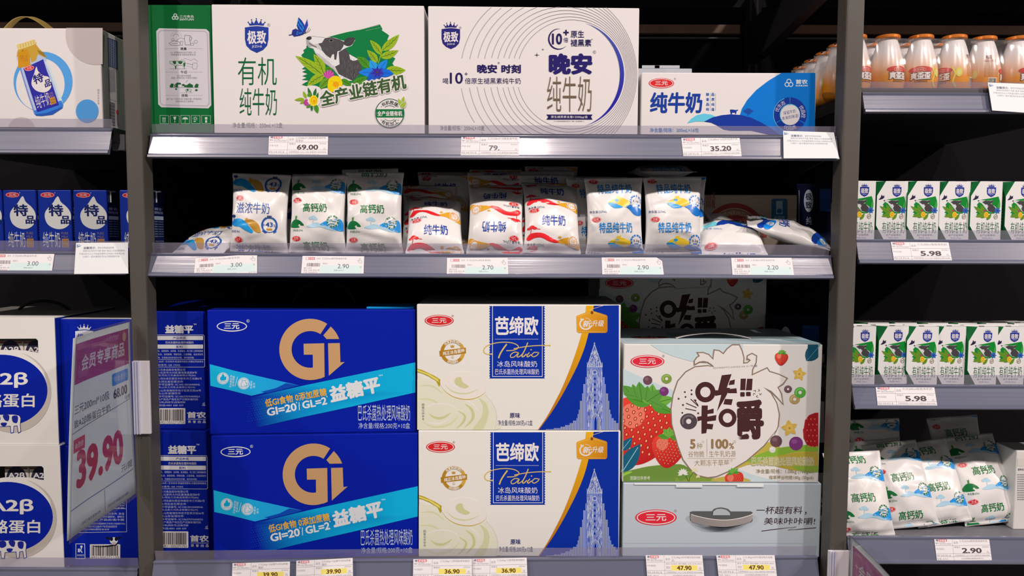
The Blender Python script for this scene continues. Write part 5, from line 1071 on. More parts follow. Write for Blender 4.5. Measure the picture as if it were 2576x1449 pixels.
mk('straw', [strip_tube([(dw / 2 + .0022, -.012, dh * .80), (dw / 2 + .0022, -.012, dh * .97), (dw / 2 + .0022, .004, dh * .985)], .0014, ph((220, 220, 225)))], M_CARD, proto)
tag(proto, 'dark blue carton cut off by the left edge of the picture', 'milk carton', DR)
drops = [(-34, .0, 'dark blue carton cut off by the left picture side'), (53, -.03, 'leftmost whole dark blue carton with white drop'), (140, .0, 'middle one of the three whole dark blue cartons with white drop'), (229, .02, 'rightmost whole dark blue carton with white drop, above the notice card'), (345, .0, 'dark blue carton standing half hidden behind the left upright')]
for i, (px, yw, lab) in enumerate(drops):
    p = (float(P(px, 600, .028)[0]), .028 + dd / 2, Zl2)
    if i == 0: proto.location = p; proto['label'] = lab
    else: dup(proto, p, yw, lab)

pw, pd, phh = .0565, .043, .1045
def prisma():
    c, d2, h = .016, pd / 2, phh; w = pw / 2
    zs = [0, .25 * h, .75 * h, h]
    rings = []
    for i, z in enumerate(zs):
        k = c if i in (0, 3) else .0006
        rings.append([(-w + k, -d2, z), (w - .0015, -d2, z), (w, -d2 + .0015, z), (w, d2, z), (-w, d2, z), (-w, -d2 + k * .9, z)])
    V = [v for r in rings for v in r]; F = []; C = []
    for i in range(3):
        for k in range(6): F.append((i * 6 + k, i * 6 + (k + 1) % 6, i * 6 + 6 + (k + 1) % 6, i * 6 + 6 + k))
    # coloured pieces: split by face so the green runs up to the folds
    gcol, wc = ph((12, 96, 46)), ph((228, 216, 212))
    out = []
    for f in F:
        ks = [i % 6 for i in f]; side = ks[0]
        col = gcol if side in (5, 4, 2, 3) else wc
        if side in (2, 3): col = wc if side == 3 else gcol
        out.append(piece([V[i] for i in f], [(0, 1, 2, 3)], col))
    out.append(piece(rings[0], [(5, 4, 3, 2, 1, 0)], wc)); out.append(piece([(x, y, z) for x, y, z in rings[3]], [(0, 1, 2, 3, 4, 5)], wc))
    return out
pp_ = prisma(); pa = art_prisma()
pp_.append(local_face(pa, 2100 + 512 / 4.83, 2100 + 897 / 4.83, 420 + 168 / 4.83, 420 + 890 / 4.83, pw, phh, -pd / 2))
gs2 = Art(0, 0, 1)
for k, t in enumerate(('营养成分表 能量', '蛋白质 3.6g', '脂肪 4.2g', '碳水化合物', '钠 56mg', '钙 118mg', '配料:有机生牛乳')): gs2.text(t, 12, 95 + 14 * k, 88, 104 + 14 * k, (150, 190, 150))
gs2.line([(14, 60), (84, 60), (84, 90), (14, 90)], 1.5, (150, 190, 150), closed=True)
V, F, C = gs2.arrays(); pp_.append([np.stack([np.full(len(V), -pw / 2 - .0003) - V[:, 2] * 1e-5, (50 - V[:, 0]) / 100 * pd, phh - V[:, 1] / 260 * phh], 1), F, C])
PR = 'green and white cartons of the right bay'
pr = empty('milk_carton', (0, 0, 0)); mk('body', pp_, M_CARD, pr)
mk('folded_top', [box(-pw / 2 + .004, pw / 2 - .001, -.0022, .0022, phh, phh + .0014, .0004, ph((232, 224, 220))), box(-.004, .004, -.017, -.013, phh + .0002, phh + .001, 0, ph((70, 60, 60)))], M_CARD, pr)
tag(pr, 'x', 'milk carton', PR)
first = True
ords = ['first', 'second', 'third', 'fourth', 'fifth', 'sixth']
for key, row, pxs, Y in (('r2', 'upper', (2163, 2246, 2324, 2404, 2482, 2569), .012), ('r3', 'lower', (2163, 2247, 2321, 2392, 2470, 2542), .016)):
    for k, px in enumerate(pxs):
        yw = (.0, .03, -.02, .03, .0, .06)[k] if key == 'r2' else (.02, .07, -.04, .0, .07, -.02)[k]
        z = SH[key]['ZD']; p = (float(P(px, 500 if key == 'r2' else 900, Y)[0]), Y + pd / 2 + .003 * (k % 2), z)
        lab = '%s green and white carton from the upright on the %s of its two shelves' % (ords[k], row)
        if k == 0: lab = 'green and white carton half hidden by the right upright, %s shelf' % row
        if first: pr.location = p; pr.rotation_euler.z = yw; pr['label'] = lab; first = False
        else: dup(pr, p, yw, lab)
for k, px in enumerate((2190, 2262, 2338, 2412, 2486, 2553)):
    p = (float(P(px, 800, .09)[0]), .075 + pd / 2 + .002 * (k % 2), SH['r3']['ZD'])
    dup(pr, p, (.05, -.05, .08, .16, .0, .12)[k], 'back-row green and white carton showing only its top, %s from the upright, lower shelf' % ords[k])

# ================================================================ bottles in shrink-wrapped rows
def lathe(prof, seg, colf):
    V = []; C = []; F = []
    for r, z in prof:
        for k in range(seg):
            an = 2 * PI * k / seg; V.append((r * math.sin(an), -r * math.cos(an), z)); C.append(colf(z))
    for i in range(len(prof) - 1):
        for k in range(seg): F.append((i * seg + k, i * seg + (k + 1) % seg, (i + 1) * seg + (k + 1) % seg, (i + 1) * seg + k))
    F.append(tuple(range(seg))[::-1]); F.append(tuple((len(prof) - 1) * seg + k for k in range(seg)))
    return piece(V, F, np.array(C))
bprof = [(p[0], p[1]) for p in smooth_pts([(.0225, .0), (.0265, .004), (.0285, .014), (.0290, .026), (.0285, .040), (.0262, .054), (.0232, .067), (.0205, .078), (.0178, .087), (.0158, .0925), (.0165, .0945), (.0185, .0955)], 4)]
def bR(z): return float(np.interp(z, [q[1] for q in bprof], [q[0] for q in bprof]))
cw, co, cy_ = ph((238, 226, 218)), ph((240, 140, 20)), ph((248, 190, 90))
def bcol(z):
    t = np.clip((z - .026) / .046, 0, 1); return co * (1 - t) ** 1.2 + cw * (1 - (1 - t) ** 1.2) if z > .02 else co
def bottle_art():
    a = Art(0, 0, 1); BRN = (120, 62, 30)        # x: degrees round the bottle, y: millimetres down from the cap
    for x0 in (-30, 150):
        a.ell(x0 + 2, 66, 40, 6, (206, 50, 40)); a.ring(x0 + 2, 66, 17, 4, 1.2, (240, 150, 130), n=24); a.text('娃哈哈', x0 - 9, 64, x0 + 13, 68, (250, 190, 170), .01)
        a.text('爽歪歪', x0 - 33, 68.6, x0 + 37, 84.4, BRN, .13)
        a.text('爽歪歪', x0 - 30, 70, x0 + 34, 83, (240, 224, 216), .05); a.text('营养酸奶饮品', x0 - 18, 85, x0 + 24, 88, BRN, .02)
        a.line([(x0 + 40, 60), (x0 + 50, 72), (x0 + 44, 86), (x0 + 54, 95)], 5, (250, 204, 90), sm=5)
        a.ell(x0 + 62, 70, 11, 8, (250, 206, 80)); a.ell(x0 + 62, 70, 7, 5, (252, 222, 130))
    a.rect(62, 46, 108, 50, (180, 130, 110)); a.text('爽歪歪', 66, 38, 88, 45, BRN, .02)
    for k in range(11): a.text('配料:水 白砂糖 全脂乳粉 食品添加剂', 62, 51 + 2.4 * k, 108, 52.6 + 2.4 * k, (140, 96, 76), .01)
    barcode(a, 74, 78, 104, 92, (70, 50, 46), (236, 214, 200))
    return a
ba = bottle_art(); V, F, C = ba.arrays()
bm = bmesh.new(); cl = bm.verts.layers.float_color.new('ink'); vs = [bm.verts.new((v[0], v[1], v[2])) for v in V]
for v, c in zip(vs, C): v[cl] = (*c, 1)
for f in F:
    try: bm.faces.new([vs[i] for i in f])
    except ValueError: pass
for x in range(-180, 200, 8): bmesh.ops.bisect_plane(bm, geom=bm.verts[:] + bm.edges[:] + bm.faces[:], plane_co=(x, 0, 0), plane_no=(1, 0, 0), dist=1e-5)
for y in range(35, 100, 5): bmesh.ops.bisect_plane(bm, geom=bm.verts[:] + bm.edges[:] + bm.faces[:], plane_co=(0, y, 0), plane_no=(0, 1, 0), dist=1e-5)
bm.verts.index_update(); BV = np.array([v.co[:] for v in bm.verts]); BC = np.array([v[cl][:3] for v in bm.verts]); BF = [tuple(v.index for v in f.verts) for f in bm.faces]; bm.free()
Zb = .1035 - BV[:, 1] * .001; Rb = np.array([bR(z) for z in Zb]) + .0004 + BV[:, 2] * 1e-5; An = np.radians(BV[:, 0])
LBL = [np.stack([Rb * np.sin(An), -Rb * np.cos(An), Zb], 1), BF, BC]
def bottle(parent, x, rot):
    o = mk('bottle', [lathe(bprof, 40, bcol), LBL], M_BOTTLE, parent, smooth=True); o.location = (x, 0, 0); o.rotation_euler.z = rot
    capp = [(.0198, .0945), (.0206, .0955), (.0206, .0992), (.0196, .1006), (.0150, .1008), (.0140, .1000)]
    c = mk('foil_cap', [lathe(capp, 36, lambda z: ph((226, 120, 40)))], M_FOIL, o, smooth=False)
    return o
SPC = .0590
def shrink(n):
    V = []; F = []; NX = n * 12; L = n * SPC
    prof = []
    for i in range(NX + 1):
        x = -L / 2 - .0005 + (L + .001) * i / NX; ph_ = math.cos(2 * PI * (x + L / 2) / SPC)      # -1 at a bottle's axis
        gap = (ph_ + 1) / 2 if 0 < i < NX else 1.0
        row = []
        for k in range(25):
            s = k / 24
            if s <= .42: z = .004 + (.094 - .004) * (s / .42); y = -(bR(z) * (1 - .16 * gap) + .0012)
            elif s < .58:
                t = (s - .42) / .16; y0 = bR(.094) + .006; z = .1016 - .013 * gap - .006 * abs(2 * t - 1) ** 3; y = -y0 + 2 * y0 * t
            else: z = .094 - (.094 - .004) * ((s - .58) / .42); y = bR(z) * (1 - .16 * gap) + .0012
            row.append((x, y, z))
        V += row
    for i in range(NX):
        for k in range(24): F.append((i * 25 + k, i * 25 + k + 1, i * 25 + 26 + k, i * 25 + 25 + k))
    return piece(V, F)
def pack(n, label, rots):
    r = empty('bottle_pack', (0, 0, 0)); tag(r, label, 'bottle pack', 'shrink-wrapped rows of bottles')
    for k in range(n): bottle(r, (k - (n - 1) / 2) * SPC, rots[k])
    mk('shrink_film', [shrink(n)], M_SHRINK, r, smooth=True)
    return r
Zr1 = SH['r1']['ZD']
pk = pack(4, 'front row of four orange and white bottles in clear film beside the right upright', (.9, .75, .05, -.75))
X4 = float(P(2313, 200, .036)[0]) - SPC * .5
pk.location = (X4, .036, Zr1)
for k in range(1, 5): dup(pk, (X4 + .001 * k, 0.036 + .0617 * k, Zr1), 0, ('second row of orange and white bottles, right behind the front row', 'third row of orange and white bottles seen past the right upright', 'fourth row of orange and white bottles seen past the right upright', 'rearmost row of orange and white bottles in the gap beside the upright')[k - 1])
pk2 = pack(3, 'orange and white bottle row behind the notice card at the right picture edge', (1.6 - 2 * PI / 2 * 0 - 3.1, .75, .2))
pk2.location = (float(P(2556, 200, .042)[0]), .042, Zr1); pk2.rotation_euler.z = -.04
# ================================================================ milk pouches
PW = (228, 214, 209)
NXP, NYP = 28, 42
def badge(a, x, y, r, col, txt, sub, dots=False):
    a.ell(x, y, r, r, PW, n=24)
    for s0 in (-85, 35, 155): a.ring(x, y, r, r, r * .28, col, s0, s0 + 108, n=14)
    a.text(txt, x - r * .55, y - r * .22, x + r * .55, y + r * .22, INK if txt.startswith('3') else col, .02)
    a.rect(x - r * .35, y + r * .34, x + r * .35, y + r * .5, sub)
    for s0, t in ((-80, '优品质'), (42, '优生态'), (160, '高品质')): a.arct(t, x, y, r * .86, s0 + 8, s0 + 92, r * .2, PW, .02)
def tile_calcium(a, o):
    G, B1, B2 = (14, 112, 52), (172, 198, 232), (30, 140, 214)
    logo(a, 14, o - 12.6, 8.6, 4.6); a.text('高钙奶', 27, o - 7.5, 71, o + 7.5, G, .012)
    a.poly([(2, o + 33), (3, o + 27), (7, o + 22), (12, o + 20), (19, o + 21), (25, o + 25), (29, o + 30), (22, o + 30), (20, o + 27), (17, o + 30), (20, o + 33), (12, o + 34)], G, sm=2); a.leaf((12, o + 21), (15, o + 13), 3, (60, 140, 50)); a.line([(12, o + 21), (12, o + 14)], .8, G)
    a.poly([(34, o + 32), (44, o + 27), (52, o + 25), (62, o + 27), (72, o + 30), (86, o + 34), (96, o + 38), (80, o + 38), (62, o + 33), (48, o + 34)], B1, sm=3)
    for x, y, r in ((42, 18, 4.2), (47, 16.5, 5), (51, 19, 4)): a.ell(x, o + y, r, r * .6, B1, n=14)
    a.line([(47, o + 19), (46, o + 27)], 1.2, B1)
    a.poly([(60, o + 29), (70, o + 23), (80, o + 20), (96, o + 19), (100, o + 30), (100, o + 38), (94, o + 39), (84, o + 36), (72, o + 31)], B2, sm=3)
    badge(a, 83, o + 23, 10.5, (30, 110, 70), '150mg', (30, 110, 70)); a.text('净含量:227mL', 7, o + 36, 27, o + 40, G, .008)
def tile_rich(a, o):
    D, B1, B2, GO = (40, 70, 140), (30, 128, 208), (36, 150, 222), (196, 142, 58)
    logo(a, 16, o - 17, 7.4, 5); a.text('滋浓牛奶', 11, o - 9.5, 73, o + 9.5, (44, 84, 160), .006)
    a.poly([(1, o + 24), (8, o + 19), (18, o + 18), (28, o + 22), (36, o + 30), (44, o + 39), (40, o + 42), (28, o + 37), (18, o + 32), (8, o + 31), (2, o + 28)], B2, sm=3)
    a.poly([(1, o + 24), (8, o + 20), (14, o + 21), (8, o + 26), (3, o + 29)], B1, sm=3); a.ell(6, o + 14, 4, 2.5, (30, 60, 130), n=12); a.line([(6, o + 14), (6, o + 21)], 1, (30, 60, 130))
    a.poly([(28, o + 22), (36, o + 19), (46, o + 21), (54, o + 28), (58, o + 40), (48, o + 40), (43, o + 36), (37, o + 29)], GO, sm=3); a.rect(30, o + 17, 34, o + 20, GO)
    a.ring(73, o + 28, 14.5, 14.5, 2.4, (40, 84, 160), -70, 60); a.ring(73, o + 28, 14.5, 14.5, 2.4, (40, 84, 160), 110, 250); a.ring(73, o + 28, 12.5, 12.5, 1.2, (40, 84, 160)); a.rect(69, o + 12, 77, o + 17, (60, 74, 110)); a.poly([(60, o + 38), (65, o + 36), (66, o + 42)], (40, 84, 160)); a.poly([(86, o + 38), (81, o + 36), (80, o + 42)], (40, 84, 160))
    a.text('43', 66, o + 23, 79, o + 31, D, .03); a.text('多', 61, o + 26, 65, o + 30, D); a.text('%', 80, o + 26, 84, o + 31, D, .01); a.rect(68, o + 33, 78, o + 36.5, GO, 1)
    a.text('净含量:230mL', 1, o + 37, 20, o + 41.5, D, .008)
def tile_special(a, o):
    B, B1, B2, Y = (30, 126, 196), (30, 152, 214), (18, 112, 196), (248, 190, 50)
    logo(a, 15, o - 13.6, 8.2, 4.7); a.text('特品纯牛奶', 20, o - 8.5, 81, o + 9, B, .018)
    a.poly([(37, o + 26), (45, o + 20), (55, o + 17), (66, o + 18), (78, o + 25), (70, o + 33), (60, o + 31), (50, o + 27)], Y, sm=3); a.poly([(52, o + 18), (52.5, o + 14.5), (60, o + 13), (59, o + 18)], Y)
    a.poly([(37, o + 26), (46, o + 25), (54, o + 28), (64, o + 33), (54, o + 35), (46, o + 34)], B1, sm=3); a.ell(53, o + 21, 4, 2.4, B1, n=12); a.line([(53, o + 22), (53, o + 26)], .9, B1); a.line([(47, o + 25), (50, o + 23)], .7, B1)
    a.poly([(68, o + 32), (78, o + 29), (90, o + 32), (100, o + 38), (99, o + 46), (92, o + 48), (84, o + 45), (76, o + 37)], B2, sm=3)
    badge(a, 88, o + 23, 11, (20, 110, 196), '3.2g', (20, 110, 196)); a.text('净含量:227mL', 3, o + 38, 34, o + 42.5, (50, 70, 120), .008)
def tile_red(a, o):
    B, R, GO = (20, 64, 152), (232, 36, 44), (222, 156, 40)
    logo(a, 16, o - 18, 9, 4.6); a.text('纯牛奶', 30, o - 9, 74, o + 9, B, .02)
    a.poly([(3, o + 29), (8, o + 22), (18, o + 20), (32, o + 21), (44, o + 26), (56, o + 32), (66, o + 34), (56, o + 36), (44, o + 34), (30, o + 28), (18, o + 28), (8, o + 32)], R, sm=3)
    for x, y, r in ((7, 13, 4), (12, 11, 5), (17, 13, 4)): a.ell(x, o + y, r, r * .55, R, n=14)
    a.line([(11, o + 13), (10, o + 22)], 1.2, R); a.line([(20, o + 14), (27, o + 15)], 1, R)
    a.poly([(58, o + 33), (66, o + 30), (78, o + 27), (92, o + 30), (99, o + 38), (97, o + 45), (86, o + 42), (74, o + 38), (64, o + 36)], GO, sm=3); a.rect(60, o + 26, 65, o + 29, GO)
    a.ell(87, o + 33, 9, 9, (240, 150, 60), n=24); a.ring(87, o + 33, 9.4, 9.4, 1, PW, n=24); a.ell(87, o + 33, 6.4, 6.4, PW, n=20); a.text('优质', 83, o + 31, 91, o + 35, GO, .01); a.arct('三元牧场甄选', 87, o + 33, 7.7, -170, -10, 2, PW, .02)
    a.text('净含量:227mL', 5, o + 36, 36, o + 41, (50, 60, 90), .008)
def tile_blue(a, o):
    B, B1, C = (20, 58, 150), (20, 124, 206), (120, 204, 232)
    a.text('纯牛奶', 34, o - 10, 84, o + 10, B, .02); logo(a, 17, o - 16, 9.5, 5)
    a.poly([(2, o + 34), (12, o + 27), (24, o + 26), (34, o + 31), (26, o + 38), (10, o + 40)], C, sm=3)
    a.poly([(26, o + 36), (38, o + 26), (52, o + 20), (66, o + 24), (84, o + 32), (98, o + 34), (98, o + 44), (84, o + 44), (66, o + 38), (50, o + 34), (38, o + 36)], B, sm=3)
    a.poly([(50, o + 21), (64, o + 15), (82, o + 16), (99, o + 24), (98, o + 34), (84, o + 32), (66, o + 25)], B1, sm=3)
    a.ell(82, o + 24, 9, 6, PW, n=18); a.text('优生态', 76, o + 22, 88, o + 26, B, .01); a.text('净含量 200mL', 6, o + 42, 38, o + 46, (90, 140, 190), .008)
TILES = {'calcium': (tile_calcium, 64.5), 'rich': (tile_rich, 70), 'special': (tile_special, 67), 'red': (tile_red, 62), 'blue': (tile_blue, 92)}
_pc = {}
def pouch_art(kind, phase, hu, flip):
    k = (kind, phase, round(hu), flip)
    if k in _pc: return _pc[k]
    fn, per = TILES[kind]; a = Art(0, 0, 1); o = phase - 3 * per
    while o < hu + 60:
        if o > -60: fn(a, o)
        o += per
    V, F, C = a.arrays(); V = V.copy(); pass
    if flip: V[:, 0] = 100 - V[:, 0]; V[:, 1] = hu - V[:, 1]
    xc = np.clip(V[:, 0] / 100, .004, .996) * 2 - 1; V[:, 0] = 1 - np.arccos(np.sign(xc) * np.abs(xc) ** (1 / .88)) / PI; V[:, 1] = 1 - V[:, 1] / hu     # print is laid out flat, then wraps round the sides
    bm = bmesh.new(); cl = bm.verts.layers.float_color.new('ink'); vs = [bm.verts.new(v) for v in V]
    for v, c in zip(vs, C): v[cl] = (*c, 1)
    for f in F:
        try: bm.faces.new([vs[i] for i in f])
        except ValueError: pass
    G = lambda: bm.verts[:] + bm.edges[:] + bm.faces[:]
    for co, no in (((0, .012, 0), (0, -1, 0)), ((0, .988, 0), (0, 1, 0)), ((.012, 0, 0), (-1, 0, 0)), ((.988, 0, 0), (1, 0, 0))): bmesh.ops.bisect_plane(bm, geom=G(), plane_co=co, plane_no=no, clear_outer=True, dist=1e-6)
    for i in range(1, NXP): bmesh.ops.bisect_plane(bm, geom=G(), plane_co=(i / NXP, 0, 0), plane_no=(1, 0, 0), dist=1e-6)
    for i in range(1, NYP): bmesh.ops.bisect_plane(bm, geom=G(), plane_co=(0, i / NYP, 0), plane_no=(0, 1, 0), dist=1e-6)
    bm.verts.index_update()
    r = (np.array([v.co[:] for v in bm.verts]), [tuple(v.index for v in f.verts) for f in bm.faces], np.array([v[cl][:3] for v in bm.verts])); bm.free()
    _pc[k] = r; return r
def pouch_mesh(kind, phase, W, H, T, lean0, lean1, seed, flip=False, sag=.35, roll=0.0, twist=0.0):
    g = random.Random(seed); hu = H / W * 100
    waves = [(g.uniform(40, 150) * g.choice((-1, 1)), g.uniform(30, 130), g.uniform(0, 6.28), g.uniform(.0004, .0011)) for _ in range(6)]
    folds = [(g.uniform(90, 230), g.uniform(0, 6.28), g.uniform(.001, .0022)) for _ in range(4)]
    creases = [(g.uniform(.1, .9), g.uniform(.1, .9), g.uniform(-1.2, 1.2), g.uniform(.0012, .003), g.uniform(.12, .3), .03) for _ in range(6)] + [(g.uniform(.05, .95), g.choice((g.uniform(.04, .25), g.uniform(.75, .96), g.uniform(.2, .8))), g.uniform(-1.5, 1.5), g.uniform(-.0022, .0022), g.uniform(.06, .2), g.uniform(.012, .02)) for _ in range(12)]
    N = 200; ss = np.linspace(0, 1, N); ang = np.radians(lean0 + (lean1 - lean0) * (ss ** 1.1))
    cy = np.concatenate([[0], np.cumsum((np.sin(ang[1:]) + np.sin(ang[:-1])) / 2)]) * H / (N - 1); cz = np.concatenate([[0], np.cumsum((np.cos(ang[1:]) + np.cos(ang[:-1])) / 2)]) * H / (N - 1)
    def S(u, v, off, side):
        vv = np.clip((v - .045) / .91, 0, 1); f = np.sin(PI * vv ** (1 - .28 * sag)) ** .62
        b = T / 2 * f * (1 + sag * (.5 - v)); a = W / 2 * (1 - .085 * f); th = PI * (1 - u); c, s = np.cos(th), np.sin(th)
        # bulge out in the corners of the seals
        x = a * np.sign(c) * np.abs(c) ** .88; y0 = b * np.clip(s, 0, 1) ** .75
        w = np.zeros_like(x); X, Z = u * W, v * H
        for kx, kz, p, am in waves: w += am * np.sin(kx * X + kz * Z + p)
        w *= (.25 + .75 * f) * s ** .6
        de = np.minimum(v, 1 - v); q = np.exp(-de / .10) * (1 - np.exp(-de / .02))
        for kf, p, am in folds: w += am * q * np.sin(kf * X + p + 3 * v) * s ** .5
        for cu, cv, sl, am, ln, wd_ in creases:
            dx, dz = u - cu, v - cv; t = dx * math.cos(sl) + dz * math.sin(sl); n = -dx * math.sin(sl) + dz * math.cos(sl)
            w += am * np.exp(-(n / wd_) ** 2) * np.exp(-(t / ln) ** 2) * s ** .6 * (.3 + .7 * f)
        d = (y0 + w + off) if side > 0 else -(y0 * .9 + w * .5)
        d = np.where((side < 0) & (d > -.0006), -.0006, d)
        if side > 0: d = np.maximum(d, off * 1.0 + .0)
        A = np.interp(v, ss, ang); tw = math.radians(twist) * (v - .3); x2 = x * np.cos(tw) - 0 ; d2 = d + x * np.sin(tw)
        return np.stack([x2, np.interp(v, ss, cy) - d2 * np.cos(A), np.interp(v, ss, cz) + d2 * np.sin(A)], -1)
    us, vs_ = np.linspace(0, 1, NXP + 1), np.linspace(0, 1, NYP + 1); U, Vv = np.meshgrid(us, vs_)
    n = NXP + 1; fr = S(U.ravel(), Vv.ravel(), 0.0, 1); bk = S(U.ravel(), Vv.ravel(), 0.0, -1); nf = len(fr); F = []
    for j in range(NYP):
        for i in range(NXP):
            k = j * n + i; F.append((k, k + 1, k + 1 + n, k + n)); F.append((nf + k, nf + k + n, nf + k + 1 + n, nf + k + 1))
    for j in range(NYP):
        k = j * n; F.append((k, k + n, nf + k + n, nf + k)); k += NXP; F.append((k, nf + k, nf + k + n, k + n))
    for i in range(NXP): F.append((i, nf + i, nf + i + 1, i + 1)); k = NYP * n + i; F.append((k, k + 1, nf + k + 1, nf + k))
    body = piece(np.concatenate([fr, bk]), F, ph(PW))
    aV, aF, aC = pouch_art(kind, phase, hu, flip)
    art = [S(aV[:, 0], aV[:, 1], .00045 + aV[:, 2] * 6e-6, 1), aF, aC]
    if roll:
        c, s = math.cos(math.radians(roll)), math.sin(math.radians(roll))
        for p in (body, art):
            x, z = p[0][:, 0].copy(), p[0][:, 2].copy(); p[0] = p[0].copy(); p[0][:, 0] = x * c + z * s; p[0][:, 2] = -x * s + z * c
    mz = body[0][:, 2].min(); 
    for p in (body, art): p[0][:, 2] -= mz
    return [body, art]
def pouch(kind, phase, px, py, Y, Z, label, group, W=.104, H=.150, T=.036, lean=(6, 10), yaw=0, roll=0, seed=1, flip=False, sag=.35, twist=0, dz=0.0):
    pcs = pouch_mesh(kind, phase, W, H, T, lean[0], lean[1], seed, flip, sag, roll, twist)
    x = float(P(px, py, Y)[0])
    o = mk('milk_pouch', pcs, M_FILM, None, None, True, (x, Y, Z + dz + .0006), math.radians(yaw)); tag(o, label, 'milk pouch', group); return o
Z2, Z4 = SH['c2']['ZD'], SH['r4']['ZD']
G2, G4 = 'milk pouches on the middle shelf', 'calcium milk pouches on the right bottom shelf'
# left end: rich milk
pouch('rich', 96, 497, 640, .012, Z2, 'blue and tan pouch lying flat at the left end of the middle shelf', G2, T=.032, lean=(62, 86), yaw=-14, seed=3, sag=.5)
pouch('rich', 60, 588, 640, .098, Z2, 'blue and tan pouch mostly hidden between the lying pouch and the standing one', G2, T=.034, lean=(66, 86), yaw=10, seed=4)
pouch('rich', 62, 652, 640, .024, Z2, 'blue and tan pouch marked 43 standing upright, first standing one from the left', G2, H=.142, T=.040, lean=(2, 9), yaw=2, roll=1.5, seed=11)
pouch('blue', 60, 722, 640, .070, Z2, 'blue-printed pouch leaning in the gap between the tan and the green pouches', G2, T=.034, lean=(28, 50), yaw=-20, roll=-10, seed=9)
pouch('calcium', 59, 799, 640, .024, Z2, 'green-printed calcium pouch standing left of the taller green one', G2, H=.141, T=.040, lean=(3, 9), yaw=-2, roll=.5, seed=12, twist=6)
pouch('calcium', 60, 806, 640, .072, Z2, 'green-printed pouch whose top just shows behind the left standing green one', G2, H=.147, lean=(3, 6), seed=14)
pouch('calcium', 66, 942, 640, .024, Z2, 'green-printed calcium pouch standing tallest, beside the red pouches', G2, H=.147, T=.040, lean=(2, 8), yaw=1, roll=0, seed=13)
pouch('calcium', 70, 936, 640, .070, Z2, 'green-printed pouch whose top edge shows behind the tallest green one', G2, H=.155, lean=(2, 5), roll=-1.5, seed=15)
# red ones, three stacks
pouch('red', 108, 1094, 640, .014, Z2, 'red and gold pouch slumped in front of the left red stack', G2, T=.040, lean=(26, 62), yaw=6, seed=21, sag=.6)
pouch('red', 104, 1246, 640, .016, Z2, 'red and gold pouch with upside-down print in front of the middle red stack', G2, T=.042, lean=(14, 48), yaw=-1, seed=22, flip=True, sag=.5)
pouch('red', 92, 1388, 640, .016, Z2, 'red and gold pouch in front of the right red stack, its print upright', G2, T=.042, lean=(12, 46), yaw=3, roll=1, seed=23, sag=.5)
pouch('red', 50, 1078, 640, .088, Z2, 'red and gold pouch second from the front in the left red stack', G2, T=.036, lean=(6, 30), yaw=4, seed=24, H=.136)
pouch('red', 88, 1117, 640, .130, Z2, 'red and gold pouch third from the front in the left red stack', G2, T=.036, lean=(3, 10), yaw=-2, seed=25, H=.152)
pouch('red', 84, 1116, 640, .172, Z2, 'red and gold pouch at the very back of the left red stack', G2, T=.034, lean=(2, 6), yaw=1, seed=26, H=.160)
pouch('red', 96, 1245, 640, .082, Z2, 'red and gold pouch with upside-down print, second in the middle red stack', G2, T=.036, lean=(4, 14), yaw=0, seed=27, flip=True, H=.150)
pouch('red', 70, 1243, 640, .124, Z2, 'red and gold pouch third from the front in the middle red stack', G2, T=.036, lean=(3, 8), yaw=2, seed=28, H=.156)
pouch('red', 100, 1246, 640, .166, Z2, 'red and gold pouch at the very back of the middle red stack', G2, T=.034, lean=(1, 4), yaw=-2, seed=29, H=.164)
pouch('red', 74, 1372, 640, .078, Z2, 'red and gold pouch second from the front in the right red stack', G2, T=.036, lean=(4, 16), yaw=2, seed=30, H=.150)
pouch('red', 78, 1375, 640, .118, Z2, 'red and gold pouch third from the front in the right red stack', G2, T=.036, lean=(3, 8), yaw=-3, seed=31, H=.158)
pouch('red', 88, 1386, 640, .160, Z2, 'red and gold pouch at the very back of the right red stack', G2, T=.034, lean=(1, 4), yaw=1, seed=32, H=.170)
# special ones
pouch('special', 20, 1546, 640, .022, Z2, 'yellow and blue pouch standing upright beside the red stacks', G2, H=.137, T=.042, lean=(2, 8), yaw=-1, roll=-1, seed=41)
pouch('special', 21, 1692, 640, .022, Z2, 'yellow and blue pouch standing upright beside the lying white pouches', G2, H=.139, T=.042, lean=(2, 8), yaw=-2, roll=-.5, seed=42)
pouch('special', 96, 1494, 640, .082, Z2, 'yellow and blue pouch in shadow, second behind the left standing one', G2, H=.142, lean=(3, 6), yaw=12, seed=43)
pouch('special', 80, 1512, 640, .130, Z2, 'yellow and blue pouch in shadow, third behind the left standing one', G2, H=.148, lean=(1, 5), yaw=6, seed=44)
pouch('special', 92, 1702, 640, .070, Z2, 'yellow and blue pouch in shadow right behind the right standing one', G2, H=.144, lean=(2, 5), yaw=-6, seed=45)
pouch('special', 92, 1690, 640, .118, Z2, 'yellow and blue pouch in shadow, third behind the right standing one', G2, H=.143, lean=(2, 5), yaw=3, seed=46)
pouch('special', 60, 1680, 640, .066, Z2, 'yellow and blue pouch lying flat in the dark on top of the standing ones', G2, H=.145, T=.026, lean=(84, 90), yaw=3, seed=47, dz=.145)
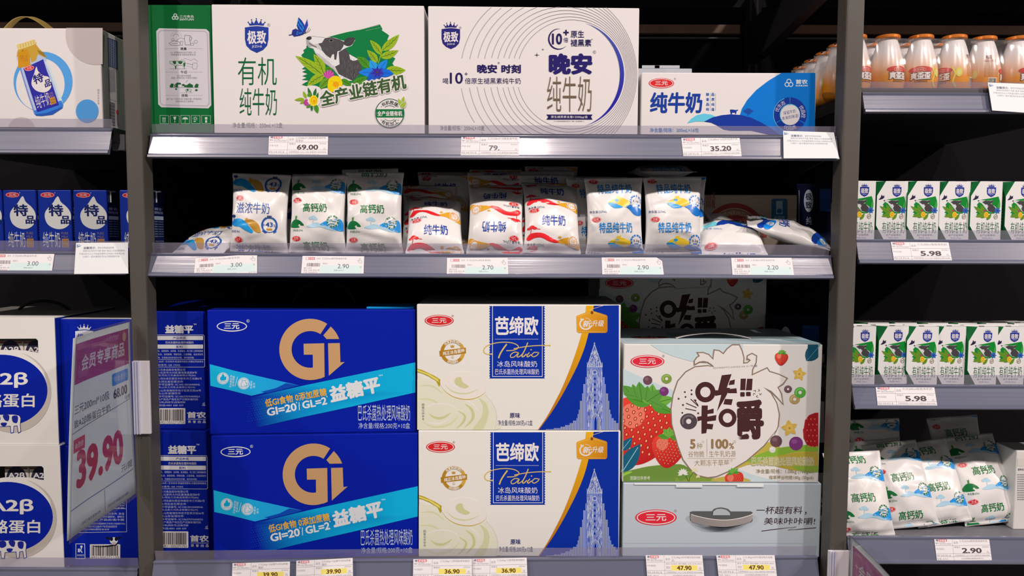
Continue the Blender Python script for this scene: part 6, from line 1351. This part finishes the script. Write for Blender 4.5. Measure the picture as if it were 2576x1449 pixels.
# white and blue pouches lying
pouch('blue', 28, 1845, 640, .016, Z2, 'white and blue pouch lying low, left of the other lying one', G2, W=.122, H=.140, T=.040, lean=(48, 84), yaw=-3, seed=51, sag=.6)
pouch('blue', 70, 1850, 640, .150, Z2, 'white and blue pouch propped up behind the two lying ones', G2, W=.09, H=.105, T=.03, lean=(20, 40), yaw=25, seed=52)
def lying(kind, phase, label, x, y, z, yaw, pitch, tilt, seed, W, H, T, flip=False):
    pcs = pouch_mesh(kind, phase, W, H, T, 90, 90, seed, flip, .25)
    for p in pcs: p[0][:, 1] -= H / 2
    o = mk('milk_pouch', pcs, M_FILM, None, None, True); tag(o, label, 'milk pouch', G2)
    o.matrix_world = Matrix.Translation((x, y, z)) @ Matrix.Rotation(math.radians(tilt), 4, 'Y') @ Matrix.Rotation(math.radians(pitch), 4, 'X') @ Matrix.Rotation(math.radians(yaw), 4, 'Z')
    return o
q = P(1972, 600, .065)
lying('blue', 84, 'white and blue pouch lying crosswise at the right end, propped on its neighbour', float(q[0]), .064, Z2 + .026, 78, 16, 14, 53, .104, .150, .036, True)
# right bay
pouch('calcium', 80, 2178, 1360, .000, Z4, 'calcium pouch half hidden by the right upright, nearest the front edge', G4, T=.040, lean=(14, 30), yaw=-3, roll=-4, seed=61, H=.152)
pouch('calcium', 66, 2292, 1330, .040, Z4, 'leaning calcium pouch with full print, second from the right upright', G4, T=.044, lean=(18, 32), yaw=-2, roll=-7, seed=62, H=.158)
pouch('calcium', 84, 2378, 1330, .052, Z4, 'leaning calcium pouch wedged between its two fuller neighbours', G4, T=.034, lean=(18, 30), yaw=2, roll=-8, seed=63, H=.156)
pouch('calcium', 66, 2496, 1316, .062, Z4, 'leaning calcium pouch rightmost in the front row, nearest the carton', G4, T=.044, lean=(16, 30), yaw=2, roll=-6, seed=64, H=.166)
pouch('calcium', 50, 2212, 1330, .120, Z4, 'calcium pouch standing highest behind the right upright, in shadow', G4, T=.036, lean=(6, 10), yaw=2, roll=-2, seed=65, H=.185)
pouch('calcium', 58, 2232, 1330, .085, Z4, 'calcium pouch tucked between the front pouches near the upright', G4, T=.034, lean=(10, 22), yaw=2, roll=-5, seed=66, H=.150)
pouch('calcium', 30, 2428, 1330, .130, Z4, 'calcium pouch behind the rightmost leaning one, its top in shadow', G4, T=.034, lean=(10, 14), yaw=2, roll=-4, seed=67, H=.186)
ta = Art(2060, 1040, 3.543); 
ta.rect(1770, 400, 1840, 470, (214, 198, 190)); ta.text('营养成分', 1772, 490, 1840, 510, INK, .01)
for k in range(12): ta.text('配料表能量蛋白质', 1768, 540 + 20 * k, 1846, 552 + 20 * k, (90, 84, 90))
carton('milk_pack', 'white pack with small print cut off by the right picture edge', 'milk pack', 2549, 2640, 1314, 1134, .05, .05, .06, (220, 206, 200), ta, Z=Z4)

# ================================================================ price tags and notices
def quad_map(a, tw, th_, q):
    """template coordinates -> photo coordinates by the four corners (tl, tr, br, bl)"""
    V, F, C = a.arrays(); V = V.copy(); s, t = V[:, :1] / tw, V[:, 1:2] / th_; q = np.array(q, float)
    V[:, :2] = q[0] * (1 - s) * (1 - t) + q[1] * s * (1 - t) + q[2] * s * t + q[3] * (1 - s) * t
    return V, F, C
def card(name, label, cat, group, key, q, a, tw, th_, lift=.0022, thick=.0004, col=(228, 214, 216), corner=None, yoff=0.0):
    s = SH[key]; p0 = s['p0'] + np.array([0, -yoff, 0]); n = s['n']
    if s['swing']:
        xm = float(P(q[0][0], q[0][1], -.04)[0]); t = (s['X1'] - xm) / (s['X1'] - s['X0']); p0 = p0 - np.array([0, s['swing'] * t, 0]); ang = s['swing'] / (s['X1'] - s['X0'])
        n = np.array([-ang * n[1] * -1, n[1], n[2]]); n = n / np.linalg.norm(n); p0 = np.array([xm, p0[1], p0[2]])
    if key == 'c3': lift += .003
    V, F, C = quad_map(a, tw, th_, q); W3 = hit(V[:, 0], V[:, 1], p0, n) + n * (lift + thick + V[:, 2:3] * 1e-5)
    out = corner or [(0, 0), (tw, 0), (tw, th_), (0, th_)]
    b = Art(0, 0, 1); b.poly(out, col); bv, _, _ = quad_map(b, tw, th_, q); P3 = hit(bv[:, 0], bv[:, 1], p0, n); k = len(P3)
    bp = piece(np.concatenate([P3 + n * (lift + thick), P3 + n * lift]), [tuple(range(k)), tuple(range(2 * k - 1, k - 1, -1))] + [(i, i + k, (i + 1) % k + k, (i + 1) % k) for i in range(k)], ph(col))
    o = mk(name, [bp, [W3, F, C]], M_PAPER, origin=P3.mean(0)); tag(o, label, cat, group); return o
TG = 'price tags in the shelf rails'
GR, PK = (112, 104, 112), (206, 84, 96)
def tag_table(price, name1, place, spec, name2='', yellow=False, code='6921355270567', was=None, glare=False):
    a = Art(0, 0, 1); K_ = (86, 76, 84)
    a.rect(40, 3, 118, 24, (214, 92, 104)); a.text('京客隆', 46, 6, 112, 21, (232, 214, 218), .03); a.text('城', 12, 4, 36, 23, (70, 50, 100), .02); a.text('编码', 8, 30, 36, 46, GR, .006); a.text('317362', 44, 25, 96, 36, GR); a.text(code, 44, 38, 156, 50, GR)
    a.line([(168, 2), (162, 183)], 2, GR); 
    for y, x0 in ((58, 4), (126, 4), (152, 4)): a.line([(x0, y), (514, y - 2)], 2, GR)
    a.text('品名', 178, 22, 218, 42, GR, .008); a.text(name1, 232, 10, 496, 30, GR, .006)
    if name2: a.text(name2, 234, 34, 234 + 22 * len(name2), 54, GR, .006)
    a.text('产地 ' + place, 6, 78, 84, 94, GR, .004); 
    if not was: a.text('零售价', 178, 64, 236, 80, GR, .004); a.text('店号0024', 440, 64, 500, 76, GR)
    a.text('等级 合格 单位 盒', 4, 134, 138, 148, GR, .006); a.text('规格 ' + spec, 4, 162, 104, 176, GR, .006)
    if yellow: a.rect(224, 82, 462, 126, (244, 208, 108)); a.text('元', 474, 100, 498, 120, GR)
    else: a.text('元', 476, 106, 498, 122, GR)
    x0 = 246 if not yellow else 275; x1 = 432 if not yellow else 408
    if was: a.text('原价 %s元 降价幅度 让利 店号 0024' % was, 178, 64, 500, 78, GR); a.text('现价', 178, 90, 216, 112, GR)
    if not glare: a.text(price, x0, 78 if not yellow else 86, x1, 122 if not yellow else 123, (74, 58, 66) if not yellow else (96, 62, 20), .035)
    else: a.text(price, x0, 78, x0 + 96, 122, (120, 108, 120), .035)  # glare over the price: digits cut short and paled in the print
    a.text('价格举报电话 12315 12345 监督电话 4008100688', 178, 134, 500, 147, GR); a.text('北京京客隆商业集团股份有限公司', 232, 160, 438, 175, GR)
    return a
def tag_code(price, name1, spec):
    a = Art(0, 0, 1); a.rect(150, 86, 500, 165, (206, 218, 228)); a.line([(30, 12), (104, 12), (104, 34), (30, 34)], 2.5, PK, closed=True); a.rect(52, 14, 102, 32, PK); a.text('京客隆', 54, 16, 100, 30, (232, 214, 218), .02); a.text('品名', 122, 16, 152, 30, GR); a.text(name1, 164, 14, 370, 32, GR, .004)
    barcode(a, 34, 62, 160, 100, (110, 90, 90), (228, 214, 216), seed=len(price) + int(float(price) * 10)); a.text('零售价', 172, 62, 214, 76, GR); a.text(price, 298, 72, 392, 112, (84, 80, 92), .008); a.text('元', 482, 92, 498, 108, GR); a.text('规格 ' + spec, 270, 124, 346, 138, GR)
    for k, t in enumerate(('编码 262007', '等级 合格 单位 袋', '产地 见商品标识')): a.text(t, 18, 104 + 20 * k, 18 + (70, 130, 116)[k], 118 + 20 * k, GR)
    a.text('价格举报电话 12315 12345  监督电话 4008100688', 16, 166, 346, 180, GR); a.text('店号 0024', 446, 166, 512, 178, GR)
    a.line([(470, 50), (462, 40), (466, 36), (476, 44), (476, 22), (482, 20), (484, 38), (496, 40), (498, 56), (490, 64), (476, 62), (470, 50)], 2.2, GR)
    return a
TQ = lambda x0, y0, x1, y1, x2, y2, x3, y3: [(x0, y0), (x1, y1), (x2, y2), (x3, y3)]
for lab, key, q, a in (
    ('price tag reading 69.00 under the cow carton', 'c1', TQ(678, 343, 826.5, 343, 825, 396, 676, 396), tag_table('69.00', '三元250ml*12极致有机纯牛奶', '北京', '250ml*12', '百条封')),
    ('price tag reading 79 under the circle carton, glare painted into its print', 'c1', TQ(1161, 344, 1307, 345, 1306, 398, 1159, 398), tag_table('79.', '三元250ml*10晚安纯牛奶', '北京', '250ml*10', glare=True)),
    ('price tag reading 35.20 under the low blue carton', 'c1', TQ(1713, 349, 1859, 345, 1865, 398, 1719, 401), tag_table('35.20', '三元200ml*16百利包纯牛奶', '见商品标识', '200ml*16')),
    ('price tag reading 5.98 on the upper green carton shelf', 'r2', TQ(2239, 610, 2384, 611, 2394, 662, 2248, 662), tag_table('5.98', '三元200ml极致有机奶', '河北石家庄', '200ml')),
    ('price tag reading 5.98 on the lower green carton shelf', 'r3', TQ(2201, 973, 2348, 973, 2357, 1028, 2207, 1028), tag_table('5.98', '三元200ml极致有机奶', '河北石家庄', '200ml')),
    ('price tag reading 2.90 below the leaning pouches, right bottom shelf', 'r4', TQ(2348, 1355, 2486, 1355, 2493, 1409, 2355, 1410), tag_table('2.90', '三元227ml高钙原味纯牛奶', '见商品标识', '227ml')),
    ('yellow price tag reading 39.90, left of the pair under the blue cartons', 'c3', TQ(588, 1416, 732, 1412, 731, 1467, 586, 1470), tag_table('39.90', '三元200g*10益糖平0添加蔗糖', '见商品标识', '200g', '酸奶', True)),
    ('yellow price tag reading 39.90, right of the pair under the blue cartons', 'c3', TQ(748, 1410, 889, 1403, 890, 1458, 747, 1464), tag_table('39.90', '三元200g*10益糖平0添加蔗糖', '见商品标识', '200g', '酸奶', True)),
    ('yellow price tag reading 36.90, left of the touching pair under the cream cartons', 'c3', TQ(1041, 1406, 1188, 1405, 1188, 1460, 1040, 1461), tag_table('36.90', '三元200g*12芭缔欧原味酸奶', '见商品标识', '200g', '', True)),
    ('yellow price tag reading 36.90, right of the touching pair under the cream cartons', 'c3', TQ(1189, 1405, 1325, 1402, 1327, 1458, 1189, 1459), tag_table('36.90', '三元200g*12芭缔欧原味酸奶', '见商品标识', '200g', '', True)),
    ('yellow price tag reading 47.90, left of the pair under the grey carton', 'c3', TQ(1623, 1396, 1765, 1396, 1770, 1452, 1627, 1452), tag_table('47.90', '三元180g*6咔咔嚼谷物风味酸', '安徽芜湖', '180g*6', '奶', True, was='59.40')),
    ('yellow price tag reading 47.90, right of the pair under the grey carton', 'c3', TQ(1800, 1396, 1946, 1396, 1952, 1450, 1806, 1450), tag_table('47.90', '三元180g*6咔咔嚼谷物风味酸', '安徽芜湖', '180g*6', '奶', True, was='59.40'))):
    card('price_tag', lab, 'price tag', TG, key, q, a, 516, 183)
for lab, key, q, a, cor in (
    ('price tag reading 3.00 below the tan and blue pouches', 'c2', TQ(493, 651, 648, 640, 648, 688, 489, 696), tag_code('3.00', '三元230ml滋浓牛奶', '230ml'), None),
    ('price tag reading 2.90 below the two green-printed pouches', 'c2', TQ(762, 645, 917, 646, 915, 696, 758, 695), tag_code('2.90', '三元227ml高钙原味纯牛奶', '227ml'), None),
    ('price tag reading 2.70 below the red pouches', 'c2', TQ(1125, 650, 1277, 650, 1279, 698, 1124, 697), tag_code('2.70', '三元227ml利乐枕奶', '227ml'), None),
    ('price tag reading 2.90 with a cut corner below the yellow and blue pouches', 'c2', TQ(1513, 649, 1666, 649, 1670, 698, 1515, 698), tag_code('2.90', '三元227ml特品纯牛奶', '227ml'), [(0, 0), (466, 0), (510, 34), (516, 183), (0, 183)]),
    ('price tag reading 2.20 below the lying white and blue pouches', 'c2', TQ(1838, 650, 1990, 650, 1997, 698, 1842, 697), tag_code('2.20', '三元200ml百利包纯牛奶', '200ml'), None),
    ('price tag reading 3.00 below the dark blue cartons', 'l2', TQ(-14, 638, 139, 639, 132, 689, -20, 689), tag_code('3.00', '三元200ml特品纯牛奶', '200ml'), None)):
    card('price_tag', lab, 'price tag', TG, key, q, a, 516, 183, corner=cor)
def notice():
    a = Art(0, 0, 1); N = (92, 92, 116)
    a.poly([(8, 10), (30, 14), (52, 26), (30, 36), (8, 42)], (120, 130, 156)); a.poly([(8, 10), (52, 26), (24, 26)], (200, 204, 214))
    a.text('温馨提示:', 68, 34, 180, 56, N, .02); a.text('请您文明诚信购物!', 196, 36, 346, 54, N, .008)
    for t, x0, x1, y in (('商超内在逗地不归赔“拿走”商品三天或虚假索赔', 66, 442, 62), ('价值2000元以上可依盗窃罪刑,切勿因小贪铸成大错', 34, 438, 88), ('让我们一起共建良好安全文明购物环境!', 64, 396, 112)): a.text(t, x0, y, x1, y + 17, N, .008)
    return a
na = notice()
for lab, key, q, yo in (
    ('white notice card clipped to the rail right of the low blue carton', 'c1', TQ(1968, 332, 2095, 336, 2108, 401, 1969, 401), .004),
    ('white notice card clipped to the rail before the dark blue cartons', 'l2', TQ(195, 613, 325, 612, 326, 690, 190, 691), .004),
    ('white notice card clipped to the rail before the bottles', 'r1', TQ(2481, 211, 2612, 216, 2624, 290, 2492, 281), .006)):
    card('notice_card', lab, 'notice card', 'notice cards on the rails', key, q, na, 470, 270, lift=.004, yoff=yo, col=(222, 214, 222))

# ================================================================ hanging member-price signs
SW, SHH = 210.0, 297.0
def sign_art(full=True):
    a = Art(0, 0, 1); MG, N = (176, 52, 120), (70, 66, 84)
    a.rect(10, 10, 202, 70, MG)
    for x, y, w, h in ((60, 16, 30, 10), (120, 12, 46, 12), (20, 50, 40, 14), (150, 56, 40, 10)): a.poly([(x, y), (x + w, y + 3), (x + w - 6, y + h), (x + 4, y + h - 2)], (196, 88, 146))
    a.text('京客隆', 18, 14, 44, 20, (220, 170, 196)); star(a, 26, 40, 7, 2, 4, (226, 200, 214)); a.ell(186, 22, 7, 8, (226, 176, 150), n=18)
    a.text('会员专享商品', 34, 30, 186, 54, (232, 214, 222), .03, .12)
    a.rect(138, 77, 198, 97, (40, 140, 214), 3); a.text('非会员价:', 144, 82, 194, 92, (220, 226, 240), .01); a.text('68.00', 142, 103, 192, 119, (60, 54, 64), .035); a.text('元/提', 182, 121, 202, 128, N)
    a.text('三元200ml*10极', 14, 101, 128, 115, N, .004); a.text('致A2β酪蛋白牛奶', 14, 123, 130, 137, N, .004); a.line([(8, 142), (202, 130)], 1, N)
    a.rect(14, 152, 50, 172, (214, 70, 84)); a.text('会员价', 18, 158, 46, 167, (232, 206, 210), .02)
    a.text('39.90', 24, 172, 170, 230, (206, 44, 84), .05); a.text('元/提', 160, 234, 200, 246, N, .004)
    a.line([(8, 256), (202, 252)], 1.4, (90, 110, 150)); a.line([(106, 256), (106, 292)], .8, N); a.text('扫码关注京客隆会员小程序', 114, 284, 180, 289, N, .004); a.text('扫码下载京客隆APP', 40, 284, 92, 289, N, .004)
    return a
def sign(label, hinge_x, hinge_y, pts_px, ytop, ybot, right_hinge, art, holder):
    """a sheet hung on the upright and bent towards the aisle; pts_px: photo columns at equal steps along the sheet, from the post outwards"""
    base = P(hinge_x, (ytop + ybot) / 2, -.050); step = .21 / (len(pts_px) - 1); cur = np.array([base[0], base[1]]); path = [cur]
    for px in pts_px[1:]:
        d = rays(px, (ytop + ybot) / 2); d2 = np.array([d[0], d[1]]); d2 = d2 / np.linalg.norm(d2); c = CAMP[:2] - cur; b = c @ d2; disc = b * b - (c @ c - step * step)
        t = -b - math.sqrt(max(disc, 0.0)); cur = CAMP[:2] + d2 * t if disc > 0 else cur + step * np.array([0, -1.0]); path.append(cur)
    path = np.array(path); zt_ = float(P(hinge_x, ytop, -.050)[2]); zb2 = zt_ - .297
    sp = np.array(smooth_pts(path, 5)); L = np.concatenate([[0], np.cumsum(np.linalg.norm(np.diff(sp, axis=0), axis=1))]); L = L / L[-1]
    def S(s, t, off):      # s: 0 at the post .. 1 outwards, t: 0 top .. 1 bottom
        x, y = np.interp(s, L, sp[:, 0]), np.interp(s, L, sp[:, 1]); e = 1e-3; dx = np.interp(np.minimum(s + e, 1), L, sp[:, 0]) - np.interp(np.maximum(s - e, 0), L, sp[:, 0]); dy = np.interp(np.minimum(s + e, 1), L, sp[:, 1]) - np.interp(np.maximum(s - e, 0), L, sp[:, 1])
        l = np.hypot(dx, dy) + 1e-12; nx, ny = (dy / l, -dx / l)
        sgn = 1.0 if right_hinge else -1.0
        nx, ny = nx * -sgn, ny * -sgn
        sway = .006 * (t - .3) ** 2
        x = x - (.022 if right_hinge else -.02) * (t - .35) * s ** 1.5
        return np.stack([x + nx * (off + sway), y + ny * (off + sway), zt_ + (zb2 - zt_) * t], -1)
    nsx, nt = 24, 12; U, T_ = np.meshgrid(np.linspace(0, 1, nsx + 1), np.linspace(0, 1, nt + 1)); U, T_ = U.ravel(), T_.ravel(); n = nsx + 1
    grid = [(j * n + i, j * n + i + 1, j * n + n + i + 1, j * n + n + i) for j in range(nt) for i in range(nsx)]
    root = empty('price_sign', (float(base[0]), float(base[1]), zb2)); tag(root, label, 'sign', 'hanging member price signs'); o = np.array(root.location)
    def closed(o1, o2, m=0.0):
        a_, b_ = S(U * (1 + 0) , T_ * (1 + m * 2) - m, o1), S(U, T_ * (1 + m * 2) - m, o2); k = len(a_); F = grid + [tuple(k + i for i in f[::-1]) for f in grid]
        rim = list(range(nsx + 1)) + [j * n + nsx for j in range(1, nt + 1)] + [nt * n + i for i in range(nsx - 1, -1, -1)] + [j * n for j in range(nt - 1, 0, -1)]
        F += [(rim[i], rim[i] + k, rim[(i + 1) % len(rim)] + k, rim[(i + 1) % len(rim)]) for i in range(len(rim))]
        return np.concatenate([a_, b_]), F
    V, F = closed(.0002, -.0002); sheet = piece(V, F, ph((222, 216, 228)))
    aV, aF, aC = art.arrays(); bm = bmesh.new(); cl = bm.verts.layers.float_color.new('ink'); vs = [bm.verts.new(v) for v in aV]
    for v, c in zip(vs, aC): v[cl] = (*c, 1)
    for f in aF:
        try: bm.faces.new([vs[i] for i in f])
        except ValueError: pass
    for i in range(1, nsx): bmesh.ops.bisect_plane(bm, geom=bm.verts[:] + bm.edges[:] + bm.faces[:], plane_co=(i / nsx * SW, 0, 0), plane_no=(1, 0, 0), dist=1e-6)
    for i in range(1, nt): bmesh.ops.bisect_plane(bm, geom=bm.verts[:] + bm.edges[:] + bm.faces[:], plane_co=(0, i / nt * SHH, 0), plane_no=(0, 1, 0), dist=1e-6)
    bm.verts.index_update(); aV = np.array([v.co[:] for v in bm.verts]); aC = np.array([v[cl][:3] for v in bm.verts]); aF = [tuple(v.index for v in f.verts) for f in bm.faces]; bm.free()
    s_ = 1 - aV[:, 0] / SW if right_hinge else aV[:, 0] / SW
    mk('printed_sheet', [sheet, [S(s_, aV[:, 1] / SHH, .0005 + aV[:, 2] * 1e-5), aF, aC]], M_SHEET, root, o, True)
    V, F = closed(.0030, .0026, .016); mk('clear_sleeve', [piece(V, F)], M_SLEEVE, root, o, True)
    hx0, hx1, hy0, hy1 = holder
    a0, a1 = P(hx0, hy0, -.050), P(hx1, hy1, -.050)
    hp_ = [box(float(a0[0]), float(a1[0]), -.0505, -.0445, float(a1[2]), float(a0[2]), .001, ph((222, 206, 206)))]
    for k in range(3): x = float(a0[0]) + .002 + .0045 * k; hp_.append(box(x - .0011, x + .0011, -.054, -.050, float(a1[2]), float(a0[2]), .0006, ph((200, 190, 204))))
    mk('holder_clip', hp_, M_CARD, root, o)
    return root
sign('member price sign reading 39.90 hanging from the left upright', 332, 1024, (333, 297, 258, 216, 176), 810, 1240, True, sign_art(), (333, 379, 908, 1092))
sign('magenta member price sign hanging low on the right upright', 2134, 1550, (2134, 2170, 2207, 2246, 2286), 1352, 1775, False, sign_art(), (2085, 2131, 1386, 1560))
